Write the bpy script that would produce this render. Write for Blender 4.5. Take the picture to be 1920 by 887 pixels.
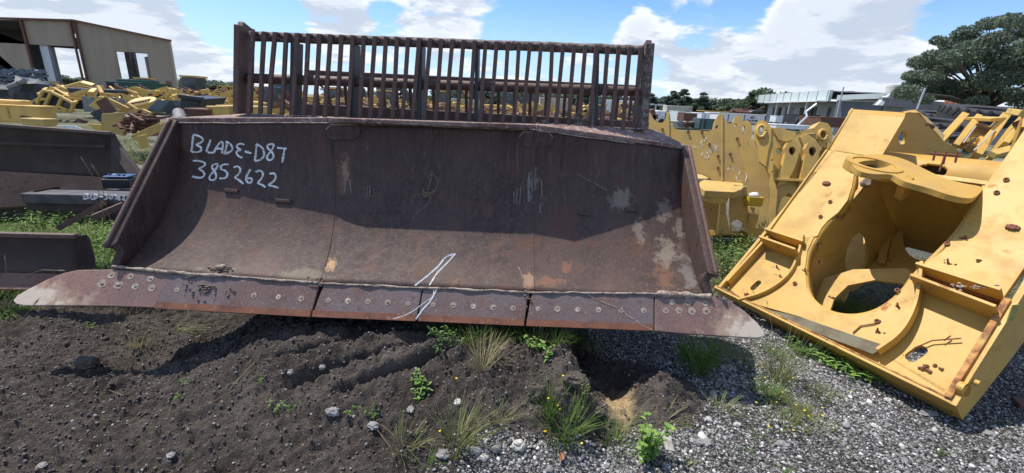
import bpy, bmesh, math, random
import numpy as np
from mathutils import Vector, Matrix, noise as mnoise
from mathutils.bvhtree import BVHTree
from mathutils.geometry import tessellate_polygon
R = math.radians
sc = bpy.context.scene
for o in list(bpy.data.objects): bpy.data.objects.remove(o)
COL = sc.collection
# ---------------------------------------------------------------- camera
F = 815.0; PITCH = math.atan(249/815.0); ROLL = 0.05; H = 1.5
fw = Vector((0, math.cos(PITCH), -math.sin(PITCH)))
_r0 = Vector((1, 0, 0)); _u0 = Vector((0, math.sin(PITCH), math.cos(PITCH)))
rt = math.cos(ROLL)*_r0 + math.sin(ROLL)*_u0
up = -math.sin(ROLL)*_r0 + math.cos(ROLL)*_u0
cam = bpy.data.cameras.new('camera'); camo = bpy.data.objects.new('camera', cam); COL.objects.link(camo)
cam.sensor_width = 36; cam.lens = F/1920*36; cam.clip_start = .05; cam.clip_end = 3000
M3 = Matrix((rt, up, -fw)).transposed()
camo.matrix_world = Matrix.Translation((0, 0, H)) @ M3.to_4x4()
sc.camera = camo
sc.view_settings.view_transform = 'Standard'; sc.view_settings.look = 'None'
sc.view_settings.exposure = 0.34; sc.view_settings.gamma = 1
sc.cycles.max_bounces = 6; sc.cycles.diffuse_bounces = 3; sc.cycles.glossy_bounces = 2
sc.cycles.transparent_max_bounces = 4; sc.cycles.use_denoising = True
# ---------------------------------------------------------------- sun and sky
SUNV = Vector((-.42, .185, 1)).normalized()
SEL = math.asin(SUNV.z); SAZ = math.atan2(SUNV.x, SUNV.y)
sl = bpy.data.lights.new('sun', 'SUN'); sl.energy = 4.4; sl.angle = R(.5); sl.color = (1, .95, .87)
so = bpy.data.objects.new('sun', sl); COL.objects.link(so)
so.rotation_euler = SUNV.to_track_quat('Z', 'Y').to_euler(); so.location = (0, 0, 30)

def ray(x, y): return fw + rt*((x-960)/F) - up*((y-443.5)/F)
CAMP = Vector((0, 0, H))
def P(x, y, Y): d = ray(x, y); return CAMP + d*(Y/d.y)
def G(x, y, z): d = ray(x, y); return CAMP + d*((z-H)/d.z)
def UP(x, y, o, n): d = ray(x, y); return CAMP + d*(((o-CAMP).dot(n))/d.dot(n))
def proj(v):
    q = Vector(v)-CAMP; k = q.dot(fw); return (960+F*q.dot(rt)/k, 443.5-F*q.dot(up)/k)

world = bpy.data.worlds.new('World'); sc.world = world; world.use_nodes = True
def build_sky():
    nt = world.node_tree; N = nt.nodes; N.clear(); lk = nt.links.new
    def n(t, **k):
        o = N.new(t)
        for a, v in k.items(): setattr(o, a, v)
        return o
    def m(op, a, b=None, c=None, clamp=False):
        o = n('ShaderNodeMath', operation=op); o.use_clamp = clamp
        for i, v in enumerate((a, b, c)):
            if v is None: continue
            if isinstance(v, (int, float)): o.inputs[i].default_value = v
            else: lk(v, o.inputs[i])
        return o.outputs[0]
    def vm(op, a, b):
        o = n('ShaderNodeVectorMath', operation=op)
        for i, v in enumerate((a, b)):
            if isinstance(v, (tuple, Vector)): o.inputs[i].default_value = v
            else: lk(v, o.inputs[i])
        return o
    out = n('ShaderNodeOutputWorld'); bg = n('ShaderNodeBackground'); bg.inputs[1].default_value = .115
    lk(bg.outputs[0], out.inputs[0])
    sky = n('ShaderNodeTexSky', sky_type='NISHITA', sun_disc=False, sun_elevation=SEL, sun_rotation=SAZ)
    sky.altitude = 0; sky.air_density = 1.0; sky.dust_density = .35; sky.ozone_density = 2.0
    tc = n('ShaderNodeTexCoord'); D = vm('NORMALIZE', tc.outputs['Generated'], (0, 0, 0)).outputs[0]
    sep = n('ShaderNodeSeparateXYZ'); lk(D, sep.inputs[0]); z = sep.outputs[2]
    def dens(off):
        Dv = vm('ADD', D, off).outputs[0]
        s2 = n('ShaderNodeSeparateXYZ'); lk(Dv, s2.inputs[0])
        den = m('ADD', m('MAXIMUM', s2.outputs[2], 0.0), .22)
        cx = m('DIVIDE', s2.outputs[0], den); cy = m('DIVIDE', s2.outputs[1], den)
        cb = n('ShaderNodeCombineXYZ'); lk(cx, cb.inputs[0]); lk(cy, cb.inputs[1]); cb.inputs[2].default_value = 1.3
        n1 = n('ShaderNodeTexNoise', noise_dimensions='3D'); lk(cb.outputs[0], n1.inputs['Vector'])
        n1.inputs['Scale'].default_value = 2.7; n1.inputs['Detail'].default_value = 9; n1.inputs['Roughness'].default_value = .6
        n1.inputs['Distortion'].default_value = .25
        return n1.outputs[0]
    d0 = dens((0, 0, 0)); d1 = dens((SUNV.x*.06, SUNV.y*.06, SUNV.z*.05))
    # cloud banks where the sky has them, and clear gaps
    blobs = [(180, 60, 17, .16), (60, 40, 15, .10), (330, 110, 9, .10), (620, 15, 5, .22), (830, 25, 6, .22), (900, 70, 8, .02), (1190, 62, 3.2, .2), (1100, 75, 2.5, .12),
             (1400, 110, 11, .17), (1650, 70, 8, .2), (1580, 150, 12, .12), (1300, 90, 5, .12), (1500, 20, 4, .1), (700, 110, 7, .08), (1000, 130, 9, .06),
             (440, 8, 6, -.28), (500, 45, 5, -.22), (390, 15, 4, -.16), (720, 30, 2.4, -.1), (1010, 40, 6, -.26), (1120, 20, 5, -.26), (940, 60, 3, -.14), (1310, 50, 3.4, -.22), (1400, 15, 3.6, -.24), (1860, 25, 6.5, -.26), (1740, 20, 4, -.06)]
    bias = None
    for (x, y, rad, w) in blobs:
        c = ray(x, y).normalized()
        dt = vm('DOT_PRODUCT', D, tuple(c)).outputs[1]
        mr = n('ShaderNodeMapRange', interpolation_type='SMOOTHSTEP'); lk(dt, mr.inputs[0])
        mr.inputs[1].default_value = math.cos(R(rad)); mr.inputs[2].default_value = math.cos(R(rad*.25))
        mr.inputs[3].default_value = 0; mr.inputs[4].default_value = w
        bias = mr.outputs[0] if bias is None else m('ADD', bias, mr.outputs[0])
    def sstep(v, a, b, lo=0, hi=1):
        mr = n('ShaderNodeMapRange', interpolation_type='SMOOTHSTEP'); lk(v, mr.inputs[0])
        for i, q in enumerate((a, b, lo, hi)): mr.inputs[i+1].default_value = q
        return mr.outputs[0]
    dd = m('ADD', d0, bias)
    cov = sstep(dd, .47, .64)
    lit = m('SUBTRACT', d0, d1)
    shade = sstep(lit, -.08, .08)
    thick = sstep(dd, .60, .85)
    mx = n('ShaderNodeMix', data_type='RGBA'); lk(shade, mx.inputs[0])
    mx.inputs[6].default_value = (4.3, 4.8, 5.6, 1); mx.inputs[7].default_value = (7.1, 7.3, 7.6, 1)
    mx2 = n('ShaderNodeMix', data_type='RGBA'); lk(m('MULTIPLY', thick, .45), mx2.inputs[0]); lk(mx.outputs[2], mx2.inputs[6])
    mx2.inputs[7].default_value = (4.1, 4.7, 5.6, 1)
    # brighter sky blue and the milky band by the horizon
    skc = n('ShaderNodeMix', data_type='RGBA', blend_type='MULTIPLY'); skc.inputs[0].default_value = 1
    lk(sky.outputs[0], skc.inputs[6]); skc.inputs[7].default_value = (.74, 1.0, 1.30, 1)
    hz = n('ShaderNodeMix', data_type='RGBA'); lk(sstep(z, .0, .24, .7, 0), hz.inputs[0]); lk(skc.outputs[2], hz.inputs[6])
    hz.inputs[7].default_value = (4.7, 6.2, 7.9, 1)
    fin = n('ShaderNodeMix', data_type='RGBA'); lk(m('MULTIPLY', cov, .93), fin.inputs[0]); lk(hz.outputs[2], fin.inputs[6]); lk(mx2.outputs[2], fin.inputs[7])
    lk(fin.outputs[2], bg.inputs[0])
build_sky()

# ---------------------------------------------------------------- materials
MATS = {}
def material(name, base, layers=(), rough=.6, metal=0., bump=(), spec=.5, trans=0, seedoff=0, alt=None):
    """layers: (scale xyz, detail, lo, hi, colour, rough or None); bump: (scale, strength, distance)"""
    if name in MATS: return MATS[name]
    mt = bpy.data.materials.new(name); mt.use_nodes = True; MATS[name] = mt
    nt = mt.node_tree; N = nt.nodes; lk = nt.links.new
    b = N['Principled BSDF']; b.inputs['Roughness'].default_value = rough; b.inputs['Metallic'].default_value = metal
    b.inputs['Specular IOR Level'].default_value = spec
    tc = N.new('ShaderNodeTexCoord'); vec = tc.outputs['Object']
    col = None; ro = None
    rgb = N.new('ShaderNodeRGB'); rgb.outputs[0].default_value = (*base, 1); col = rgb.outputs[0]
    if alt:
        oi = N.new('ShaderNodeObjectInfo'); mx = N.new('ShaderNodeMix'); mx.data_type = 'RGBA'
        lk(oi.outputs['Random'], mx.inputs[0]); lk(col, mx.inputs[6]); mx.inputs[7].default_value = (*alt, 1); col = mx.outputs[2]
    for i, L in enumerate(layers):
        if L[0] == 'spot':      # a local patch: ('spot', centre, radii, noise scale, strength, colour)
            _, cen, rad, ns, stg, c = L
            mp = N.new('ShaderNodeMapping'); mp.vector_type = 'POINT'; lk(vec, mp.inputs[0]); mp.inputs['Scale'].default_value = tuple(1/r_ for r_ in rad); mp.inputs['Location'].default_value = tuple(-q/r_ for q, r_ in zip(cen, rad))
            ln_ = N.new('ShaderNodeVectorMath'); ln_.operation = 'LENGTH'; lk(mp.outputs[0], ln_.inputs[0])
            nz = N.new('ShaderNodeTexNoise'); lk(vec, nz.inputs['Vector']); nz.inputs['Scale'].default_value = ns; nz.inputs['Detail'].default_value = 8; nz.inputs['Roughness'].default_value = .68
            ma = N.new('ShaderNodeMath'); ma.operation = 'MULTIPLY_ADD'; lk(nz.outputs[0], ma.inputs[0]); ma.inputs[1].default_value = 2.6
            sb = N.new('ShaderNodeMath'); sb.operation = 'SUBTRACT'; sb.inputs[0].default_value = .12+stg*.5; lk(ln_.outputs['Value'], sb.inputs[1]); lk(sb.outputs[0], ma.inputs[2])
            mr = N.new('ShaderNodeMapRange'); lk(ma.outputs[0], mr.inputs[0]); mr.inputs[1].default_value = 1.0; mr.inputs[2].default_value = 1.35
            mr.inputs[4].default_value = min(1, stg+.2)
            mx = N.new('ShaderNodeMix'); mx.data_type = 'RGBA'; lk(mr.outputs[0], mx.inputs[0]); lk(col, mx.inputs[6]); mx.inputs[7].default_value = (*c, 1); col = mx.outputs[2]
            continue
        s, det, lo, hi, c = L[:5]; rr = L[5] if len(L) > 5 else None
        mp = N.new('ShaderNodeMapping'); lk(vec, mp.inputs[0]); mp.inputs['Scale'].default_value = s if isinstance(s, tuple) else (s, s, s)
        mp.inputs['Location'].default_value = (i*3.7+seedoff, i*1.3, i*7.1)
        nz = N.new('ShaderNodeTexNoise'); lk(mp.outputs[0], nz.inputs['Vector']); nz.inputs['Scale'].default_value = 1
        nz.inputs['Detail'].default_value = det; nz.inputs['Roughness'].default_value = .62
        mr = N.new('ShaderNodeMapRange'); lk(nz.outputs[0], mr.inputs[0]); mr.inputs[1].default_value = lo; mr.inputs[2].default_value = hi
        mx = N.new('ShaderNodeMix'); mx.data_type = 'RGBA'; lk(mr.outputs[0], mx.inputs[0]); lk(col, mx.inputs[6]); mx.inputs[7].default_value = (*c, 1)
        col = mx.outputs[2]
        if rr is not None:
            mm = N.new('ShaderNodeMix'); mm.data_type = 'FLOAT'; lk(mr.outputs[0], mm.inputs[0])
            if ro is None: mm.inputs[2].default_value = rough
            else: lk(ro, mm.inputs[2])
            mm.inputs[3].default_value = rr; ro = mm.outputs[0]
    lk(col, b.inputs['Base Color'])
    if ro is not None: lk(ro, b.inputs['Roughness'])
    prev = None
    for (s, st, ds) in bump:
        nz = N.new('ShaderNodeTexNoise'); lk(vec, nz.inputs['Vector']); nz.inputs['Scale'].default_value = s; nz.inputs['Detail'].default_value = 6
        bp = N.new('ShaderNodeBump'); lk(nz.outputs[0], bp.inputs['Height']); bp.inputs['Strength'].default_value = st; bp.inputs['Distance'].default_value = ds
        if prev: lk(prev, bp.inputs['Normal'])
        prev = bp.outputs[0]
    if prev: lk(prev, b.inputs['Normal'])
    if trans:
        b.inputs['Subsurface Weight'].default_value = 0
        tr = N.new('ShaderNodeBsdfTranslucent'); lk(col, tr.inputs[0]); ms = N.new('ShaderNodeMixShader'); ms.inputs[0].default_value = trans
        o = N['Material Output']; lk(b.outputs[0], ms.inputs[1]); lk(tr.outputs[0], ms.inputs[2]); lk(ms.outputs[0], o.inputs[0])
    return mt

RUSTR = (.13, .05, .03)
MOLD_LAYERS = [
    ((3, 3, 1.2), 8, .40, .70, (.100, .062, .050), .65), ((30, 30, 1.6), 5, .46, .66, (.088, .055, .045), .6), ((70, 70, 2.5), 4, .56, .70, (.13, .09, .075), .6), ((16, 16, 1.0), 5, .60, .72, (.045, .029, .026), .6), ((9, 9, .8), 6, .55, .72, (.135, .068, .048), .65), (5, 6, .58, .74, (.13, .055, .036), .7),
    (60, 3, .55, .75, (.09, .066, .055)), (170, 2, .62, .72, (.16, .13, .11))]
m_mold = material('rusted_plate', (.056, .034, .029), MOLD_LAYERS, rough=.68, bump=[(14, .25, .01), (160, .5, .003)], spec=.4)
m_edge = material('worn_edge_steel', (.155, .115, .107), [
    (3, 7, .42, .62, (.125, .062, .048), .6), (9, 6, .55, .7, (.17, .085, .06)), (90, 3, .56, .7, (.22, .19, .18), .4), (45, 4, .6, .75, (.05, .035, .032))], rough=.45, bump=[(20, .2, .006), (150, .35, .002)])
m_bit = material('scoured_end_bit', (.15, .085, .07), [
    (3, 7, .4, .6, (.22, .11, .08), .6), ((2.5, 2.5, 2), 5, .56, .72, (.36, .31, .27), .55), (60, 3, .56, .7, (.09, .06, .055))], rough=.5, bump=[(25, .2, .005), (150, .3, .002)])
m_tip = material('bare_bit_tip', (.42, .38, .34), [(8, 7, .45, .62, (.27, .17, .13), .6)], rough=.5, bump=[(60, .3, .002)])
m_redge = material('fresh_rust', (.20, .075, .04), [(12, 6, .45, .65, (.11, .045, .03)), (50, 4, .6, .7, (.3, .16, .1))], rough=.75, bump=[(60, .4, .003)])
m_rack = material('rusty_bar', (.125, .075, .062), [
    (7, 6, .45, .65, (.13, .065, .045)), (40, 5, .58, .7, (.22, .17, .14), .8), ((30, 30, 4), 4, .6, .72, (.05, .033, .03))], rough=.6, bump=[(50, .4, .004)])
m_rackcrust = material('crusty_rail', (.10, .065, .055), [
    (30, 7, .46, .6, (.25, .21, .18), .9), (12, 5, .5, .68, (.07, .04, .035)), (80, 3, .55, .68, (.32, .29, .26))], rough=.8, bump=[(45, .8, .008)])
m_rpost = material('slate_steel', (.045, .053, .066), [(9, 6, .58, .72, (.10, .06, .05)), (60, 4, .62, .74, (.12, .12, .12))], rough=.5, bump=[(50, .2, .002)])
m_ledge = material('pinkish_scale', (.24, .155, .135), [
    (5, 7, .42, .62, (.13, .065, .055)), (22, 6, .55, .68, (.42, .35, .31)), (3, 5, .55, .7, (.34, .26, .2)), (90, 2, .6, .7, (.5, .44, .38))], rough=.85, bump=[(30, .5, .006)])
m_weld = material('dried_mud_seam', (.34, .28, .22), [(20, 6, .45, .6, (.17, .12, .10)), (70, 3, .55, .7, (.5, .44, .37))], rough=.95, bump=[(60, .8, .006)])
m_mudstain = material('dried_mud_stain', (.26, .205, .155), [(25, 6, .42, .6, (.15, .10, .085)), (90, 3, .6, .7, (.42, .36, .3))], rough=.95, bump=[(90, .6, .003)])
m_chalk = material('white_chalk', (.88, .88, .86), [(120, 3, .56, .76, (.45, .43, .42))], rough=.95)
_ch = m_chalk.node_tree; _n = _ch.nodes.new('ShaderNodeTexNoise'); _n.inputs['Scale'].default_value = 150; _n.inputs['Detail'].default_value = 3; _t = _ch.nodes.new('ShaderNodeTexCoord'); _ch.links.new(_t.outputs['Object'], _n.inputs['Vector'])
_m = _ch.nodes.new('ShaderNodeMapRange'); _m.inputs[1].default_value = .35; _m.inputs[2].default_value = .43; _ch.links.new(_n.outputs[0], _m.inputs[0]); _ch.links.new(_m.outputs[0], _ch.nodes['Principled BSDF'].inputs['Alpha'])
m_bolt = material('packed_bolt_head', (.34, .27, .21), [(60, 4, .45, .6, (.24, .19, .15)), (25, 3, .55, .7, (.55, .5, .43))], rough=.9, bump=[(90, .7, .004)])
m_soilclod = material('soil_clod', (.075, .059, .048), [(40, 5, .5, .7, (.085, .066, .053)), (150, 2, .62, .7, (.25, .23, .2))], rough=.95, bump=[(60, 1, .01)])
m_yel = material('yellow_paint', (.52, .300, .046), [
    (1.6, 6, .38, .68, (.56, .345, .075), .6), ((4, 4, 4), 8, .50, .74, (.44, .275, .09), .75), ((2.2, 2.2, 9), 6, .52, .78, (.42, .22, .04)), (3.2, 7, .60, .76, (.38, .225, .06), .7), (5, 8, .63, .71, (.30, .12, .035), .8), (38, 4, .66, .74, (.33, .17, .045)), (120, 2, .66, .74, (.22, .10, .04))], rough=.5, bump=[(4, .15, .02), (70, .1, .002)])
m_yelin = m_yel
m_yrust = material('rusting_yellow_edge', (.50, .24, .06), [(14, 7, .42, .58, (.20, .075, .035), .85), (6, 5, .5, .66, (.58, .36, .1)), (60, 4, .6, .7, (.12, .04, .025))], rough=.7, bump=[(60, .5, .004)])
m_clip = material('rusty_clip', (.15, .055, .03), [(60, 4, .5, .7, (.28, .12, .05))], rough=.85, bump=[(90, .8, .004)])
m_dark = material('black_grime_and_shade', (.02, .018, .017), [(20, 5, .5, .7, (.05, .035, .03))], rough=.8)  # near-black for grime, hoses and lettering; also stands in for shade in holes
m_oyel = material('weathered_yellow', (.60, .375, .085), [(3, 6, .45, .72, (.46, .30, .10)), (9, 7, .66, .76, (.18, .085, .04), .85), ((12, 12, 2), 4, .6, .75, (.33, .24, .10))], rough=.55, bump=[(50, .1, .003)], alt=(.64, .41, .10))
m_tan = material('dusty_tan_yellow', (.56, .36, .10), [(4, 6, .45, .7, (.40, .27, .10)), (12, 6, .66, .76, (.18, .10, .05))], rough=.7, alt=(.52, .36, .12))
m_brown = material('deep_rust', (.10, .045, .03), [(6, 6, .45, .65, (.17, .075, .045)), (30, 4, .6, .72, (.05, .03, .025))], rough=.8, bump=[(40, .4, .004)], alt=(.15, .08, .055))
m_blk = material('black_paint', (.022, .024, .027), [(6, 5, .55, .72, (.06, .06, .06))], rough=.45)
m_slate = material('faded_slate_paint', (.10, .13, .16), [(5, 6, .5, .7, (.06, .075, .09)), (20, 5, .62, .72, (.18, .14, .11))], rough=.5)
m_grey = material('weathered_grey_panel', (.22, .215, .22), [(5, 6, .5, .7, (.14, .12, .11))], rough=.7)
m_green = material('dark_green_paint', (.018, .075, .052), [(5, 5, .5, .7, (.03, .09, .065))], rough=.5)
m_white = material('white_paint', (.72, .73, .74), [((8, 8, 1.5), 5, .56, .74, (.5, .48, .45))], rough=.5)
m_red = material('red_paint', (.45, .03, .04), [(6, 4, .5, .7, (.3, .03, .03))], rough=.5)
m_blue = material('blue_plastic', (.02, .07, .17), [(20, 4, .55, .7, (.06, .09, .13))], rough=.45)
m_rubber = material('tyre_rubber', (.028, .028, .03), [(12, 5, .5, .7, (.055, .052, .05))], rough=.85, bump=[(60, .3, .004)])
m_glass = material('dusty_window_glass', (.05, .065, .07), [(4, 4, .5, .7, (.12, .13, .13))], rough=.12)
m_int = material('dark_interior', (.025, .025, .028), rough=.9)  # near-black puts the shade of interiors and openings into the colour
m_galv = material('galvanised_steel', (.52, .54, .56), [(6, 5, .5, .7, (.4, .41, .42))], rough=.4, metal=.4)

# ---------------------------------------------------------------- mesh helpers
class MB:
    def __init__(s): s.v = []; s.f = []
    def add(s, vs, fs):
        n = len(s.v); s.v += [Vector(p) for p in vs]; s.f += [tuple(i+n for i in f) for f in fs]; return s
    def box(s, c, size, ex=(1, 0, 0), ey=(0, 1, 0)):
        c = Vector(c); ex = Vector(ex).normalized(); ey = Vector(ey); ey = (ey-ex*ey.dot(ex)).normalized(); ez = ex.cross(ey)
        a, b, d = size[0]/2, size[1]/2, size[2]/2
        vs = [c+ex*x*a+ey*y*b+ez*z*d for x in (-1, 1) for y in (-1, 1) for z in (-1, 1)]
        return s.add(vs, [(0, 1, 3, 2), (4, 6, 7, 5), (0, 4, 5, 1), (2, 3, 7, 6), (0, 2, 6, 4), (1, 5, 7, 3)])
    def beam(s, p, q, w, h, upv=(0, 0, 1)):
        p = Vector(p); q = Vector(q); d = q-p
        if d.length < 1e-6: return s
        u = Vector(upv)
        if abs(d.normalized().dot(u)) > .98: u = Vector((0, 1, 0))
        ez = (u-d*(u.dot(d)/d.length_squared)).normalized(); ex = d.normalized(); ey = ez.cross(ex)
        return s.box((p+q)/2, (d.length, w, h), ex, ey)
    def tube(s, p, q, r, seg=16, r2=None, cap=True):
        p = Vector(p); q = Vector(q); d = (q-p).normalized(); r2 = r if r2 is None else r2
        u = d.orthogonal().normalized(); w = d.cross(u)
        vs = []
        for c, rr in ((p, r), (q, r2)):
            for i in range(seg):
                a = 2*math.pi*i/seg; vs.append(c+u*math.cos(a)*rr+w*math.sin(a)*rr)
        fs = [(i, (i+1) % seg, seg+(i+1) % seg, seg+i) for i in range(seg)]
        if cap: fs += [tuple(range(seg-1, -1, -1)), tuple(range(seg, 2*seg))]
        return s.add(vs, fs)
    def path(s, pts, r, seg=6):
        pts = [Vector(p) for p in pts]; rs = r if isinstance(r, (list, tuple)) else [r]*len(pts)
        n0 = len(s.v)
        for i, p in enumerate(pts):
            d = (pts[min(i+1, len(pts)-1)]-pts[max(i-1, 0)]).normalized()
            if i == 0: u = d.orthogonal().normalized()
            else: u = (u-d*u.dot(d)).normalized()
            w = d.cross(u)
            for k in range(seg):
                a = 2*math.pi*k/seg; s.v.append(p+(u*math.cos(a)+w*math.sin(a))*rs[i])
        for i in range(len(pts)-1):
            for k in range(seg):
                a = n0+i*seg+k; b = n0+i*seg+(k+1) % seg; s.f.append((a, b, b+seg, a+seg))
        s.f.append(tuple(n0+k for k in range(seg-1, -1, -1))); e = n0+(len(pts)-1)*seg; s.f.append(tuple(e+k for k in range(seg)))
        return s
    def prism(s, loops, th):
        """loops: list of coplanar 3D loops (outer first, then holes); th: thickness vector"""
        th = Vector(th); loops = [[Vector(p) for p in l] for l in loops]
        flat = [p for l in loops for p in l]; n = len(s.v); k = len(flat)
        tris = tessellate_polygon(loops) if len(loops) > 1 else None
        s.v += flat + [p+th for p in flat]
        nrm = Vector((0, 0, 0)); l0 = loops[0]
        for i in range(len(l0)): nrm += l0[i].cross(l0[(i+1) % len(l0)])
        out = 1 if nrm.dot(th) < 0 else -1
        if tris is None:
            f = tuple(n+i for i in range(k)); g = tuple(n+k+i for i in range(k))
            s.f += [f if out == 1 else f[::-1], g[::-1] if out == 1 else g]
        else:
            for t in tris:
                s.f.append(tuple(n+i for i in t)); s.f.append(tuple(n+k+i for i in reversed(t)))
        c = 0
        for l in loops:
            m_ = len(l)
            for i in range(m_):
                a = n+c+i; b = n+c+(i+1) % m_; s.f.append((a, b, b+k, a+k))
            c += m_
        return s
    def sheet(s, rows):
        n = len(s.v); w = len(rows[0])
        for r_ in rows: s.v += [Vector(p) for p in r_]
        for i in range(len(rows)-1):
            for j in range(w-1): a = n+i*w+j; s.f.append((a, a+1, a+w+1, a+w))
        return s
    def rock(s, c, r, seed=0, sq=(1, 1, .7), sub=2):
        bm = bmesh.new(); bmesh.ops.create_icosphere(bm, subdivisions=sub, radius=1)
        of = Vector((seed*3.1, seed*1.7, seed*.9))
        base = len(s.v); c = Vector(c)
        for v in bm.verts:
            k = 1+.42*mnoise.noise(v.co*1.3+of)+.26*mnoise.noise(v.co*3.3+of)+(.12*mnoise.noise(v.co*8+of) if sub > 2 else 0)
            s.v.append(c+Vector((v.co.x*sq[0], v.co.y*sq[1], v.co.z*sq[2]))*r*k)
        for f in bm.faces: s.f.append(tuple(base+v.index for v in f.verts))
        bm.free(); return s
    def lumpy(s, amp, sc_=1.):
        for i, v in enumerate(s.v): s.v[i] = v+mnoise.noise_vector(v*sc_)*amp
        return s
    def build(s, name, mat, parent=None, smooth=False, bevel=0, loc=None, recalc=True):
        org = Vector((0, 0, 0))
        if parent is not None: org = root_of(parent).location
        elif loc is not None: org = Vector(loc)
        me = bpy.data.meshes.new(name); me.from_pydata([tuple(v-org) for v in s.v], [], s.f)
        if recalc:
            bm = bmesh.new(); bm.from_mesh(me); bmesh.ops.recalc_face_normals(bm, faces=bm.faces); bm.to_mesh(me); bm.free()
        me.materials.append(mat)
        ob = bpy.data.objects.new(name, me); COL.objects.link(ob)
        if parent is not None: ob.parent = parent
        elif loc is not None: ob.location = org
        if smooth:
            me.shade_smooth() if smooth is True else None
            if smooth == 'auto':
                me.shade_smooth()
                bm = bmesh.new(); bm.from_mesh(me)
                for e in bm.edges:
                    if len(e.link_faces) == 2 and e.calc_face_angle(0) > R(38): e.smooth = False
                bm.to_mesh(me); bm.free()
        if bevel:
            md = ob.modifiers.new('bevel', 'BEVEL'); md.width = bevel; md.segments = 2; md.limit_method = 'ANGLE'; md.angle_limit = R(35); md.harden_normals = False
        return ob
def root_of(o):
    while o.parent: o = o.parent
    return o
def tag(o, label=None, cat=None, group=None, kind=None):
    if label: o['label'] = label
    if cat: o['category'] = cat
    if group: o['group'] = group
    if kind: o['kind'] = kind
    return o
def empty(name, loc, label, cat, group=None):
    o = bpy.data.objects.new(name, None); COL.objects.link(o); o.location = loc; o.empty_display_size = .1
    return tag(o, label, cat, group)
def copy_tree(o, parent=None):
    c = o.copy(); COL.objects.link(c); c.parent = parent
    for ch in list(o.children): copy_tree(ch, c)
    return c
def dup(o, loc, rz=0, s=1, label=None, group=None):
    c = copy_tree(o); c.location = loc; c.rotation_euler = (0, 0, rz); c.scale = (s, s, s)
    if label: c['label'] = label
    if group: c['group'] = group
    return c
def smst(x, a, b):
    t = np.clip((x-a)/(b-a), 0, 1); return t*t*(3-2*t)
# ---------------------------------------------------------------- ground
def vnoise(x, y, seed=0):
    """value noise, vectorised"""
    xi = np.floor(x).astype(np.int64); yi = np.floor(y).astype(np.int64); xf = x-xi; yf = y-yi
    def h(a, b):
        n = (a*374761393+b*668265263+seed*1442695041) & 0xffffffff
        n = ((n ^ (n >> 13))*1274126177) & 0xffffffff
        return ((n ^ (n >> 16)) & 0xffff)/65535.
    u = xf*xf*(3-2*xf); v = yf*yf*(3-2*yf)
    return (h(xi, yi)*(1-u)+h(xi+1, yi)*u)*(1-v)+(h(xi, yi+1)*(1-u)+h(xi+1, yi+1)*u)*v
def fbm(x, y, oct=5, seed=0, gain=.5):
    s = 0; a = 1; t = 0
    for i in range(oct):
        s = s+a*vnoise(x*2**i+i*17.3, y*2**i-i*9.1, seed+i); t += a; a *= gain
    return s/t-.5
def soil_mask(x, y):
    """1 = dark tilled soil, 0 = limestone gravel"""
    n = fbm(x*1.6, y*1.6, 4, 5)*.55
    # gravel takes the right side and a wedge at the front centre
    edge = .42+.25*smst(y, 1.3, 2.1)+n*.8
    m_ = 1-smst(x, edge-.12, edge+.12)
    front = smst(x+n*.9, -.45, -.05)*(1-smst(y+n*.5, 1.50, 1.70))
    lump = np.exp(-(((x-.68)/.44)**2+((y-2.06)/.33)**2)**1.6)
    return np.clip(np.maximum(m_*(1-front*.9), lump*1.3), 0, 1)
GRV = []
def height(x, y):
    x = np.asarray(x, float); y = np.asarray(y, float)
    near = np.exp(-np.maximum(np.abs(x)-4, 0)/2)*np.exp(-np.maximum(y-5, 0)/3)
    h = .02*fbm(x*.6, y*.6, 4, 3)*near
    # mound the blade rests on
    prof = smst(x, -1.9, -1.15)*(1-smst(x, .30, .46))
    yy = smst(y, 1.38, 1.98)
    h = h+.255*prof*yy*(1-smst(y, 3.0, 3.8))
    h = h+.05*np.exp(-((x+.35)/.9)**2)*smst(y, .9, 1.5)*(1-smst(y, 1.9, 2.4))
    # lump of soil right of centre with the hollow under the edge
    h = h+.15*np.exp(-(((x-.86)/.17)**2+((y-2.02)/.13)**2))
    h = h+.09*np.exp(-(((x-.36)/.15)**2+((y-1.80)/.14)**2))+.05*np.exp(-(((x-.62)/.35)**2+((y-1.85)/.16)**2))
    h = h-.06*np.exp(-(((x-.62)/.10)**2+((y-2.05)/.2)**2))
    s = soil_mask(x, y)
    # drag marks running down to the left
    u = (-x*.45+y*.89); w = (x*.89+y*.45)
    rid = np.abs(np.mod((u+.05*fbm(w*1.3, u*2, 3, 9))/.155, 1)-.5)*2
    rm = smst(x, -1.25, -.95)*(1-smst(x, -.42, -.2))*smst(y, 1.66, 1.80)*(1-smst(y, 2.3, 2.5))
    h = h-.085*rm*smst(rid, .55, .9)*(.35+1.3*np.clip(.5+fbm(x*3, y*3, 3, 91), 0, 1))
    rid2 = np.abs(np.mod((u+.1*fbm(w*1.1, u*1.4, 3, 19))/.23, 1)-.5)*2
    h = h-.016*s*smst(rid2, .45, 1)*smst(fbm(w*.9, u*1.2, 3, 29), -.1, .15)*(1-rm)
    # clods and grains
    sx, sy = w*3.2, u*7.5
    h = h+s*near*(.07*fbm(sx, sy, 3, 11)-.05*np.abs(fbm(sx*2.6, sy*2.2, 3, 12))+.075*fbm(w*11, u*30, 4, 14, .62)-.055*np.abs(fbm(x*24, y*26, 3, 17))+.034*fbm(x*48, y*48, 2, 13))
    h = h+(1-s)*near*(.02*fbm(x*5, y*5, 3, 15)+.014*fbm(x*40, y*40, 2, 16))
    return h
def hz(x, y): return float(height(np.array([x]), np.array([y]))[0])
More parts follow.
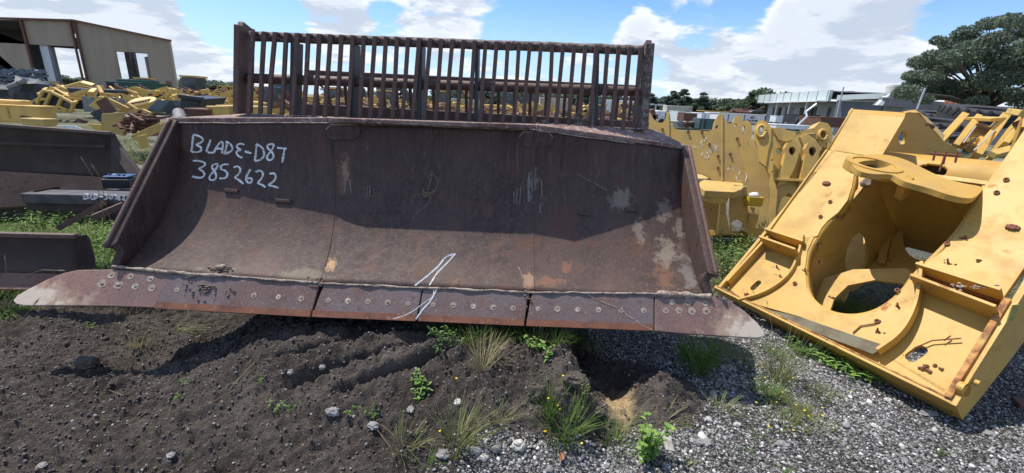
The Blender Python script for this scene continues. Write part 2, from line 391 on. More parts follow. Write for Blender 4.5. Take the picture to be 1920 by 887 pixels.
def axis(lo, hi, step, far, gr=1.16, mx=60):
    a = list(np.arange(lo, hi, step)); d = step
    while a[-1] < far: d = min(d*gr, mx); a.append(a[-1]+d)
    d = step; b = []
    c = lo
    while c > -far: d = min(d*gr, mx); c -= d; b.append(c)
    return np.array(b[::-1]+a)
gx = axis(-3.2, 3.2, .0115, 900); gy = axis(.85, 2.75, .0105, 900)
XX, YY = np.meshgrid(gx, gy); HH = height(XX, YY); SM = soil_mask(XX, YY)
def ground():
    ny, nx = XX.shape; n = ny*nx
    me = bpy.data.meshes.new('ground'); me.vertices.add(n)
    co = np.stack([XX.ravel(), YY.ravel(), HH.ravel()], 1).astype(np.float32); me.vertices.foreach_set('co', co.ravel())
    i = np.arange(ny-1)[:, None]*nx+np.arange(nx-1)[None, :]
    q = np.stack([i, i+1, i+nx+1, i+nx], -1).reshape(-1, 4); nf = len(q)
    me.loops.add(nf*4); me.polygons.add(nf)
    me.loops.foreach_set('vertex_index', q.ravel().astype(np.int32)); me.polygons.foreach_set('loop_start', np.arange(nf, dtype=np.int32)*4)
    me.update(); me.validate(); me.shade_smooth()
    x, y = XX.ravel(), YY.ravel()
    s = SM.ravel()*np.exp(-np.maximum(y-3.2, 0)/1.)
    grass = np.clip(smst(fbm(x*.25, y*.25, 4, 61), -.05, .12)*smst(y, 5, 9)+smst(-x, 2.2, 2.8)*smst(y, 2.75, 2.95)*(1-smst(y, 5, 8)), 0, 1)
    sand = np.clip(2.0*np.exp(-(((x-.60-.15*(y-1.92))/.070)**2+((y-1.92)/.15)**2)**1.2)+fbm(x*30, y*30, 3, 71)*1.1-.12, 0, 1)*(np.hypot(x-.60, y-1.92) < .24)
    at = me.color_attributes.new('ground_kind', 'FLOAT_COLOR', 'POINT')
    at.data.foreach_set('color', np.stack([s, grass, sand, np.ones_like(s)], 1).astype(np.float32).ravel())
    mt = bpy.data.materials.new('ground_mix'); mt.use_nodes = True; nt = mt.node_tree; N = nt.nodes; lk = nt.links.new
    b = N['Principled BSDF']; b.inputs['Roughness'].default_value = .95; b.inputs['Specular IOR Level'].default_value = .2
    tc = N.new('ShaderNodeTexCoord'); ca = N.new('ShaderNodeVertexColor'); ca.layer_name = 'ground_kind'
    sp = N.new('ShaderNodeSeparateColor'); lk(ca.outputs[0], sp.inputs[0])
    def nz(sc_, det=5, ro=.6):
        o = N.new('ShaderNodeTexNoise'); lk(tc.outputs['Object'], o.inputs['Vector']); o.inputs['Scale'].default_value = sc_; o.inputs['Detail'].default_value = det; o.inputs['Roughness'].default_value = ro; return o.outputs[0]
    def mr(v, a, c):
        o = N.new('ShaderNodeMapRange'); lk(v, o.inputs[0]); o.inputs[1].default_value = a; o.inputs[2].default_value = c; return o.outputs[0]
    def mix(f, a, c):
        o = N.new('ShaderNodeMix'); o.data_type = 'RGBA'; lk(f, o.inputs[0])
        for k, v in ((6, a), (7, c)):
            if isinstance(v, tuple): o.inputs[k].default_value = (*v, 1)
            else: lk(v, o.inputs[k])
        return o.outputs[2]
    soil = mix(mr(nz(3), .4, .65), (.075, .060, .050), (.155, .130, .110))
    soil = mix(mr(nz(40, 6), .5, .7), soil, (.15, .125, .105)); soil = mix(mr(nz(150, 3), .62, .7), soil, (.2, .18, .16))
    vo = N.new('ShaderNodeTexVoronoi'); lk(tc.outputs['Object'], vo.inputs['Vector']); vo.inputs['Scale'].default_value = 75
    sv = N.new('ShaderNodeSeparateColor'); lk(vo.outputs['Color'], sv.inputs[0])
    grav = mix(mr(sv.outputs[0], .1, 1), (.10, .092, .083), (.27, .255, .23))
    grav = mix(mr(vo.outputs['Distance'], .35, .7), grav, (.03, .028, .027))
    farg = mix(mr(nz(.35, 6), .4, .62), (.30, .28, .25), (.20, .19, .15))
    geo = N.new('ShaderNodeSeparateXYZ'); lk(tc.outputs['Object'], geo.inputs[0])
    grav = mix(mr(geo.outputs[1], 4, 9), grav, farg)
    gr = mix(mr(nz(2.2, 6), .4, .65), (.055, .085, .022), (.14, .13, .05))
    c = mix(sp.outputs[0], grav, soil); c = mix(sp.outputs[1], c, gr); c = mix(sp.outputs[2], c, mix(mr(nz(60, 4), .45, .65), (.62, .47, .26), (.42, .29, .15)))
    lk(c, b.inputs['Base Color'])
    bp = N.new('ShaderNodeBump'); lk(nz(70, 8, .7), bp.inputs['Height']); bp.inputs['Strength'].default_value = 1; bp.inputs['Distance'].default_value = .022; bp2 = N.new('ShaderNodeBump'); lk(nz(24, 6, .7), bp2.inputs['Height']); bp2.inputs['Strength'].default_value = .7; bp2.inputs['Distance'].default_value = .05; lk(bp2.outputs[0], bp.inputs['Normal']); lk(bp.outputs[0], b.inputs['Normal'])
    me.materials.append(mt)
    o = bpy.data.objects.new('ground', me); COL.objects.link(o); o['kind'] = 'structure'
ground()

# loose stones: thousands of small chips, one uncountable mass per kind of stone
def unit_rocks(k, seed, sub=1):
    rs = []
    for i in range(k):
        bm = bmesh.new()
        bmesh.ops.create_icosphere(bm, subdivisions=sub, radius=1)
        of = Vector((seed+i*2.3, i*1.1, seed*.7))
        co = np.array([tuple(v.co*(1+.6*mnoise.noise(v.co*1.2+of)+.38*mnoise.noise(v.co*3.1+of))) for v in bm.verts]); co *= np.array([1, .75+.2*random.random(), .6+.2*random.random()])
        rs.append((co, np.array([[v.index for v in f.verts] for f in bm.faces]))); bm.free()
    return rs
def scatter(name, pts, sizes, mat, label, cat, seed=1, sub=1):
    rng = np.random.default_rng(seed); proto = unit_rocks(6, seed, sub)
    V = []; Fc = []; off = 0
    kind = rng.integers(0, 6, len(pts))
    for t in range(6):
        idx = np.where(kind == t)[0]
        if not len(idx): continue
        co, fa = proto[t]; m_ = len(idx); a = rng.uniform(0, 6.283, m_); ca, sa = np.cos(a), np.sin(a)
        tl = rng.normal(0, .35, m_); ct, st = np.cos(tl), np.sin(tl)
        x, y, z = co[:, 0], co[:, 1], co[:, 2]
        X = x[None]*ct[:, None]+z[None]*st[:, None]; Z = -x[None]*st[:, None]+z[None]*ct[:, None]; Y = np.repeat(y[None], m_, 0)
        X, Y = X*ca[:, None]-Y*sa[:, None], X*sa[:, None]+Y*ca[:, None]
        s = sizes[idx][:, None]
        v = np.stack([X*s+pts[idx, 0][:, None], Y*s+pts[idx, 1][:, None], Z*s+pts[idx, 2][:, None]], -1).reshape(-1, 3)
        f = (fa[None]+(np.arange(m_)*len(co))[:, None, None]).reshape(-1, 3)+off
        V.append(v); Fc.append(f); off += len(v)
    V = np.concatenate(V).astype(np.float32); Fc = np.concatenate(Fc).astype(np.int32)
    me = bpy.data.meshes.new(name); me.vertices.add(len(V)); me.vertices.foreach_set('co', V.ravel())
    me.loops.add(len(Fc)*3); me.polygons.add(len(Fc)); me.loops.foreach_set('vertex_index', Fc.ravel()); me.polygons.foreach_set('loop_start', np.arange(len(Fc), dtype=np.int32)*3)
    me.update(); me.materials.append(mat)
    o = bpy.data.objects.new(name, me); COL.objects.link(o); return tag(o, label, cat, kind='stuff')
def chipmat(name, cols, rough=.9):
    mt = bpy.data.materials.new(name); mt.use_nodes = True; nt = mt.node_tree; N = nt.nodes; lk = nt.links.new
    g = N.new('ShaderNodeNewGeometry'); rp = N.new('ShaderNodeValToRGB'); lk(g.outputs['Random Per Island'], rp.inputs[0]); rp.color_ramp.interpolation = 'CONSTANT'
    el = rp.color_ramp.elements
    while len(el) > 1: el.remove(el[0])
    el[0].position = 0; el[0].color = (*cols[0][1], 1)
    acc = cols[0][0]
    for w, c in cols[1:]: e = el.new(acc); e.color = (*c, 1); acc += w
    b = N['Principled BSDF']; b.inputs['Roughness'].default_value = rough; b.inputs['Specular IOR Level'].default_value = .25
    tc = N.new('ShaderNodeTexCoord'); nz = N.new('ShaderNodeTexNoise'); lk(tc.outputs['Object'], nz.inputs['Vector']); nz.inputs['Scale'].default_value = 130; nz.inputs['Detail'].default_value = 3
    mx = N.new('ShaderNodeMix'); mx.data_type = 'RGBA'; mx.blend_type = 'MULTIPLY'; mx.inputs[0].default_value = .5; lk(rp.outputs[0], mx.inputs[6]); lk(nz.outputs['Color'], mx.inputs[7])
    gm = N.new('ShaderNodeHueSaturation'); gm.inputs['Saturation'].default_value = .55; gm.inputs['Value'].default_value = 1.35; lk(mx.outputs[2], gm.inputs['Color'])
    lk(gm.outputs[0], b.inputs['Base Color']); return mt
m_chips = chipmat('limestone_chips', [(.16, (.12, .112, .104)), (.26, (.20, .192, .18)), (.26, (.28, .27, .252)), (.16, (.38, .365, .34)), (.06, (.60, .58, .53)), (.10, (.22, .18, .145))])
m_clods = chipmat('soil_crumbs', [(.45, (.08, .064, .053)), (.30, (.115, .094, .08)), (.19, (.15, .126, .108)), (.04, (.2, .18, .155)), (.02, (.34, .32, .29))])
def stones():
    rng = np.random.default_rng(4)
    def pick(n, lo, hi, smin, smax, want, pw=2.2, thr=.5, xr=(-3.0, 3.6)):
        # denser near the camera
        x = rng.uniform(*xr, n); y = lo+(hi-lo)*rng.uniform(0, 1, n)**1.25
        s = soil_mask(x, y); keep = (s < thr+rng.normal(0, .12, n)) if want == 'gravel' else (s > thr) & (((x-.60-.15*(y-1.92))/.075)**2+((y-1.92)/.15)**2 > rng.uniform(.5, 1.6, n))
        if want == 'gravel': keep &= rng.uniform(0, 1, n) < .42+2.6*np.clip(fbm(x*2.6, y*2.6, 4, 55)+.12, 0, 1)
        x, y = x[keep], y[keep]; r = smin+(smax-smin)*rng.uniform(0, 1, len(x))**pw
        return np.stack([x, y, height(x, y)+r*.25], 1), r
    p, r = pick(300000, .95, 3.4, .0025, .0105, 'gravel', 3.4); scatter('gravel', p, r, m_chips, 'grey limestone chips covering the yard to the right', 'gravel', 1)
    p, r = pick(900, .95, 3.6, .010, .026, 'gravel', 3); scatter('coarse_gravel', p, r, m_chips, 'larger limestone lumps among the fine chips', 'gravel', 2, 2)
    p, r = pick(52000, .95, 2.6, .0015, .009, 'soil', 3.4); scatter('soil_crumbs', p, r, m_clods, 'dark crumbs of dug soil in front of the blade', 'soil', 3)
    p, r = pick(260, .95, 2.6, .007, .022, 'soil', 3.4); scatter('soil_clods', p, r, m_soilclod, 'dark brown clods on the dug soil', 'soil', 5, 2)
    p, r = pick(3000, .95, 2.6, .0015, .008, 'soil', 4); scatter('scattered_chips', p, r, m_chips, 'pale stone chips dotted over the dark soil', 'gravel', 6)
stones()
# ---------------------------------------------------------------- the big dozer blade
ZE = .35; ZM = .52
BL0 = P(205, 500, 2.25); BR0 = P(1335, 552, 2.28)
blade = empty('blade_attachment', (-.5, 2.3, .1), 'huge rusty bulldozer blade with chalk writing, a cutting edge and a barred rack on top', 'dozer blade')
def yb(x): return 2.20+.02*(x+.5)  # front line of the mouldboard foot
bot = [Vector((-2.19, 2.20, ZM+.01)), Vector((-1.035, 2.175, ZM)), Vector((-.90, 2.178, ZM)), Vector((.02, 2.195, ZM)), Vector((.14, 2.20, ZM)), Vector((1.13, 2.215, ZM))]
SAG = [.14, .155, .135, .135, .155, .13]
YC = 2.665
top = [P(325, 229, 2.67), P(615, 229, 2.585), P(665, 230.5, YC), P(953, 240.5, YC), P(1003, 242, 2.60), P(1288, 281, 2.78)]
def arc(b, t, k, sag=.135, lean=None):
    b = Vector(b); t = Vector(t); c = t-b; n = Vector((0, c.z, -c.y)).normalized()   # back of the chord
    th = 4*math.atan(2*sag/c.length)/2
    Rr = c.length/2/math.sin(th); a = -th+2*th*k
    return b+c*.5+c.normalized()*(Rr*math.sin(a))+n*(Rr*math.cos(a)-Rr*math.cos(th))
def mold_pt(u, k):
    """u 0..5 over the stations, k 0..1 foot to lip"""
    i = min(int(u), 4); f = u-i
    return arc(bot[i].lerp(bot[i+1], f), top[i].lerp(top[i+1], f), k, SAG[i]*(1-f)+SAG[i+1]*f)
us = sorted(set([round(i/16, 4) for i in range(81)])); KS = [k/28 for k in range(29)]
rows = [[mold_pt(u, k) for u in us] for k in KS]
mb = MB(); mb.sheet(rows)
mold = mb.build('moldboard', m_mold, blade, smooth='auto', recalc=False)
sd = mold.modifiers.new('solid', 'SOLIDIFY'); sd.thickness = .03; sd.offset = -1
flat = [p for r_ in rows for p in r_]; W_ = len(us)
quads = [(i*W_+j, i*W_+j+1, (i+1)*W_+j+1, (i+1)*W_+j) for i in range(len(KS)-1) for j in range(W_-1)]
# make sure the sheet faces the viewer side
nn = (flat[1]-flat[0]).cross(flat[W_]-flat[0])
if nn.y > 0:
    mold.data.flip_normals()
bvh = BVHTree.FromPolygons(flat, quads)
def on_mold(x, y, off=.003):
    h = bvh.ray_cast(CAMP, ray(x, y).normalized())
    if h[0] is None: return None
    nr = h[1]
    if nr.y > 0: nr = -nr
    return h[0]+nr*off
def spotm(x, y, rx, ry, ns, st, c_):
    q = on_mold(x, y, 0)
    if q is None: return None
    q = q-Vector(blade.location); return ('spot', tuple(q), (rx/F*2.6, .3, ry/F*2.6), ns, st, c_)
MUD = (.25, .20, .155); ORG = (.20, .095, .055); GRYW = (.20, .18, .165)
spots = [spotm(1250, 475, 34, 34, 20, .62, MUD), spotm(1165, 372, 34, 34, 22, .62, MUD), spotm(1198, 430, 18, 40, 22, .5, MUD), spotm(1245, 395, 26, 30, 26, .5, MUD), spotm(1275, 430, 16, 36, 26, .5, MUD), spotm(1245, 520, 28, 30, 26, .5, ORG), spotm(1290, 510, 26, 44, 20, .45, GRYW),
   spotm(1295, 380, 20, 60, 20, .35, GRYW), spotm(645, 330, 18, 60, 26, .6, ORG), spotm(648, 320, 10, 44, 40, .5, (.36, .24, .17)), spotm(621, 497, 12, 9, 30, .9, (.42, .25, .12)), spotm(1030, 528, 40, 10, 24, .6, ORG), spotm(1062, 502, 16, 13, 30, .7, ORG), spotm(992, 526, 16, 14, 30, .6, (.33, .2, .12)), spotm(856, 530, 26, 8, 30, .4, ORG),
   spotm(570, 518, 66, 14, 14, .75, (.155, .12, .088)), spotm(1000, 345, 16, 44, 22, .45, GRYW), spotm(355, 260, 40, 44, 26, .35, (.15, .095, .075)), spotm(410, 510, 60, 10, 20, .4, (.20, .16, .12)), spotm(830, 500, 200, 26, 6, .25, (.12, .075, .055)), spotm(1060, 415, 60, 60, 8, .45, (.13, .055, .04))]
mold.data.materials[0] = material('rusted_moldboard', (.056, .034, .029), MOLD_LAYERS+[s_ for s_ in spots if s_], rough=.68, bump=[(2.2, .5, .03), (14, .3, .01), (160, .6, .003)], spec=.35)
def ribbon(mb_, pts, w, fn=on_mold, jit=.0):
    """flat chalk stroke laid on a surface; pts in picture pixels, w in metres"""
    q = []
    for a, b in zip(pts[:-1], pts[1:]):
        n_ = max(2, int(math.hypot(b[0]-a[0], b[1]-a[1])/5))
        for i in range(n_): q.append((a[0]+(b[0]-a[0])*i/n_, a[1]+(b[1]-a[1])*i/n_))
    q.append(pts[-1]); P3 = [fn(*p) for p in q]; P3 = [p for p in P3 if p is not None]
    if len(P3) < 2: return
    # soften corners
    for _ in range(1):
        P3 = [P3[0]]+[(P3[i-1]+P3[i]*2+P3[i+1])/4 for i in range(1, len(P3)-1)]+[P3[-1]]
    A, B = [], []
    for i, p in enumerate(P3):
        d = (P3[min(i+1, len(P3)-1)]-P3[max(i-1, 0)]).normalized(); v = (p-CAMP).normalized(); s = d.cross(v).normalized()
        ww = w*(.38+.2*mnoise.noise(p*60))
        A.append(p+s*ww); B.append(p-s*ww)
    mb_.sheet([A, B])
c5 = lambda L: [(180+x/2.535, 190+y/2.535) for x, y in L]
strokes = [[(465, 158), (460, 200), (455, 240)], [(465, 158), (495, 165), (514, 180), (503, 197), (470, 206), (498, 214), (506, 230), (490, 243), (455, 240)],
 [(547, 182), (535, 215), (524, 240), (545, 245), (563, 243)], [(563, 243), (575, 218), (590, 194), (606, 191), (604, 220), (601, 248)], [(571, 224), (603, 226)],
 [(627, 196), (620, 225), (612, 252)], [(618, 191), (640, 200), (653, 222), (643, 240), (612, 250)],
 [(708, 206), (690, 200), (674, 205), (668, 218), (690, 231)], [(690, 231), (673, 234), (668, 246), (678, 262), (697, 268)], [(708, 238), (740, 247)],
 [(765, 205), (762, 240), (757, 284)], [(757, 284), (785, 280), (804, 256), (796, 222), (763, 202)],
 [(845, 203), (818, 203), (814, 222), (838, 240), (848, 262), (836, 280), (818, 280), (812, 262), (830, 240), (846, 218), (845, 203)],
 [(862, 221), (908, 225)], [(897, 224), (893, 255), (886, 292)],
 [(462, 283), (495, 282), (526, 295), (512, 312), (486, 321), (512, 332), (520, 350), (503, 366), (458, 358)],
 [(582, 298), (556, 299), (551, 318), (573, 342), (574, 370), (550, 379), (536, 364), (553, 342), (577, 318), (582, 298)],
 [(632, 300), (598, 299), (592, 325), (617, 328), (630, 346), (618, 368), (588, 366)],
 [(655, 316), (674, 306), (690, 320), (684, 345), (657, 364), (680, 372), (702, 394)],
 [(737, 324), (720, 345), (712, 374), (726, 392), (744, 383), (742, 364), (720, 366)],
 [(760, 336), (783, 326), (799, 344), (788, 370), (765, 391), (790, 395), (806, 410)],
 [(825, 346), (848, 340), (859, 356), (848, 381), (815, 401), (845, 403), (868, 412)]]
mb = MB()
for s_ in strokes: ribbon(mb, c5(s_), .0145)
mb.build('chalk_writing', m_chalk, blade, recalc=False)
# the two white paint slashes and other light scratches
c6 = lambda L: [(580+x/2.4646, 200+y/2.4646) for x, y in L]
mb = MB()
for s_, w in [([(488, 828), (550, 780), (600, 735), (628, 695), (674, 680)], .012), ([(555, 826), (590, 770), (640, 720), (676, 680)], .010)]: ribbon(mb, c6(s_), w)
mb.build('paint_slash', m_chalk, blade, recalc=False)
m_scr = material('grey_scratch', (.24, .21, .19), [(80, 3, .45, .7, (.10, .075, .065))], rough=.7)
for s_, w in [([(470, 530), (495, 490), (545, 455), (575, 400), (600, 340), (572, 315)], .005), ([(545, 388), (560, 345), (570, 300)], .006), ([(270, 368), (266, 418)], .007), ([(282, 366), (278, 420)], .008),
     ([(163, 345), (166, 402)], .011), ([(190, 335), (188, 370), (196, 398)], .013), ([(945, 392), (948, 448)], .006), ([(962, 378), (957, 446)], .008), ([(978, 370), (972, 448)], .008),
     ([(1018, 305), (1012, 350), (1015, 438)], .02), ([(1072, 340), (1075, 415)], .009), ([(262, 165), (272, 205)], .006), ([(553, 160), (590, 112)], .003), ([(968, 740), (990, 795)], .004), ([(958, 178), (966, 300)], .004), ([(1105, 190), (1112, 235)], .003),
     ([(1068, 445), (1066, 490)], .010)]: mb = MB(); ribbon(mb, c6(s_), w*.8); mb.build('scratch_mark', m_scr, blade, recalc=False)
c7 = lambda L: [(940+x/2.112, 220+y/2.112) for x, y in L]
for s_, w in [([(300, 225), (350, 250), (392, 275), (420, 290)], .006), ([(375, 240), (390, 212)], .004), ([(65, 590), (88, 638)], .005), ([(190, 150), (188, 180), (230, 215)], .003)]: mb = MB(); ribbon(mb, c7(s_), w*.8); mb.build('scratch_mark', m_scr, blade, recalc=False)
# blotches of dried mud: irregular patches hugging the plate
def blot(mb_, outline, fn=on_mold, thick=.004, seed=0):
    pts = []
    k = len(outline)
    for i in range(k):
        a = outline[i]; b = outline[(i+1) % k]; n_ = max(1, int(math.hypot(b[0]-a[0], b[1]-a[1])/2.2))
        for j in range(n_):
            x = a[0]+(b[0]-a[0])*j/n_; y = a[1]+(b[1]-a[1])*j/n_
            x += 3.2*mnoise.noise(Vector((x*.16, y*.16, seed)))+2.4*mnoise.noise(Vector((x*.6, y*.6, seed+9))); y += 3.2*mnoise.noise(Vector((x*.16, y*.16, seed+5)))+2.4*mnoise.noise(Vector((x*.6, y*.6, seed+15)))
            pts.append((x, y))
    q = [fn(*p, thick) for p in pts]
    if any(p is None for p in q): return
    # grid fill: triangulate in picture plane, put on the plate
    n0 = len(mb_.v); mb_.v += q
    for t in tessellate_polygon([[Vector((p[0], p[1], 0)) for p in pts]]): mb_.f.append(tuple(n0+i for i in t))
# weld-filled creases where the wings meet the centre, and the octagonal patches under the lip
for u in (1, 4):
    pts = [mold_pt(u, k/20)+Vector((0, .001, -.001)) for k in range(0, 21)]
    mb = MB(); mb.path(pts, [.004+.003*mnoise.noise(p*30) for p in pts], 5)
    mb.build('crease_weld', m_mold, blade, smooth=True)
for (x0, x1, y0) in ((611, 675, 233), (974, 1036, 247)):
    oc = [(x0+8, y0), (x1-8, y0), (x1, y0+10), (x1, y0+20), (x1-10, y0+28), (x0+10, y0+28), (x0, y0+20), (x0, y0+10)]
    q = [on_mold(px, py, .002) for px, py in oc]
    ctr = sum(q, Vector())/8; nr = (q[2]-q[0]).cross(q[4]-q[0]).normalized()
    if nr.y > 0: nr = -nr
    MB().prism([q], nr*.014).build('patch_plate', m_mold, blade, bevel=.003)
    mb = MB(); mb.path([q[7]+nr*.01, q[0]+nr*.012, q[1]+nr*.012, q[2]+nr*.01], .0035, 5); mb.build('patch_weld', m_weld, blade)
for (px, py, w) in ((435, 358, 26), (532, 377, 30), (1095, 401, 22), (1183, 394, 24)):
    a = on_mold(px-w/2, py-1, .006); b = on_mold(px+w/2, py+1, .006)
    if a and b: MB().beam(a, b, .022, .014, (0, -1, .3)).build('lug_pad', m_mold, blade, bevel=.004)
# end plates
def endplate(i, nose, s):
    b = bot[i]; t = top[i]
    prof = [arc(b, t, k/24, .12) for k in range(25)]
    mb_ = MB(); rows_ = []
    front = []
    for k in range(25):
        f = k/24
        if f < .10: fr = (b+Vector((.0, -.02, 0))).lerp(nose+Vector((.03*s, .035, -.01)), f/.10)
        elif f < .16: fr = (nose+Vector((.03*s, .035, -.01))).lerp(nose, (f-.10)/.06)
        else: fr = nose.lerp(t+Vector((0, -.02, .02)), (f-.16)/.84)
        front.append(fr)
    back = [p+Vector((0, .03, 0)) for p in prof]
    rows_ = [[front[k].lerp(back[k], j/4) for j in range(5)] for k in range(25)]
    o = mb_.sheet(rows_).build('end_plate', m_mold, blade, smooth='auto', recalc=False)
    m1 = o.modifiers.new('s', 'SOLIDIFY'); m1.thickness = .042; m1.offset = 1 if s*1 > 0 else -1
    m2 = o.modifiers.new('b', 'BEVEL'); m2.width = .004; m2.segments = 2; m2.limit_method = 'ANGLE'
    mb_ = MB(); mb_.path([p+Vector((-.004*s*-1, -.004, 0)) for p in prof], [.007+.004*mnoise.noise(p*25) for p in prof], 5); mb_.build('corner_weld', m_rack, blade, smooth=True)
    # rust-red worn outer rim
    mb_ = MB(); mb_.path([p+Vector((-s*-.02*0, -.004, 0)) for p in front[4:]], [.013]*21, 6); mb_.build('worn_rim', m_rack, blade, smooth=True)
endplate(0, P(197, 466, 2.17), 1)
endplate(5, P(1344, 521, 2.2), -1)
# lip strip with pale weld line, ledge plates
lipb = [p+Vector((0, .0, .0)) for p in top]
mb = MB()
for a, b in ((lipb[0], lipb[1]), (lipb[1], lipb[4]), (lipb[4], lipb[5])):
    mb.beam(a+Vector((0, .035, .012)), b+Vector((0, .035, .012)), .085, .026)
mb.build('lip_bar', m_ledge, blade, bevel=.004)
mb = MB(); pts = []
for i in range(5):
    for k in range(20): pts.append(lipb[i].lerp(lipb[i+1], k/30)+Vector((0, -.011, -.004)))
pts = [p+mnoise.noise_vector(p*9)*.003 for p in pts]
mb.path(pts, [.0035+.003*abs(mnoise.noise(p*35)) for p in pts], 5); mb.build('lip_weld', m_weld, blade)
FY = 2.86
fenL = P(452, 214, FY); fenR = P(1219, 243, FY)
zf = (fenL.z+fenR.z)/2; 
backL = Vector((fenL.x-.03, FY+.12, 0)); backR = Vector((fenR.x+.06, FY+.12, 0))
for (a, b, c) in ((lipb[0], lipb[1], backL), (lipb[5], lipb[4], backR)):
    z0 = .026
    c3 = Vector((c.x, c.y, fenL.z+.0 if c is backL else fenR.z)); b3 = Vector((b.x, FY+.12, (b.z+c3.z)/2+.012))
    MB().prism([[a+Vector((0, .02, z0)), b+Vector((0, .02, z0)), b3, c3]], Vector((0, 0, -.03))).build('ledge_plate', m_ledge, blade, bevel=.003)
MB().prism([[lipb[1]+Vector((0, .06, .02)), lipb[4]+Vector((0, .06, .02)), Vector((lipb[4].x, FY+.12, lipb[4].z+.015)), Vector((lipb[1].x, FY+.12, lipb[1].z+.015))]], Vector((0, 0, -.03))).build('ledge_plate', m_mold, blade)
# back shell and lower brace of the blade
mb = MB()
for (a, b) in ():
    pass
mb.box((-.5, FY+.10, 1.0), (2.5, .04, .66)); mb.box((-.5, 2.75, .5), (2.9, .5, .05)); mb.build('back_plate', m_mold, blade)
for x in (-1.5, -.9, -.1, .5): MB().box((x, FY+.30, .85), (.04, .3, .7)).build('back_rib', m_rack, blade, bevel=.004)
# ---- cutting edge: four segments and two end bits
def eb(x, z0=ZE):   # front lower line
    return Vector((x, 2.035+.008*(x+2), z0))
def et(x): return Vector((x, 2.172, ZM+.004))
def edge_at(px, py): # point on the edge plane
    n_ = (et(0)-eb(0)).cross(Vector((1, .008, 0))).normalized(); return UP(px, py, eb(0), n_)
nE = (et(0)-eb(0)).cross(Vector((1, .008, 0))).normalized()
if nE.y > 0: nE = -nE
def edgept(px, py, off=.0):
    return edge_at(px, py)+nE*off
def segm(name, poly, mat, th=.03):
    o = MB().prism([[edgept(*p, .0) for p in poly]], -nE*th).build(name, mat, blade, bevel=.004); return o
def bolts(par, L, r=6.5, big=()):
    for i, (x, y) in enumerate(L):
        c = edgept(x, y); rr = r/F*2.35*(1.22 if i in big else 1)*random.Random(x).uniform(.86, 1.08)
        par_ = par
        mb_ = MB(); mb_.tube(c-nE*.01, c+nE*.0015, rr, 18, rr*.93)
        mb_.rock(c+nE*.0005, rr*.6, int(x), (random.Random(x).uniform(.5, 1.1), random.Random(y+x).uniform(.3, .6), random.Random(x+1).uniform(.4, .9)), 1)
        mb_.build('bolt', m_bolt, par_)
d = 2.5
segs = [([(320, 508), (604, 528), (598, 534), (582, 594), (289, 578)], [(332, 543), (476, 554), (522, 557), (565, 560)]),
        ([(607, 533), (792, 538), (780, 602), (584, 594)], [(615, 563), (653, 564), (690, 565), (727, 567), (765, 569)]),
        ([(794, 538), (985, 546), (990, 552), (983, 611), (783, 602)], [(812, 571), (850, 572), (887, 574), (925, 576), (962, 578)]),
        ([(997, 552), (1004, 547), (1226, 549), (1226, 620), (986, 611)], [(1009, 579), (1045, 579), (1083, 580), (1122, 581), (1164, 582), (1207, 582)])]
for i, (poly, bl) in enumerate(segs):
    o = segm('cutting_edge', poly, m_edge)
    bolts(o, bl, 5.8)
    lo = [p for p in poly if p[1] > 570]
    lo.sort()
    a, b = edgept(lo[0][0]+1, lo[0][1]), edgept(lo[-1][0]-1, lo[-1][1])
    upv = (et(0)-eb(0)).normalized()
    MB().prism([[a+nE*.003, b+nE*.003, b+nE*.003+upv*.034, a+nE*.003+upv*.034]], -nE*.028).build('worn_lip', m_redge, o)
lb = segm('end_bit', [(289, 577), (200, 574), (100, 573), (45, 573), (30, 570), (24, 564), (32, 554), (55, 541), (90, 523), (118, 512), (145, 506), (210, 505), (322, 512)], m_bit)
bolts(lb, [(209, 515), (245, 518), (282, 522), (192, 532), (222, 534), (254, 537), (285, 540)], 7.2, (3, 4))
rb = segm('end_bit', [(1228, 621), (1300, 627), (1380, 632), (1420, 634), (1433, 631), (1434, 623), (1420, 605), (1395, 582), (1370, 565), (1340, 556), (1228, 552)], m_bit)
bolts(rb, [(1259, 566), (1290, 567), (1322, 568), (1248, 582), (1273, 582), (1297, 583), (1324, 583)], 6.6, (5, 6))
for o_, tip in ((lb, (30, 563)), (rb, (1430, 626))):
    q = edgept(*tip)-Vector(blade.location)
    s_ = 1 if tip[0] < 900 else -1
    o_.data.materials[0] = material('end_bit_worn' if s_ > 0 else 'end_bit_worn_far', (.17, .10, .085), [
        (3, 7, .4, .62, (.25, .13, .095), .6), ((5, 5, 12), 5, .52, .72, (.24, .17, .145), .5), (60, 3, .56, .7, (.09, .06, .055)), (150, 2, .6, .72, (.30, .26, .23)),
        ('spot', tuple(q+Vector((.12*s_, 0, .02))), (.34 if s_ > 0 else .26, .5, .16), 9, .55, (.42, .30, .21)), ('spot', tuple(q+Vector((.03*s_, 0, .01))), (.26 if s_ > 0 else .2, .5, .10), 22, .8, (.56, .46, .36))], rough=.5, bump=[(25, .2, .005), (150, .3, .002)])
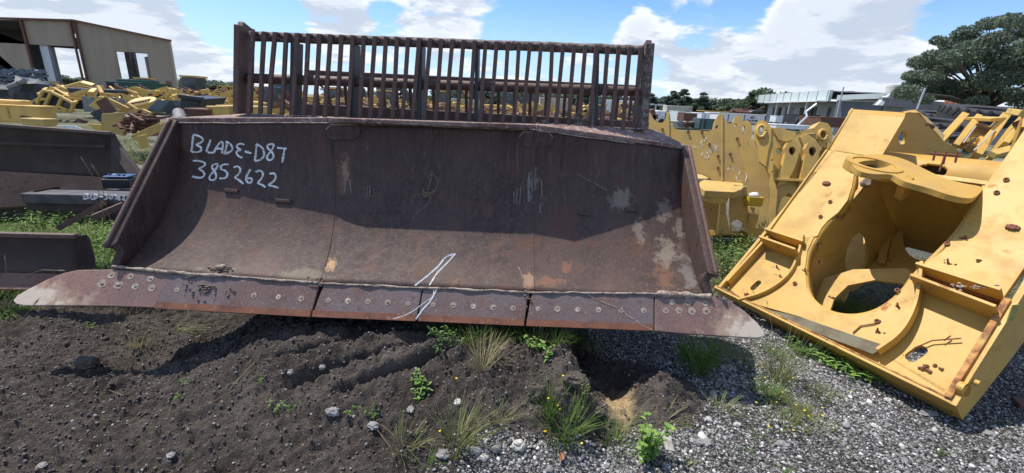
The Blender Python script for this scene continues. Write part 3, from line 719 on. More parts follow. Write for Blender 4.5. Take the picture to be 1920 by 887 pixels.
# mud filled seam above the edge
mb = MB()
pl = [(212, 500), (260, 505), (320, 511), (380, 515), (440, 519), (500, 524), (560, 528), (600, 531), (640, 533), (720, 537), (800, 540), (880, 543), (960, 547), (1003, 549), (1080, 549), (1160, 550), (1228, 551), (1290, 553), (1338, 556)]
pts = []
for a, b in zip(pl[:-1], pl[1:]):
    for k in range(8): pts.append(edgept(a[0]+(b[0]-a[0])*k/8, a[1]+(b[1]-a[1])*k/8, .004))
rad = []
for i, p in enumerate(pts):
    x = p.x; w = .0055
    if x < -1.55: w = .011
    if .80 < x: w = .016
    rad.append(max(.002, w*(1+.9*mnoise.noise(p*22))))
pts = [p+mnoise.noise_vector(p*14)*.006 for p in pts]
mb.path(pts, rad, 6); mb.build('mud_seam', m_weld, blade, smooth=True)
mb = MB()
for (x0, y0, sx, sy, n_, rr) in ((595, 530, 14, 10, 60, .008), (990, 555, 5, 14, 26, .008), (412, 505, 22, 6, 70, .012), (375, 545, 35, 20, 26, .009), (430, 545, 12, 10, 14, .007), (357, 518, 9, 3, 18, .011), (383, 540, 12, 8, 34, .012)):
    for i in range(n_):
        x = random.Random(i*7+x0).gauss(x0, sx*.5); y = random.Random(i*13+y0).gauss(y0, sy*.5)
        p = edgept(x, y, .004) if y > 528 or x < 420 and y > 512 else (on_mold(x, y, .004) or edgept(x, y, .004))
        mb.rock(p, rr*(.35+.7*random.Random(i+x0).random()), i, (1, .8, .5), 1)
mb.build('mud_clumps', material('dry_mud_clump', (.10, .08, .062), [(40, 5, .45, .65, (.22, .18, .14)), (90, 3, .55, .7, (.05, .04, .032))], rough=.95, bump=[(60, .9, .008)]), blade)
c_ = on_mold(415, 503, .012)
MB().rock(c_, .02, 5, (1.3, 1, .7), 2).build('caught_stone', m_galv if False else m_bolt, blade, smooth=True)
# white slash and crack on the cutting edge
def on_edge(x, y, off=.0): return edgept(x, y, .0035)
mb = MB()
for s_, w in [([(566, 132+2), (540, 185), (510, 215), (480, 258)], .010), ([(552, 134), (552, 165), (515, 190), (470, 225), (430, 245), (385, 258)], .005)]:
    ribbon(mb, [(560+x/2.18, 480+y/2.18) for x, y in s_], w, on_edge)
mb.build('paint_slash', m_chalk, blade, recalc=False)
mb = MB(); cr = [(1098, 550), (1118, 562), (1150, 574), (1166, 580), (1175, 592), (1192, 600), (1200, 608), (1222, 618)]
ribbon(mb, cr, .008, on_edge); mb.build('crack_scar', m_weld, blade, recalc=False)
# nest of old grass caught in the middle of the mouldboard
mb = MB(); rr = random.Random(3)
for i in range(40):
    x = rr.gauss(799, 6); y = rr.gauss(363, 3.5); p = on_mold(x, y, .01); q = p+Vector((rr.uniform(-.02, .02), rr.uniform(-.012, 0), rr.uniform(-.02, .012))); mb.path([p, (p+q)/2+Vector((0, -.006, 0)), q], .0016, 4)
mb.build('straw_tuft', material('dry_straw', (.30, .24, .13), [(40, 3, .5, .7, (.14, .11, .06))], rough=.9), blade)
for (x, y) in ((893, 373), (898, 374), (799, 370)): MB().rock(on_mold(x, y, .006), .009, x, (1, .6, .8), 1).build('stuck_clod', m_soilclod, blade)
# ---- rack
rail_top = (P(455, 62, FY), P(1222, 92, FY))
def fz(px, py): return P(px, py, FY)
topL, topR = P(462, 66, FY), P(1212, 93, FY); midL, midR = P(458, 146, FY+.02), P(1208, 172, FY+.02)
def rail(name, a, b, r, mat, n=70, par=blade, lump=.004):
    mb_ = MB(); pts = [a.lerp(b, i/n) for i in range(n+1)]
    mb_.path(pts, [r]*(n+1), 12); mb_.lumpy(lump, 22); return mb_.build(name, mat, par, smooth=True)
rail('top_rail', topL+Vector((0, .045, 0)), topR+Vector((0, .045, 0)), .029, m_rackcrust)
rail('middle_rail', midL+Vector((0, .045, 0)), midR+Vector((0, .045, 0)), .031, m_rack, lump=.0015)
random.seed(5)
for i in range(36):
    f = (i+.28)/35.6
    tx = 469+(1208-469)*f; ty = 61+(92-61)*f*1.0; bx = 463+(1198-463)*f - 3; by = 214+(245-214)*f
    t = P(tx, ty, FY-.012); b = P(bx+random.uniform(-2, 2)-3*f*0, by, FY-.012)
    m_ = t.lerp(b, .5)+Vector((random.gauss(0, .003), random.gauss(0, .002), 0))
    w = .024
    mb = MB(); mb.beam(t+Vector((0, .0, .006)), m_, w, .02, (0, 1, 0)); mb.beam(m_, b, w, .02, (0, 1, 0))
    mb.box(t+Vector((0, .015, .002)), (w*1.05, .05, .014))
    mb.build('rack_bar', m_rack, blade, bevel=.003)
for (x, yt, yb_, wd) in ((459, 50, 212, .05), (1213, 84, 243, .05)):
    t = P(x, yt, FY+.05); b = P(x-(3 if x < 900 else 12), yb_, FY+.05)
    mb = MB(); mb.beam(t+Vector((0, 0, .0)), b, .034 if x < 900 else .05, .17, (0, 1, 0)); 
    mb.build('end_post', m_rackcrust if x > 900 else m_rack, blade, bevel=.005)
    s = -1 if x < 900 else 1
    MB().prism([[t+Vector((-.016, -.05, -.004)), t+Vector((-.016, .05, -.004)), t+Vector((-.016, -.035, .022))]], Vector((.032, 0, 0))).build('post_tip', m_rack, blade)
for x, w in ((552, .03), (662, .028), (786, .03), (891, .022), (1113, .022)):
    f = (x-462)/750; t = P(x+5, 78+f*22, FY+.06); b = P(x+2, 214+f*31, FY+.06)
    MB().beam(t, b, w, .11, (0, 1, 0)).build('rack_post', m_rpost, blade, bevel=.004)
# rear brace behind the rack: rail, slanted bars and bottom beam
RY = FY+.42
ra, rb_ = P(575, 138, RY), P(1216, 168, RY)
MB().beam(ra, rb_, .04, .05).build('rear_rail', m_rack, blade, bevel=.005)
la, lb_ = P(575, 206, RY+.05), P(1214, 240, RY+.05)
MB().beam(la, lb_, .06, .09).build('rear_beam', m_rack, blade, bevel=.005)
for i, x in enumerate((590, 612, 645, 690, 718, 742, 768, 792, 812, 842, 874, 905, 935, 965, 995, 1025, 1060, 1085, 1110, 1135, 1160, 1185)):
    f = (x-575)/640; t = ra.lerp(rb_, f); bx = x+(900-x)*.035*0+(8 if x < 900 else -8)*(abs(x-900)/300); b = la.lerp(lb_, (bx-575)/640)
    MB().beam(t, b, .022, .02, (0, 1, 0)).build('rear_bar', m_rack, blade, bevel=.003)
mb = MB(); pts = [P(572, 145, FY+.1), P(583, 149, FY+.12), P(597, 158, FY+.14), P(606, 164, FY+.14)]; mb.path(pts, .006, 6); mb.build('bent_rod', m_rack, blade, smooth=True)
# litter on the ledge
mb = MB(); rr = random.Random(9)
for i in range(150):
    if rr.random() < .5: x = rr.uniform(470, 600); y = 214+(x-470)*.045+rr.uniform(-1, 5); Y = FY-.03
    else: x = rr.uniform(1000, 1210); y = 232+(x-1000)*.06+rr.uniform(-2, 3); Y = FY-.04
    p = P(x, y, Y); mb.rock(Vector((p.x, p.y, fenL.z+(fenR.z-fenL.z)*(x-452)/767+.004)), rr.uniform(.003, .009), i, (1, 1, .6), 1)
mb.build('ledge_litter', m_weld, blade)
mb = MB()
for i in range(46):
    x = rr.gauss(1088, 8); y = rr.uniform(212, 240); p = P(x, y, FY-.03); mb.rock(p, rr.uniform(.006, .016), i, (1, 1, 1), 1)
mb.build('clump_on_rack', m_rackcrust, blade); mb = MB()
for i in range(40):
    x = rr.uniform(1010, 1035); p = P(x, 236-rr.uniform(0, 14)*(1-abs(x-1020)/15), FY-.03); mb.rock(p, rr.uniform(.005, .012), i, (1, 1, .8), 1)
mb.build('clump_on_rack', m_rackcrust, blade)
# round stub at the left shoulder
MB().tube(P(339, 228, 2.9), P(335, 211, 2.98), .036, 20, .034).build('pipe_stub', m_grey, blade, smooth='auto')
# blocks the blade rests on, so nothing hovers
mb = MB(); mb.box((-.5, 2.50, .42), (2.6, .3, .2)); mb.build('lower_frame', m_rack, blade)
# ---------------------------------------------------------------- big yellow machine frame on the right
fBL = P(1350, 540, 3.3); fBR = G(1783, 750, .15)
fa = (fBR-fBL); FL = fa.length; fa.normalize()
_up = fa.cross(Vector((0, 0, 1)).cross(fa)) ; _up = (Vector((0, 0, 1))-fa*fa.z).normalized()
_hh = _up.cross(fa)
if _hh.y < 0: _hh = -_hh
_t = R(48); fb = _hh*math.cos(_t)+_up*math.sin(_t); fn = fa.cross(fb)
if fn.z < 0: fn = -fn
def Q(px, py, dd=0.): return UP(px, py, fBL+fn*dd, fn)
def Lc(a, b, dd=0.): return fBL+fa*a+fb*b+fn*dd
frame = empty('loader_chassis', (2.3, 2.6, 0), 'large yellow machine frame leaning at the right, with round opening and rusty trays', 'machine frame')
def slot(px, py, r, ln, ang, dd, k=8):
    """rounded slot outline on the frame plane around a picture point"""
    c = Q(px, py, dd); o = []
    ux = fa*math.cos(ang)+fb*math.sin(ang); uy = -fa*math.sin(ang)+fb*math.cos(ang)
    for s_ in (1, -1):
        for i in range(k+1):
            t = -math.pi/2+math.pi*i/k; o.append(c+ux*s_*(ln/2)+(ux*math.cos(t)+uy*math.sin(t))*r*s_)
    return o
def smooth_loop(L, it=2):
    """Chaikin rounding of a pixel loop"""
    for _ in range(it):
        o = []
        for i in range(len(L)):
            a, b = L[i], L[(i+1) % len(L)]; o += [(a[0]*.75+b[0]*.25, a[1]*.75+b[1]*.25), (a[0]*.25+b[0]*.75, a[1]*.25+b[1]*.75)]
        L = o
    return L
TH = .028
def fplate(name, loops, dd, th=TH, mat=None, par=None, bev=.003):
    mb_ = MB(); mb_.prism([[Q(*p, dd) for p in l] if not isinstance(l[0], Vector) else l for l in loops], -fn*th)
    return mb_.build(name, mat or m_yel, par or frame, bevel=bev if len(loops) == 1 else 0)
# central lower plate with the round bite of the opening
bite = [(1528, 440), (1514, 470), (1509, 505), (1513, 540), (1530, 568), (1560, 586), (1600, 592), (1640, 584), (1676, 562), (1700, 535), (1714, 512)]
lowc = [(1405, 563), (1440, 549), (1478, 520), (1500, 485), (1505, 447)]+bite+[(1724, 500), (1722, 545), (1708, 592), (1684, 628), (1650, 652), (1560, 640), (1480, 606)]
# px of lower edge along the lip
fplate('center_plate', [[(1400, 566), (1432, 552), (1460, 538), (1482, 515), (1498, 485), (1507, 447)]+bite+[(1726, 500), (1723, 545), (1709, 592), (1688, 626), (1665, 650), (1600, 632), (1500, 594)]], 0)
strip = fplate('dirty_channel_floor', [[(1402, 567), (1440, 580), (1500, 594), (1600, 628), (1664, 649), (1636, 664), (1560, 636), (1470, 600), (1415, 577)]], .004, .01, material('algae_dirt', (.17, .155, .10), [(6, 6, .45, .65, (.10, .07, .04)), (30, 5, .6, .72, (.2, .08, .04))], rough=.9))
# curved gusset flanges either side
def flange(name, path, w0, h, dd=0, mat=None):
    pts = [Q(*p, dd) for p in path]; mb_ = MB()
    n_ = len(pts); rows_ = [pts, [p+fn*h for p in pts]]
    outs = []
    A = [p for p in pts]; B = [p+fn*h for p in pts]
    C = []; D_ = []
    for i in range(n_):
        d_ = (pts[min(i+1, n_-1)]-pts[max(i-1, 0)]).normalized(); s_ = d_.cross(fn)*w0; C.append(B[i]+s_); D_.append(A[i]+s_)
    mb_.sheet([A, B, C, D_, A]); 
    mb_.f.append((0, n_, 2*n_, 3*n_)); e = n_-1; mb_.f.append((e+3*n_, e+2*n_, e+n_, e))
    return mb_.build(name, mat or m_yel, frame, bevel=.002)
def curve(L, k=3):
    for _ in range(k):
        o = [L[0]]
        for a, b in zip(L[:-1], L[1:]): o += [(a[0]*.75+b[0]*.25, a[1]*.75+b[1]*.25), (a[0]*.25+b[0]*.75, a[1]*.25+b[1]*.75)]
        o.append(L[-1]); L = o
    return L
flange('gusset', curve([(1388, 566), (1440, 552), (1484, 520), (1500, 480), (1507, 447)]), .016, .055, -.02)
flange('gusset', curve([(1646, 662), (1690, 632), (1716, 585), (1724, 540), (1728, 500)]), .018, .065, -.02)
# trays, sunk a little
trL = fplate('tray_plate', [[(1360, 536), (1445, 452), (1507, 470), (1500, 495), (1480, 528), (1440, 556), (1400, 568)], slot(1417, 535, .022, .055, 1.45, -.05)], -.05)
trR = fplate('tray_plate', [[(1648, 660), (1690, 632), (1716, 588), (1724, 530), (1878, 590), (1776, 730), (1770, 735)], slot(1718, 663, .030, .06, 1.35, -.05)], -.05)
# rails of the tray edges
def fbar(name, p, q, w, h, mat=None, d1=0., d2=None, par=None):
    a = Q(*p, d1); b = Q(*q, d1 if d2 is None else d2); mb_ = MB(); mb_.beam(a, b, w, h, fn); return mb_.build(name, mat or m_yel, par or frame, bevel=.003)
fbar('edge_rail', (1366, 531), (1443, 447), .022, .075, d1=-.02)
# bottom lip
a = Lc(-.035, -.012, -.035); b = Lc(FL+.012, -.012, -.035)
MB().beam(a, b, .026, .115, fn).build('bottom_lip', m_yel, frame, bevel=.003)
a = Lc(-.03, -.002, .024); b = Lc(FL-.0, -.002, .024)
MB().beam(a, b, .008, .006, fn).build('lip_chipped_edge', m_yrust, frame)
MB().beam(Lc(.35, .04, -.13), Lc(FL-.01, .04, -.13), .12, .16, fn).build('bottom_box', m_yel, frame, bevel=.01)
for (p, r_, n_) in (((1405, 552), .035, 10), ((1740, 690), .05, 18), ((1700, 668), .02, 8)):
    mb_ = MB(); rr = random.Random(n_)
    base = [(p[0]+rr.gauss(0, 9), p[1]+rr.gauss(0, 4)) for _ in range(n_)]
    for i, q in enumerate(base): mb_.rock(Q(*q, -.043), r_*.26*rr.uniform(.4, 1), i, (1, 1, .25), 2)
    mb_.build('flaking_rust', m_clip, frame)
# shelves (small boxed channels) above the trays
for (A_, B_, C_, D_, nm) in (((1440, 438), (1512, 462), (1432, 456), (1500, 481), 'L'), ((1722, 505), (1880, 556), (1714, 531), (1872, 592), 'R')):
    fbar('shelf_plate', A_, B_, .018, .15, d1=-.01); fbar('shelf_plate', C_, D_, .018, .20, d1=.01)
    fplate('shelf_recess', [[A_, B_, D_, C_]], -.075, .01, m_clip)
    fbar('shelf_rust', (A_[0]+4, A_[1]+9), (B_[0]-6, B_[1]+9), .01, .01, m_clip, d1=-.045)
mb_ = MB(); rr = random.Random(4)
for i in range(40): mb_.rock(Q(1790+rr.gauss(30, 30), 527+rr.gauss(10, 3)+.1, .047), rr.uniform(.004, .012), i, (1, 1, .5), 1)
mb_.build('rust_crumbs', m_weld, frame)
# upper legs
legL = [(1440, 437), (1455, 412), (1490, 365), (1530, 312), (1553, 281), (1648, 296), (1612, 306), (1601, 330), (1597, 352), (1589, 376), (1572, 398), (1552, 414), (1540, 428), (1533, 442), (1520, 446), (1512, 462)]
fplate('leg_plate', [legL], 0)
fbar('leg_edge', (1441, 434), (1551, 281), .012, .02, d1=.008)
legR = [(1722, 503), (1740, 490), (1768, 470), (1798, 432), (1826, 386), (1846, 348), (1868, 318), (1892, 285), (1925, 236), (2040, 255), (2020, 360), (1882, 558)]
fplate('leg_plate', [legR], 0)
# top boxes
def topbox(pts, name='top_box'):
    return fplate(name, [pts], 0.0)
rise = lambda p, k: Q(*p, 0)
tb = [Q(1553, 281, .0), Q(1652, 296, .0)]
tu = [Q(1566, 262, .05), Q(1662, 270, .05)]
tL_ = P(1594, 212, 3.85); tR_ = tb[1]+(tL_-tb[0])
MB().prism([[tb[0], tb[1], tR_, tL_]], Vector((.01, .03, -.01))).build('top_plate', m_yel, frame, bevel=.004)
MB().prism([[tL_, tR_, tR_+Vector((.08, .10, .035)), tL_+Vector((.08, .10, .035))]], Vector((0, .03, -.01))).build('top_plate', m_yel, frame, bevel=.004)
mb_ = MB(); mb_.path([tb[0], tL_, tL_+Vector((.08, .10, .035))], .010, 6); mb_.build('rolled_edge', m_yel, frame, smooth=True)
# cheek with the bored hole, set square to the plane
cn = (fa*1.0-Vector((0, .55, 0))).normalized()
co_ = P(1652, 296, 3.75)
def C_pt(x, y): return UP(x, y, co_, cn)
def ell(px, py, rx, ry, fn_, k=22, rot=0):
    o = []
    for i in range(k):
        t = 2*math.pi*i/k; x = rx*math.cos(t); y = ry*math.sin(t); o.append(fn_(px+x*math.cos(rot)-y*math.sin(rot), py+x*math.sin(rot)+y*math.cos(rot)))
    return o
MB().prism([[C_pt(x, y) for x, y in [(1640, 300), (1655, 262), (1672, 232), (1690, 213), (1706, 210), (1722, 214), (1745, 240), (1768, 268), (1790, 292), (1700, 298)]], ell(1693, 258, 8, 13, C_pt, rot=.2)], -cn*.03).build('cheek_plate', m_yel, frame)
MB().prism([[P(1690, 209, 3.95), P(1725, 212, 3.95), P(1742, 236, 3.95), P(1768, 262, 3.98), P(1772, 254, 4.2), P(1738, 220, 4.2), P(1716, 206, 4.2)]], Vector((0, .02, -.02))).build('cheek_flange', m_yel, frame)
MB().tube(P(1733, 233, 3.86), P(1748, 238, 3.95), .02, 10).build('rusted_pin', m_clip, frame)
MB().prism([[P(x, y, 3.95) for x, y in [(1730, 240), (1768, 262), (1800, 284), (1812, 296), (1720, 292)]]], Vector((.02, .05, 0))).build('tail_plate', m_yel, frame, bevel=.003)
# far right top box, mostly cut by the picture edge
MB().prism([[Q(1925, 236, 0), Q(2040, 255, 0), P(2010, 150, 3.3), P(1935, 190, 3.3)]], Vector((0, .03, -.01))).build('top_plate', m_yel, frame, bevel=.004)
MB().prism([[P(1895, 300, 3.1), P(1905, 262, 3.1), P(1920, 222, 3.1), P(1930, 235, 3.1), P(1925, 320, 3.1)]], Vector((.03, .05, 0))).build('cheek_plate', m_yel, frame, bevel=.003)
# big cross tube with its oval port
ca_, cb_ = P(1650, 322, 3.72), P(1905, 352, 3.1)
ax = (cb_-ca_).normalized(); Rt = .17
w_ = ax.cross(Vector((0, 0, 1))).normalized(); v_ = w_.cross(ax)*1.0
if v_.z < 0: v_ = -v_
if w_.y > 0: w_ = -w_
mb_ = MB(); na, nb = 130, 56; idx = {}
Lx = (cb_-ca_).length
pc = ((UP(1748, 320, ca_+w_*Rt*.85, w_)-ca_).dot(ax), 0)
pa = math.asin(max(-1, min(1, ((UP(1748, 320, ca_+w_*Rt*.9, w_)-ca_).dot(v_))/Rt)))
for i in range(na+1):
    for j in range(nb+1):
        t = -2.0+4.0*j/nb; s_ = Lx*i/na
        mb_.v.append(ca_+ax*s_+w_*(Rt*math.cos(t))+v_*(Rt*math.sin(t)))
for i in range(na):
    for j in range(nb):
        t = -2.0+4.0*(j+.5)/nb; s_ = Lx*(i+.5)/na
        if ((s_-pc[0])/.085)**2+((t-pa)*Rt/.055)**2 < 1: continue
        a = i*(nb+1)+j; mb_.f.append((a, a+1, a+nb+2, a+nb+1))
ob = mb_.build('cross_tube', m_yel, frame, smooth=True); sdm = ob.modifiers.new('s', 'SOLIDIFY'); sdm.thickness = .02
c_ = ca_+ax*pc[0]+w_*(Rt*.4*math.cos(pa))+v_*Rt*.5*math.sin(pa)
MB().box(c_, (.22, .02, .16), ax, w_).build('port_shadow_plate', m_dark, frame)  # black sheet stands in for the shade seen through the port
mb_ = MB(); c_ = P(1772, 290, 3.28)
for dx in (-.06, .0, .06): mb_.tube(c_+ax*dx+Vector((0, 0, .02)), c_+ax*dx+Vector((0, -.01, -.05-.02*(dx == 0))), .008, 6)
mb_.tube(c_-ax*.08, c_+ax*.08, .009, 8); mb_.tube(c_, c_+Vector((-.02, -.02, -.12)), .007, 6)
mb_.build('hose_bracket', m_clip, frame)
# hitch plate: ring and the sweeping shelf that runs from it to the right leg
rc = P(1642, 312, 3.02); rn = Vector((.02, -.24, 1)).normalized()
def Hp(x, y): return UP(x, y, rc, rn)
ring_out = [Hp(x, y) for x, y in smooth_loop([(1596, 300), (1606, 294), (1625, 290), (1650, 289), (1675, 292), (1700, 300), (1722, 311), (1760, 330), (1800, 343), (1846, 350), (1838, 362), (1822, 374), (1780, 366), (1740, 352), (1705, 343), (1690, 338), (1672, 326), (1640, 327), (1612, 322), (1599, 312)], 2)]
MB().prism([ring_out, ell(1638, 308, 31, 7.5, Hp, 28)], -rn*.035).build('hitch_plate', m_yel, frame)
rcc = Hp(1638, 308)
mb_ = MB(); k_ = 30; rin = [(UP(1638+31, 308, rc, rn)-rcc).length]
Rr = rin[0]
for i in range(k_):
    pass
def ring_mesh(c, n_, r0, r1, h):
    u_ = n_.orthogonal().normalized(); q_ = n_.cross(u_); mm = MB(); k = 32
    prof = [(r0, 0), (r1, 0), (r1, h), (r0, h)]
    for (r_, hh_) in prof:
        for i in range(k): t = 2*math.pi*i/k; mm.v.append(c+n_*hh_+(u_*math.cos(t)+q_*math.sin(t))*r_)
    for j in range(4):
        for i in range(k): a = j*k+i; b = j*k+(i+1) % k; c2 = ((j+1) % 4)*k; mm.f.append((a, b, c2+(i+1) % k, c2+i))
    return mm
ring_mesh(rcc-rn*.06, rn, Rr*.93, Rr*1.2, .068).build('hitch_bore', m_yel, frame, smooth='auto')
MB().tube(rcc-rn*.05, rcc-rn*.045, Rr*.95, 28).build('bore_shade_disc', m_dark, frame)  # black disc stands in for the shade down the bore
MB().beam(Hp(1700, 335), P(1690, 368, 3.0), .06, .05, (0, 1, 0)).build('hitch_lug', m_yel, frame, bevel=.004)
mb_ = MB(); mb_.tube(P(1620, 345, 3.3), P(1628, 340, 3.25), .03, 14); mb_.build('weld_boss', m_weld, frame)
# inner walls of the opening
def wall(name, path, d0, d1, mat=None, th=.022, close=False):
    A = [Q(*p, d0) for p in path]; B = [p+fn*(d1-d0) for p in A]; mb_ = MB(); mb_.sheet([A, B]); o = mb_.build(name, mat or m_yelin, frame, smooth='auto', recalc=False)
    s_ = o.modifiers.new('s', 'SOLIDIFY'); s_.thickness = th; s_.offset = 0; return o
wall('opening_wall', curve([(1600, 318), (1601, 335), (1590, 376), (1552, 414), (1531, 442), (1512, 475), (1509, 505)], 2), -.01, -.10)
wall('opening_wall', curve([(1509, 505), (1512, 545), (1535, 575), (1570, 590), (1610, 592), (1650, 580), (1690, 550), (1714, 514), (1745, 486), (1798, 432), (1826, 386), (1846, 348)], 2), -.01, -.12)
# left inner wall with the elongated hole; perpendicular to the face
ln = fa; lo = Lc(.36, .6, -.03)
def Lw(x, y): return UP(x, y, lo, ln)
def La(b, dd): return Lc(.36, b, dd)
lwall = [La(.12, -.05), La(1.35, -.05), La(1.35, -1.0), La(1.1, -1.0), La(.75, -.85), La(.45, -.5), La(.12, -.22)]
hole = [Lw(x, y) for x, y in smooth_loop([(1612, 434), (1628, 446), (1630, 478), (1620, 506), (1602, 524), (1586, 510), (1584, 480), (1596, 448)], 2)]
MB().prism([lwall, hole], -fa*.025).build('inner_wall', m_yelin, frame)
rwall = [Lc(1.03, .3, -.05), Lc(1.03, 1.35, -.05), Lc(1.03, 1.35, -1.0), Lc(1.03, .75, -.8), Lc(1.03, .3, -.3)]
MB().prism([rwall], fa*.025).build('inner_wall', m_yelin, frame)
# back plate with two ovals, and the sloping pillar
DB = -.80
bk = [(1500, 300), (1870, 310), (1880, 500), (1760, 640), (1500, 600)]
def Qb(x, y): return Q(x, y, DB)
MB().prism([[Qb(*p) for p in [(1560, 330), (1850, 330), (1850, 470), (1740, 520), (1700, 512), (1640, 505), (1600, 520), (1570, 600), (1540, 560)]], [Qb(*p) for p in smooth_loop([(1690, 440), (1700, 424), (1730, 412), (1775, 414), (1800, 420), (1790, 446), (1770, 478), (1735, 492), (1700, 478)], 2)]], -fn*.025).build('back_plate', m_yelin, frame)
MB().prism([[Qb(*p) for p in [(1664, 340), (1690, 345), (1686, 400), (1672, 455), (1662, 500), (1648, 498), (1654, 440)]]], fn*.05).build('inner_pillar', m_yelin, frame, bevel=.004)
MB().prism([[Q(*p, -.34) for p in [(1530, 560), (1545, 522), (1600, 505), (1700, 503), (1730, 530), (1714, 550), (1690, 531), (1640, 525), (1590, 535), (1564, 560), (1552, 596)]]], -fn*.02).build('floor_plate', m_yelin, frame)
MB().prism([[Q(*p, -1.15) for p in [(1670, 470), (1690, 425), (1730, 405), (1780, 402), (1830, 420), (1830, 452), (1760, 448), (1700, 462)]]], -fn*.02).build('rear_web', m_yelin, frame)
MB().prism([[Lc(.30, 1.42, -.08), Lc(1.06, 1.42, -.08), Lc(1.06, 1.36, -1.0), Lc(.30, 1.36, -1.0)]], fb*.03).build('added_shade_web', m_yelin, frame)  # plate added to keep the sun off the frame's interior
# right outer side plate
S0 = Q(1784, 749, .0); sdir = (Q(1889, 576)-Q(1784, 749)).normalized(); snr = sdir.cross(fn)
if snr.dot(fa) < 0: snr = -snr
def S_(t, dd): return S0+sdir*t+fn*dd+snr*.004
sp = [S_(-.03, .02), S_(.66, .02), S_(1.6, .02), S_(1.6, -.55), S_(1.0, -.46), S_(.5, -.34), S_(.15, -.23), S_(-.03, -.16)]
def SU(x, y, off=0): return UP(x, y, S0+snr*(.004+off), snr)
MB().prism([sp, ell(1799, 727, 8, 13, SU, rot=.35)], snr*.028).build('side_plate', m_yel, frame)
MB().beam(S_(-.01, .012)-snr*.012, S_(.63, .012)-snr*.012, .030, .05, fn).build('edge_rail', m_yrust, frame, bevel=.004)
MB().tube(SU(1822, 714, .025), SU(1822, 714, .025)+snr*.03, .014, 14).build('side_stub', m_yel, frame, smooth='auto')
MB().prism([[SU(x, y, .033) for x, y in [(1897, 572), (1910, 570), (1898, 602), (1886, 604)]]], snr*.004).build('data_plate', material('olive_plate', (.36, .30, .06), [(60, 3, .5, .6, (.2, .17, .04))], rough=.6), frame)
# left outer side plate
sl_ = [Lc(-.0, .0, .0), Lc(.0, 1.5, .0), Lc(.0, 1.5, -.5), Lc(.0, .9, -.42), Lc(.0, .3, -.2)]
MB().prism([sl_], -fa*.025).build('side_plate', m_yel, frame)
# weld clips, bolts
rr = random.Random(8)
for (x, y, wx) in ((1550, 345, 1), (1557, 379, 0), (1539, 407, 0), (1510, 509, 2), (1491, 532, 0), (1533, 461, 2), (1536, 492, 2), (1645, 603, 0), (1683, 575, 2), (1711, 520, 0), (1887, 338, 0), (1869, 362, 0), (1899, 428, 1), (1810, 448, 2), (1777, 493, 2), (1646, 622, 2), (1776, 458, 0), (1457, 503, 2), (1683, 545, 0)):
    c = Q(x, y, .0); mb_ = MB(); s_ = .6+.4*(y-300)/300
    if wx == 1: mb_.box(c, (.055, .022, .03), fa, fb); mb_.box(c+fn*.012, (.03, .03, .012), fa, fb)
    elif wx == 0: ring = ring_mesh(c, fn, .007, .014, .011); mb_ = ring
    else:
        for i in range(7): mb_.rock(c+fa*rr.gauss(0, .014)+fb*rr.gauss(0, .006)+fn*.001, rr.uniform(.004, .008), i, (1, 1, .7), 1)
        mb_.tube(c, c+fn*.03+fb*.01, .005, 6)
    mb_.build('weld_clip', m_clip, frame)
MB().rock(Q(1836, 487, .002), .016, 3, (1.2, .8, .25), 1).build('red_spot', m_redge, frame)
# fallen twigs on the trays
for L_ in ([(1720, 652), (1748, 640), (1772, 638), (1803, 636)], [(1600, 625), (1615, 612), (1640, 608), (1652, 602)], [(1770, 640), (1783, 631)]):
    mb_ = MB(); mb_.path([Q(x, y, .0 if x < 1700 else -.035) + fn*.008 for x, y in L_], .004, 5); mb_.build('twig', m_clip, frame)
# ---------------------------------------------------------------- other yellow frames behind, upright
def vp(Y, nx=0.0):
    """vertical plane through picture depth Y at x of its anchor; nx tilts it in plan"""
    def mk(ax_, ay_):
        o = P(ax_, ay_, Y); n_ = Vector((nx, -1, .36)).normalized()
        return (lambda x, y, off=0.: UP(x, y, o+n_*off, n_)), n_
    return mk
def clips(par, fn_, L, n_, s=.016, mat=None):
    for (x, y) in L:
        ring_mesh(fn_(x, y, .003), n_, s*.5, s, .014).build('weld_clip', mat or m_clip, par)
def vplate(par, fn_, n_, outline, th=.03, holes=(), name='plate', mat=None, off=0., bev=.004, rnd=0):
    L = smooth_loop(outline, rnd) if rnd else outline
    loops = [[fn_(x, y, off) for x, y in L]]+[ell(h[0], h[1], h[2], h[3], lambda a, b: fn_(a, b, off), 20, h[4] if len(h) > 4 else 0) for h in holes]
    return MB().prism(loops, -n_*th).build(name, mat or m_oyel, par, bevel=bev if not holes else 0)
def vrim(par, fn_, n_, h, w=.018, hgt=.03, name='bore_rim', mat=None):
    pts = ell(h[0], h[1], h[2], h[3], lambda a, b: fn_(a, b, .012), 24, h[4] if len(h) > 4 else 0); pts.append(pts[0])
    MB().path(pts, w, 6).build(name, mat or m_oyel, par, smooth=True)
# --- frame with chalked numbers, left of the group
fA = empty('upright_chassis', (2.7, 5.0, 0), 'tan yellow upright plate frame with hooked top edges and chalk scribble', 'machine frame')
mk = vp(4.9, -.12); F1, n1 = mk(1330, 300)
front = [(1214, 330), (1216, 208), (1220, 212), (1226, 224), (1234, 230), (1243, 230), (1249, 221), (1253, 209), (1256, 212), (1258, 232), (1266, 242), (1278, 245), (1330, 246), (1337, 242), (1340, 228), (1346, 217), (1353, 212), (1356, 214), (1360, 226), (1367, 234), (1374, 230), (1378, 221), (1385, 215), (1391, 216), (1391, 238), (1390, 290), (1398, 322), (1404, 345), (1372, 352), (1340, 344), (1330, 332), (1316, 326), (1300, 324)]
pl_ = vplate(fA, F1, n1, front, .03, [(1344, 238, 2.4, 4, .5), (1379, 235, 2.4, 3.6, .5), (1232, 227, 1.8, 1.6), (1370, 314, 2.3, 2.3)], 'front_plate', m_tan)
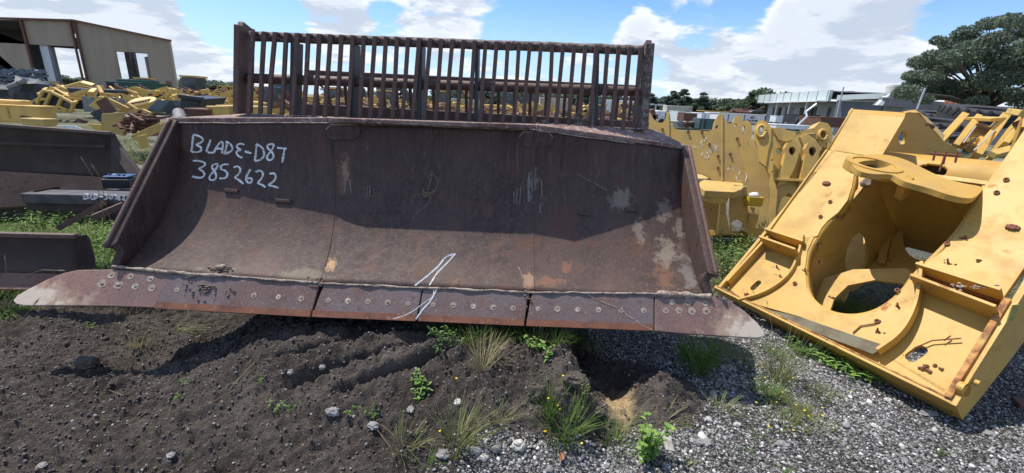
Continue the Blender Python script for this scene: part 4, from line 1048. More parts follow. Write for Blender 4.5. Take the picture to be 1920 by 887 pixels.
vplate(fA, F1, n1, [(1353, 212), (1356, 214), (1356, 344), (1352, 344)], .012, off=.014, name='fold_ridge', mat=m_tan)
vplate(fA, F1, n1, [(1252, 210), (1255, 212), (1256, 326), (1253, 326)], .012, off=.014, name='fold_ridge', mat=m_tan)
clips(fA, F1, [(1242, 243), (1290, 247), (1316, 248), (1330, 271), (1346, 293), (1382, 260), (1369, 289), (1346, 315)], n1, .014)
vplate(fA, F1, n1, [(1391, 228), (1402, 225), (1410, 236), (1411, 250), (1405, 268), (1404, 290), (1407, 300), (1405, 320), (1402, 345), (1391, 330)], .03, [(1394.5, 243, 3, 8, .1)], 'side_cheek', m_oyel, off=-.22)
# hitch ring below and the leg plates
rcA = F1(1346, 345, .12); rnA = Vector((0, -.1, 1)).normalized()
def HA(x, y): return UP(x, y, rcA, rnA)
MB().prism([[HA(x, y) for x, y in [(1312, 341), (1325, 334), (1346, 332), (1368, 333), (1385, 339), (1394, 345), (1392, 354), (1378, 360), (1350, 359), (1322, 357), (1312, 350)]]], -rnA*.07).build('hitch_plate', m_tan, fA, bevel=.006)
MB().tube(HA(1342, 352)-rnA*.07, HA(1342, 352)-rnA*.13, .14, 26).build('hitch_boss', m_tan, fA, smooth='auto')
MB().tube(HA(1385, 349)-rnA*.1, HA(1385, 349)+rnA*.0, .05, 12).build('hitch_ear', m_tan, fA)
vplate(fA, F1, n1, [(1344, 352), (1366, 352), (1362, 372), (1362, 400), (1368, 428), (1378, 440), (1345, 440), (1350, 400), (1352, 372)], .06, name='pillar', off=-.02)
vplate(fA, F1, n1, [(1370, 360), (1400, 350), (1402, 380), (1403, 436), (1372, 436), (1368, 400)], .03, [(1383, 424, 13, 12)], 'leg_plate', m_oyel, off=-.10)
vplate(fA, F1, n1, [(1312, 350), (1350, 352), (1348, 400), (1350, 440), (1322, 440), (1314, 400)], .03, name='rear_plate', mat=m_tan, off=-.4)
vplate(fA, F1, n1, [(1300, 430), (1410, 434), (1412, 442), (1300, 442)], .5, name='foot_plate', mat=m_oyel, off=-.1)
MB().prism([[F1(1300, 338, -.03), F1(1404, 338, -.03), F1(1404, 338, -.03)+Vector((0, .6, 0)), F1(1300, 338, -.03)+Vector((0, .6, 0))]], Vector((0, 0, -.03))).build('added_shade_plate', m_tan, fA)  # plate added overhead to shade the recess below it
mb = MB()
mm_ = lambda L: [(1180+x/3.411, 60+y/3.411) for x, y in L]
for s_ in [[(408, 722), (416, 750), (426, 722), (442, 750)], [(474, 688), (452, 706), (474, 728), (455, 735)], [(478, 697), (494, 672)], [(478, 768), (457, 778), (462, 795), (478, 782), (486, 806)],
           [(486, 765), (502, 764), (494, 780), (510, 788), (500, 806)], [(520, 742), (512, 765), (530, 778), (520, 758), (520, 742)], [(540, 714), (558, 756)], [(566, 726), (548, 740), (572, 752)],
           [(640, 870), (620, 880), (640, 886)], [(655, 862), (668, 886)]]: ribbon(mb, mm_(s_), .008, lambda x, y, o=0: F1(x, y, .005))
for s_ in [[(1378, 318), (1390, 320), (1383, 328), (1394, 332)], [(1380, 330), (1382, 342), (1390, 338)], [(1396, 322), (1402, 330), (1396, 340), (1404, 346)]]: ribbon(mb, s_, .007, lambda x, y, o=0: F1(x, y, .005))
mb.build('chalk_scribble', m_chalk, fA, recalc=False)
# --- arm plate with an eye at the top, seen from its edge
fB = empty('pivot_chassis', (3.55, 5.6, 0), 'yellow pivot frame whose tall eyed cheek stands between the chalked frame and paired eyes', 'machine frame')
mk = vp(5.2, -.35); F2, n2 = mk(1420, 300)
vplate(fB, F2, n2, [(1416, 243), (1418, 232), (1424, 226), (1431, 225), (1440, 231), (1446, 240), (1446, 262), (1440, 285), (1436, 312), (1424, 303), (1421, 280), (1416, 262)], .05, [(1427.5, 246, 6.5, 10, .1)], 'eye_cheek', m_oyel)
vrim(fB, F2, n2, (1427.5, 246, 7.6, 11.2, .1), .02)
vplate(fB, F2, n2, [(1446, 240), (1450, 262), (1450, 330), (1458, 360), (1452, 436), (1444, 436), (1444, 330), (1434, 312), (1440, 285)], .04, name='edge_flange', off=-.02)
vplate(fB, F2, n2, [(1404, 262), (1416, 258), (1424, 303), (1444, 318), (1446, 440), (1398, 440), (1396, 380), (1400, 320)], .05, name='web_plate', mat=m_tan, off=-.45)
clips(fB, F2, [(1447, 300), (1448, 322)], n2, .01)
vplate(fB, F2, n2, [(1402, 386), (1416, 390), (1414, 402), (1400, 398)], .06, name='yellow_bracket', off=.05)
# --- paired eyes frame
fC = empty('twin_eye_chassis', (4.1, 5.9, 0), 'yellow arm frame with two round eyes side by side and an arched opening below', 'machine frame')
mk = vp(5.3, -.10); F3, n3 = mk(1490, 300)
vplate(fC, F3, n3, [(1447, 258), (1460, 250), (1472, 262), (1490, 274), (1512, 300), (1505, 340), (1500, 372), (1456, 362), (1452, 330)], .05, [(1461, 283, 6.5, 6, .1)], 'center_web', m_oyel)
vplate(fC, F3, n3, [(1448, 240), (1462, 238), (1494, 252), (1490, 262), (1472, 266), (1460, 262)], .14, name='top_gusset', mat=m_oyel, off=.02)
for (cx, cy, rr_) in ((1485, 283, 12), (1523, 284, 13)):
    vplate(fC, F3, n3, [(cx-12, cy+4), (cx-13, cy-6), (cx-8, cy-16), (cx+2, cy-19), (cx+11, cy-15), (cx+15, cy-4), (cx+12, cy+12), (cx+4, cy+34), (cx-10, cy+60), (cx-26, cy+66), (cx-20, cy+40)], .07, [(cx+.5, cy, rr_*.55, rr_*.68)], 'eye_arm', m_oyel, off=.10)
    vrim(fC, F3, n3, (cx+.5, cy, rr_*.72, rr_*.84), .022); MB().tube(F3(cx, cy, .04), F3(cx, cy, .02), .05, 16).build('eye_shade_disc', m_dark, fC)  # black discs behind the eyes paint in the shade of the holes
vplate(fC, F3, n3, [(1455, 336), (1520, 336), (1540, 330), (1530, 350), (1512, 400), (1505, 430), (1500, 440), (1496, 380), (1480, 362), (1466, 372), (1460, 392), (1460, 440), (1452, 440)], .05, name='arch_plate', mat=m_oyel, off=.06)
vplate(fC, F3, n3, [(1452, 333), (1512, 336), (1513, 341), (1452, 338)], .10, name='cross_flange', off=.12)
vplate(fC, F3, n3, [(1456, 350), (1510, 350), (1510, 440), (1456, 440)], .03, name='rear_web', mat=m_tan, off=-.5)
vplate(fC, F3, n3, [(1500, 256), (1512, 250), (1530, 262), (1542, 280), (1530, 290), (1508, 276)], .05, name='side_web', off=-.05)
# --- back arm with eye
fD = empty('lift_boom', (5.2, 7.2, 0), 'yellow lift arm end with one dark eye, standing just left of the big frame', 'lift arm')
mk = vp(6.6, .05); F4, n4 = mk(1540, 250)
vplate(fD, F4, n4, [(1500, 246), (1526, 240), (1538, 228), (1552, 231), (1560, 242), (1561, 260), (1552, 278), (1540, 276), (1534, 262), (1518, 254), (1506, 256)], .16, [(1543, 253, 6, 8)], 'arm_plate', m_oyel)
vrim(fD, F4, n4, (1543, 253, 7.2, 9.2), .02)
MB().beam(F4(1505, 250, -.1), F4(1497, 330, -.3), .2, .3).build('arm_beam', m_tan, fD)
MB().beam(F4(1550, 270, -.1), F4(1545, 420, -.2), .2, .3).build('arm_beam', m_tan, fD)
# small yellow crate of parts at the foot
t = empty('parts_crate', tuple(P(1411, 392, 4.75)-Vector((0, 0, .06))), 'small bright yellow crate holding a white bag between two frames', 'crate')
c_ = P(1411, 384, 4.75); yb_ = material('bright_yellow', (.62, .42, .03), rough=.5)
mb = MB(); mb.box(c_, (.15, .11, .012)); 
for dx, dy, sx, sy in ((0, -.055, .15, .01), (0, .055, .15, .01), (-.075, 0, .01, .11), (.075, 0, .01, .11)): mb.box(c_+Vector((dx, dy, .05)), (sx, sy, .09))
mb.build('crate_body', yb_, t, bevel=.003)
b_ = MB().rock(c_+Vector((0, 0, .10)), .055, 4, (1.1, .9, .8), 2).build('white_bag', m_white, None, smooth=True, loc=tuple(c_+Vector((0, 0, .08)))); tag(b_, 'crumpled white bag lying in the small bright yellow crate', 'bag')
MB().beam(P(1411, 397, 4.75)-Vector((0, 0, .02)), Vector((c_.x, c_.y, 0.02)), .1, .1).build('crate_post', m_oyel, t)
s_ = MB().prism([[P(x, y, 4.6) for x, y in [(1394, 432), (1412, 427), (1436, 430), (1432, 444), (1410, 446)]]], Vector((0, .1, -.02))).build('yellow_scrap_plate', m_oyel, None, loc=tuple(P(1412, 446, 4.6))); tag(s_, 'small flat yellow plate lying in weeds below the crate', 'scrap plate')
# --- the row of small frames behind the big frame, top right
def armset(name, lab, parts, base, mat=m_oyel):
    e_ = empty(name, base, lab, 'machine frame')
    for (nm, pts, Y, w, h, m_) in parts:
        for (x0, y0), (x1, y1) in zip(pts[:-1], pts[1:]):
            MB().beam(P(x0, y0, Y), P(x1, y1, Y-.25), w, h, (0, -.5, 1)).build(nm, m_ or mat, e_, bevel=.006)
    return e_
armset('beam_chassis', 'yellow twin beam frame with grease tubes lying behind the big frame', [
 ('side_beam', [(1800, 226), (1752, 278)], 5.6, .07, .25, None), ('side_beam', [(1826, 228), (1782, 284)], 5.6, .06, .24, None), ('side_beam', [(1876, 226), (1822, 300)], 5.5, .08, .26, None), ('inner_beam', [(1842, 240), (1812, 276)], 5.6, .16, .10, m_tan),
 ('cross_plate', [(1824, 222), (1872, 224)], 5.6, .22, .04, None), ('grease_tube', [(1830, 236), (1806, 268)], 5.4, .015, .015, m_galv), ('grease_tube', [(1866, 244), (1826, 282)], 5.3, .015, .015, m_galv), ('hose', [(1832, 256), (1808, 280)], 5.3, .02, .02, m_dark), ('cross_plate', [(1786, 266), (1830, 262)], 5.5, .1, .05, None)], (5.8, 6.0, 0))
eF = armset('slanting_chassis', 'yellow slanting side frame with a stub pin at the right picture edge', [
 ('side_beam', [(1914, 222), (1862, 292)], 5.2, .05, .45, None), ('end_plate', [(1908, 212), (1935, 216)], 5.0, .2, .06, None), ('low_beam', [(1930, 272), (1860, 290)], 4.9, .08, .06, None)], (6.0, 5.6, 0))
MB().tube(P(1905, 233, 4.9), P(1915, 229, 5.0), .03, 12).build('pin', m_clip, eF)
MB().tube(P(1893, 262, 4.95), P(1897, 262, 5.1), .05, 14).build('pin', m_dark, eF)
# tyres lying behind
def tyre(px, py, Y, r_, w_t, tilt, lab, tread=False):
    c = P(px, py, Y); t_ = empty('rubber_tyre_casing', (c.x, c.y, max(0, c.z-w_t/2)), lab, 'tyre', 'big tyres stacked behind the frames')
    mm = MB(); k = 64; prof = [(r_*.55, -.42), (r_*.8, -.5), (r_*.95, -.46), (r_, -.34), (r_, .34), (r_*.95, .46), (r_*.8, .5), (r_*.55, .42), (r_*.55, -.42)]
    ax_ = Vector((math.sin(tilt), -.12, math.cos(tilt))).normalized(); u_ = ax_.orthogonal().normalized(); q_ = ax_.cross(u_)
    rows_ = []
    for i in range(k+1):
        t = 2*math.pi*i/k; rows_.append([c+ax_*(h_*w_t)+(u_*math.cos(t)+q_*math.sin(t))*rr_ for rr_, h_ in prof])
    mm.sheet(rows_); mm.build('carcass', m_rubber, t_, smooth='auto')
    mm = MB()
    for i in range(30):
        t = 2*math.pi*i/30
        for s_ in (-1, 1):
            d_ = u_*math.cos(t+s_*.05)+q_*math.sin(t+s_*.05); d2 = u_*math.cos(t+.1+s_*.05)+q_*math.sin(t+.1+s_*.05)
            mm.beam(c+d_*r_*1.0+ax_*s_*w_t*.06, c+d2*r_*.99+ax_*s_*w_t*.46, r_*.07, r_*.035, d_)
    mm.build('tread_lugs', m_rubber, t_)
tyre(1862, 218, 10.5, .95, .34, .0, 'upper tyre with deep lugs, under the big tree', True)
tyre(1770, 224, 12, .85, .32, .0, 'tyre lying flat behind, between the cheek plate and lugged tyre', True)
tyre(1752, 238, 9.5, .75, .3, .0, 'lowest black tyre, just right of the big frame cheek', True)
# stack of rusted mesh scrap
t = MB(); rr = random.Random(2)
for i in range(60):
    x = rr.uniform(1736, 1772); y = 242+rr.uniform(0, 14)+(x-1736)*.1; p = P(x, y, 8+rr.random()); t.beam(p, p+Vector((rr.uniform(-.3, .3), rr.uniform(-.2, .2), rr.uniform(-.06, .06))), .03, .02)
o = t.build('scrap_slats', m_grey, None, loc=tuple(P(1752, 262, 8.4))); tag(o, 'heap of pale slatted scrap under the lowest black tyre', 'scrap heap', kind='stuff')
# timber skids carrying the upright frames
m_skid = material('grey_timber', (.16, .13, .10), [((20, 20, 4), 5, .45, .65, (.09, .075, .06))], rough=.9)
for e_ in (fA, fB, fC, fD):
    vs = [(ch.data.vertices[i].co+Vector(e_.location)) for ch in e_.children for i in range(len(ch.data.vertices))]
    zmin = min(v.z for v in vs); low = [v for v in vs if v.z < zmin+.05]
    c = sum(low, Vector())/len(low)
    if zmin > .02:
        o = MB().box((c.x, c.y, zmin/2), (.5, .5, zmin)).build('timber_skid', m_skid, None, bevel=.01, loc=(c.x, c.y, 0))
        tag(o, {fA: 'timber block under the chalked upright frame', fB: 'timber block under the tall eyed cheek frame', fC: 'timber block under the twin eyed frame', fD: 'timber block under the single eyed boom end'}[e_], 'timber block')
# ---------------------------------------------------------------- left side: old blades, beam, scrap yard
def thing1(mb_, name, mat, lab, cat, loc, group=None, **k):
    o = mb_.build(name, mat, None, loc=tuple(loc), **k); return tag(o, lab, cat, group)
def curved_blade(name, lab, tl, tr, bl_, br_, sag, mat, edge_z, lip=True, endp=True):
    base = (bl_+br_)/2; e_ = empty(name, (base.x, base.y, 0), lab, 'scrap blade')
    rows_ = []
    for k in range(15):
        f = k/14; row = []
        for j in range(13):
            g = j/12; row.append(arc(bl_.lerp(br_, g), tl.lerp(tr, g), f, sag))
        rows_.append(row)
    o = MB().sheet(rows_).build('moldboard', mat, e_, smooth='auto', recalc=False); s_ = o.modifiers.new('s', 'SOLIDIFY'); s_.thickness = .03
    MB().beam(tl+Vector((0, 0, .0)), tr, .035, .03).build('top_lip', m_rack, e_, bevel=.004)
    d_ = (bl_-rows_[1][0]); 
    MB().prism([[bl_, br_, br_+Vector((-.05, -.07, -.09)), bl_+Vector((0, -.07, -.09))]], Vector((0, .03, -.02))).build('cutting_edge', edge_z, e_, bevel=.003)
    return e_, rows_
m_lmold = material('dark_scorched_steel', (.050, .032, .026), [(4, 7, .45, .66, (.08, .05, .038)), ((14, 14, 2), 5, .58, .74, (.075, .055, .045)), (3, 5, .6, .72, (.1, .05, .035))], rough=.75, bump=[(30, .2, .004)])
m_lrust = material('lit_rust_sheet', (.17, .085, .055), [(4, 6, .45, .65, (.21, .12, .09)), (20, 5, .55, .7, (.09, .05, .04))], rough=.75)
Y1 = 4.3
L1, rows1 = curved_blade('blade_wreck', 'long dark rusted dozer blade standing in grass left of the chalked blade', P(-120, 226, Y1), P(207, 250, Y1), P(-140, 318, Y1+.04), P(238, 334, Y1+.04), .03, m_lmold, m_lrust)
MB().prism([[P(-150, 312, Y1-.02), P(196, 332, Y1-.02), P(192, 376, Y1-.10), P(-160, 400, Y1-.10)]], Vector((0, .03, -.02))).build('lower_face', m_lrust, L1)  # sunlit look of this face is put into the paler rust colour
for ch in list(L1.children):
    if ch.name.startswith('cutting_edge'): bpy.data.objects.remove(ch)
MB().prism([[P(207, 250, Y1+.02), P(232, 300, Y1-.02), P(240, 345, Y1-.05), P(214, 350, Y1-.05), P(206, 300, Y1+.1)]], Vector((.03, .02, 0))).build('end_plate', m_lmold, L1, bevel=.004)
MB().prism([[P(-100, 262, Y1+.0), P(200, 272, Y1+.0), P(200, 277, Y1+.0), P(-100, 267, Y1+.0)]], Vector((0, -.02, 0))).build('fold_ridge', m_lmold, L1)
MB().beam(P(207, 262, Y1+.1), P(268, 345, Y1-.2), .05, .10, (1, 0, .5)).build('side_brace', m_lmold, L1, bevel=.004)
MB().box((P(60, 330, Y1+.5).x, Y1+.45, .2), (3.5, .3, .4)).build('rear_frame', m_lmold, L1)
# near dark blade
Y2 = 2.66
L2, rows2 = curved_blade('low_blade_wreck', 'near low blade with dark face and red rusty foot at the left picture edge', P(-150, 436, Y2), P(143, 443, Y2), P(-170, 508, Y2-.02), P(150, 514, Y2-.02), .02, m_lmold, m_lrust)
MB().prism([[P(143, 443, Y2), P(150, 450, Y2+.03), P(161, 490, Y2+.0), P(161, 506, Y2-.03), P(146, 510, Y2-.06)]], Vector((.02, .05, 0))).build('end_plate', m_lmold, L2, bevel=.004)
# beam with the chalked number
Y3 = 3.1
t = empty('steel_beam', (P(150, 400, Y3).x, Y3, 0), 'dark steel box beam with white handwriting, lying in grass between the rusted blades', 'steel beam')
ba, bb = P(62, 368, Y3), P(262, 372, Y3)
MB().beam(ba, bb, .16, .075).build('beam_body', m_slate if False else material('dark_slate_beam', (.04, .036, .038), [(8, 6, .45, .66, (.10, .085, .08)), (30, 4, .6, .7, (.15, .12, .1))], rough=.6, bump=[(30, .2, .004)]), t, bevel=.008)
MB().beam(P(66, 384, Y3+.02), P(240, 388, Y3+.02), .12, .05).build('lower_flange', m_lmold, t)
MB().prism([[P(54, 362, Y3-.03), P(66, 357, Y3-.03), P(68, 384, Y3-.03), P(60, 392, Y3-.03)]], Vector((0, .18, 0))).build('end_plate', m_lmold, t, bevel=.003)
MB().beam(P(195, 380, Y3-.1), P(110, 428, Y3-.2), .035, .035).build('brace_bar', m_rack, t)
MB().beam(P(232, 384, Y3-.1), P(175, 408, Y3-.2), .05, .04).build('brace_bar', m_rack, t)
fo = ba+Vector((0, -.083, 0))
bfn = lambda x, y, o=0.: UP(x, y, fo, Vector((0, -1, 0)))
c2 = lambda L: [(x/2.333, 220+y/2.333) for x, y in L]
mb = MB()
for s_ in [[(372, 334), (366, 358)], [(372, 334), (388, 336), (380, 345), (390, 354), (366, 358)], [(400, 334), (394, 358), (408, 358)], [(416, 334), (412, 358)], [(412, 334), (428, 340), (424, 354), (410, 358)], [(432, 346), (450, 348)],
           [(455, 338), (470, 338), (462, 346), (472, 350), (466, 358), (454, 358)], [(486, 338), (478, 344), (480, 356), (490, 356), (494, 344), (486, 338)], [(498, 340), (512, 340), (504, 360)], [(530, 342), (518, 342), (516, 350), (526, 350)], [(516, 350), (516, 360), (528, 360)], [(534, 344), (544, 343), (544, 352), (534, 361), (546, 361)]]: ribbon(mb, c2(s_), .014, bfn)
mb.build('chalk_number', m_chalk, t, recalc=False)
# blue battery tray
t = empty('battery_tray', (P(225, 350, 3.6).x, 3.6, 0), 'blue and black battery box lying between the old blade and the chalked blade', 'battery')
c_ = P(228, 342, 3.6); MB().box(c_, (.20, .16, .08), (1, .2, 0)).build('case', m_blk, t, bevel=.008); MB().box(c_+Vector((0, 0, .055)), (.18, .14, .015), (1, .2, 0)).build('lid', m_blue, t, bevel=.006)
for i in range(4): MB().tube(c_+Vector((-.06+.04*i, -.03, .06)), c_+Vector((-.06+.04*i, -.03, .075)), .010, 8).build('cap', m_white if i == 1 else m_blue, t)
MB().box(Vector((c_.x, c_.y, c_.z/2-.03)), (.14, .12, c_.z-.08)).build('rest', m_lmold, t)
# ---- scrap panels: bent sheet pieces
def sheetpiece(name, lab, cat, pts, Y, th=.05, mat=m_oyel, dY=0, ret=.0, group=None, retm=None):
    """pts: (x, y[, dY]) outline in the picture at depth Y; built as a folded plate with a returned edge"""
    L = [P(p[0], p[1], Y+(p[2] if len(p) > 2 else 0)) for p in pts]
    base = min(L, key=lambda v: v.z); e_ = empty(name, (base.x, base.y, 0), lab, cat, group)
    nr = (L[1]-L[0]).cross(L[2]-L[0]).normalized()
    if nr.y > 0: nr = -nr
    MB().prism([L], -nr*th).build('face_plate', mat, e_, bevel=.008)
    if ret:
        a, b = L[0], L[1]; inn = (sum(L, Vector())/len(L)-(a+b)/2).normalized()
        MB().beam(a-nr*ret/2, b-nr*ret/2, .04, ret, nr).build('folded_edge', retm or mat, e_, bevel=.006)
        a, b = L[-1], L[0]; MB().beam(a-nr*ret/2, b-nr*ret/2, .04, ret, nr).build('folded_edge', retm or mat, e_, bevel=.006)
    return e_
def boxthing(name, lab, cat, x0, y0, x1, y1, Y, depth, mat, group=None, yaw=0, extras=True, rim=None):
    a = P(x0, y0, Y); b = P(x1, y1, Y); w = b.x-a.x; h = a.z-b.z if a.z > b.z else b.z-a.z; zc = (a.z+b.z)/2
    c = Vector(((a.x+b.x)/2, Y+depth/2, zc)); e_ = empty(name, (c.x, c.y, 0), lab, cat, group)
    ex = (math.cos(yaw), math.sin(yaw), 0)
    MB().box(c, (w, depth, h), ex).build('body', mat, e_, bevel=.03)
    MB().box(c+Vector((0, 0, h/2+.01)), (w*1.03, depth*1.03, .06), ex).build('rim', rim or mat, e_, bevel=.02)
    return e_, c, w, h, Vector(ex)
# counterweight blocks at the far left
e_, c, w, h, ex = boxthing('counterweight', 'long yellow counterweight block at the left edge above the dark blade', 'counterweight', -60, 195, 80, 232, 13.5, .5, m_oyel)
MB().box(c+Vector((-.35, .15, h/2+.08)), (w*.62, .4, .18)).build('raised_back', m_oyel, e_, bevel=.06)
for dx in (-.6, .1): MB().box(c+Vector((dx, -.27, .05)), (.05, .04, h*.7)).build('rib', m_tan, e_)
MB().rock(c+Vector((.6, -.25, -.1)), .12, 3, (1.5, .3, .7)).build('dark_stain', m_brown, e_)
e_, c, w, h, ex = boxthing('low_counterweight', 'lower yellow slab in front of the long counterweight block', 'counterweight', 38, 224, 84, 238, 12.3, .4, m_tan)
# tipped cab
t = empty('machine_cab', (P(100, 210, 17).x, 17, 0), 'yellow cab frame with dark windows tipped on its side beside the gravel track', 'machine cab')
def cabp(x, y, o=0.): return P(x, y, 17+o)
bars_ = [((70, 194), (82, 170)), ((82, 170), (97, 173)), ((97, 173), (117, 183)), ((117, 183), (138, 194)), ((138, 194), (134, 209)), ((97, 173), (85, 198)), ((117, 183), (106, 206)), ((74, 186), (88, 186)), ((92, 206), (106, 207)), ((110, 199), (132, 209)), ((85, 198), (92, 207)), ((134, 209), (106, 207))]
for i, (a, b) in enumerate(bars_):
    MB().beam(cabp(*a), cabp(*b), .10, .11, (0, -1, 0)).build('frame_bar', m_oyel, t, bevel=.02)
for a, b in bars_[:5]: MB().beam(cabp(*a), cabp(a[0]+6, a[1]-4, 1.2), .09, .09).build('roof_bar', m_oyel, t)
for q in ([(75, 185), (83, 172), (95, 175), (89, 185)], [(72, 194), (76, 188), (88, 188), (84, 198)], [(100, 177), (115, 185), (105, 205), (88, 200)], [(119, 186), (135, 194), (131, 207), (112, 198)]):
    MB().prism([[cabp(*p, .06) for p in q]], Vector((0, .03, 0))).build('window', m_glass if q[0][0] != 100 else m_int, t)
MB().prism([[cabp(*p, 1.3) for p in [(72, 195), (84, 168), (140, 190), (138, 210), (90, 208)]]], Vector((0, .03, 0))).build('cab_back', m_int, t)
# dark and slate boxes, tanks at far left under the shed
e_, c, w, h, ex = boxthing('slate_tank', 'slate blue box tank among dark scrap below the shed', 'tank', 13, 161, 44, 190, 24, 1.5, m_slate)
for (x, y, s_, rx) in ((3, 180, .7, 0), (52, 176, .8, 1), (62, 172, .8, 2)):
    c = P(x, y, 23); e_ = empty('scrap_engine', (c.x, c.y, 0), ['blackened engine lump at the left picture edge left of the slate tank', 'blackened engine lump just right of the slate tank', 'tall black engine casing between slate tank and yellow cab'][rx], 'scrap engine')
    MB().rock(c, s_, x, (1, .8, .9), 2).build('engine_block', m_blk, e_); MB().tube(c+Vector((-.3, -.5, .3)), c+Vector((.35, -.6, .5)), .12, 10).build('pipe', m_grey, e_); MB().box(c+Vector((0, .0, -.8*s_)), (1.2, 1, .9)).build('skid', m_blk, e_)
# big heaps of grey metal under the shed roof: one uncountable pile
rr = random.Random(12); mb = MB()
for i in range(150):
    x = rr.uniform(-10, 72); y = rr.uniform(132, 158); p = P(x, y, 34+rr.uniform(-1, 2)); d_ = Vector((rr.uniform(-1, 1), rr.uniform(-.3, .3), rr.uniform(-.18, .18)))
    mb.beam(p-d_, p+d_, .16, .10)
o = mb.build('scrap_pile', m_slate, None, loc=tuple(P(30, 165, 34))); tag(o, 'tangled pile of grey bars under the dark shed bay', 'scrap pile', kind='stuff')
mb = MB(); rr = random.Random(15)
for i in range(260):
    x = rr.uniform(-20, 560); y = 168+(x/560)*16+rr.uniform(-10, 8); Y = rr.uniform(24, 33); p = P(x, y, Y); d_ = Vector((rr.uniform(-.9, .9), rr.uniform(-.3, .3), rr.uniform(-.3, .3)))
    mb.beam(p-d_*.6, p+d_*.6, rr.uniform(.05, .2), rr.uniform(.05, .22))
o = mb.build('rusty_scrap', m_brown, None, loc=tuple(P(300, 200, 28))); tag(o, 'low band of mixed rusty scrap along the back of the yard', 'scrap', kind='stuff')
mb = MB(); rr = random.Random(18)
for i in range(240):
    x = rr.uniform(70, 450); y = 168+(x/560)*16+rr.uniform(-8, 22); Y = rr.uniform(17, 30); p = P(x, y, Y); d_ = Vector((rr.uniform(-.6, .6), rr.uniform(-.3, .3), rr.uniform(-.3, .3)))
    mb.beam(p-d_*.5, p+d_*.5, rr.uniform(.04, .2), rr.uniform(.04, .18))
o = mb.build('yellow_rubble', m_oyel, None, loc=tuple(P(250, 200, 24))); tag(o, 'jumble of small bright yellow scrap in front of the shed', 'scrap', kind='stuff')
# individual scrap pieces between cab and blade
sheetpiece('boom_cover', 'long yellow boom cover slanting up behind the cab under the shed', 'machine cover', [(88, 172, .5), (150, 154, 0), (172, 160, 0), (158, 164, 0), (98, 178, .3)], 22, .2, m_oyel, ret=.15)
e_, c, w, h, ex = boxthing('black_tank', 'long black tank lying behind the yellow cab', 'tank', 126, 166, 184, 176, 20, 1.6, m_blk, rim=m_slate)
e_, c, w, h, ex = boxthing('black_cabinet', 'open black cabinet under the long black tank', 'cabinet', 130, 177, 156, 205, 19, 1.2, m_int)
sheetpiece('grey_sheet', 'flat grey sheet panel leaning left of the bent yellow pieces', 'metal panel', [(153, 180), (198, 182), (200, 208), (157, 210)], 16, .05, m_grey)
sheetpiece('grey_sheet', 'flat grey sheet panel showing behind the oval yellow hood', 'metal panel', [(198, 182), (232, 184), (236, 200), (200, 202)], 16.4, .05, m_grey)
for (x, y, i) in ((172, 179, 0), (227, 182, 1), (250, 183, 2)):
    p = P(x, y, 15.9); mb = MB(); mb.beam(p+Vector((-.12, 0, .1)), p+Vector((.12, 0, .1)), .04, .05); mb.beam(p+Vector((-.12, 0, .1)), p+Vector((-.12, 0, -.12)), .04, .05, (0, 1, 0)); mb.beam(p+Vector((.12, 0, .1)), p+Vector((.12, 0, -.12)), .04, .05, (0, 1, 0))
    thing1(mb, 'lifting_bracket', m_oyel, ['small yellow bracket on top of the left grey panel', 'small yellow bracket above the second grey panel', 'small yellow bracket at the right end of the grey panels'][i], 'bracket', (p.x, p.y, p.z-.12), 'yellow brackets on the panels')
# green box container with emblem
e_, c, w, h, ex = boxthing('green_box', 'dark green steel box with pale emblem in front of the shed', 'container', 197, 153, 271, 171, 27, 2.2, m_green)
MB().box(c+Vector((w*-.36, -1.12, -.02)), (w*.17, .06, h*.7)).build('side_opening', m_int, e_)
mb = MB(); ec = c+Vector((-w*.20, -1.14, .05))
for k in range(3):
    a = 2*math.pi*k/3+.5; mb.beam(ec+Vector((math.cos(a)*.12, 0, math.sin(a)*.12)), ec+Vector((math.cos(a+1.6)*.12, 0, math.sin(a+1.6)*.12)), .02, .045, (0, -1, 0))
mb.build('emblem', m_white, e_)
MB().box(c+Vector((w*.06, -1.14, -.02)), (.14, .02, .03)).build('small_plate', m_white, e_); MB().box(c+Vector((-w*.1, .2, h/2+.12)), (w*.62, 1.6, .16)).build('lid', m_green, e_, bevel=.03)
# rusty flatbed run behind
e_, c, w, h, ex = boxthing('flatbed_trailer', 'long rusty brown flatbed frame below the green box', 'trailer', 203, 173, 345, 185, 24, 2, m_brown)
for dx in (-2.2, -.8, .7, 2): MB().tube(c+Vector((dx, -1.05, -.25)), c+Vector((dx, -.85, -.25)), .35, 18).build('wheel', m_rubber, e_)
sheetpiece('bent_sheet', 'pale yellow folded frame piece standing behind the dark brown panel', 'scrap panel', [(165, 198), (188, 180), (203, 184), (240, 202), (228, 206), (196, 192), (206, 214), (198, 214)], 12.4, .06, m_oyel, ret=0)
sheetpiece('brown_sheet', 'brown square panel resting tilted on the yellow pieces', 'scrap panel', [(178, 191), (197, 182), (218, 208), (197, 216)], 12.0, .06, m_brown, ret=.12, retm=m_oyel)
sheetpiece('black_sheet', 'black panel behind the upright yellow door', 'scrap panel', [(168, 212), (186, 204), (193, 213), (192, 232), (180, 224)], 11.6, .06, m_blk)
sheetpiece('yellow_door_sheet', 'upright tan yellow door panel nearest the dark blade', 'machine door', [(192, 215), (226, 213), (236, 232), (230, 255), (191, 246)], 9.6, .10, m_tan, ret=.12)
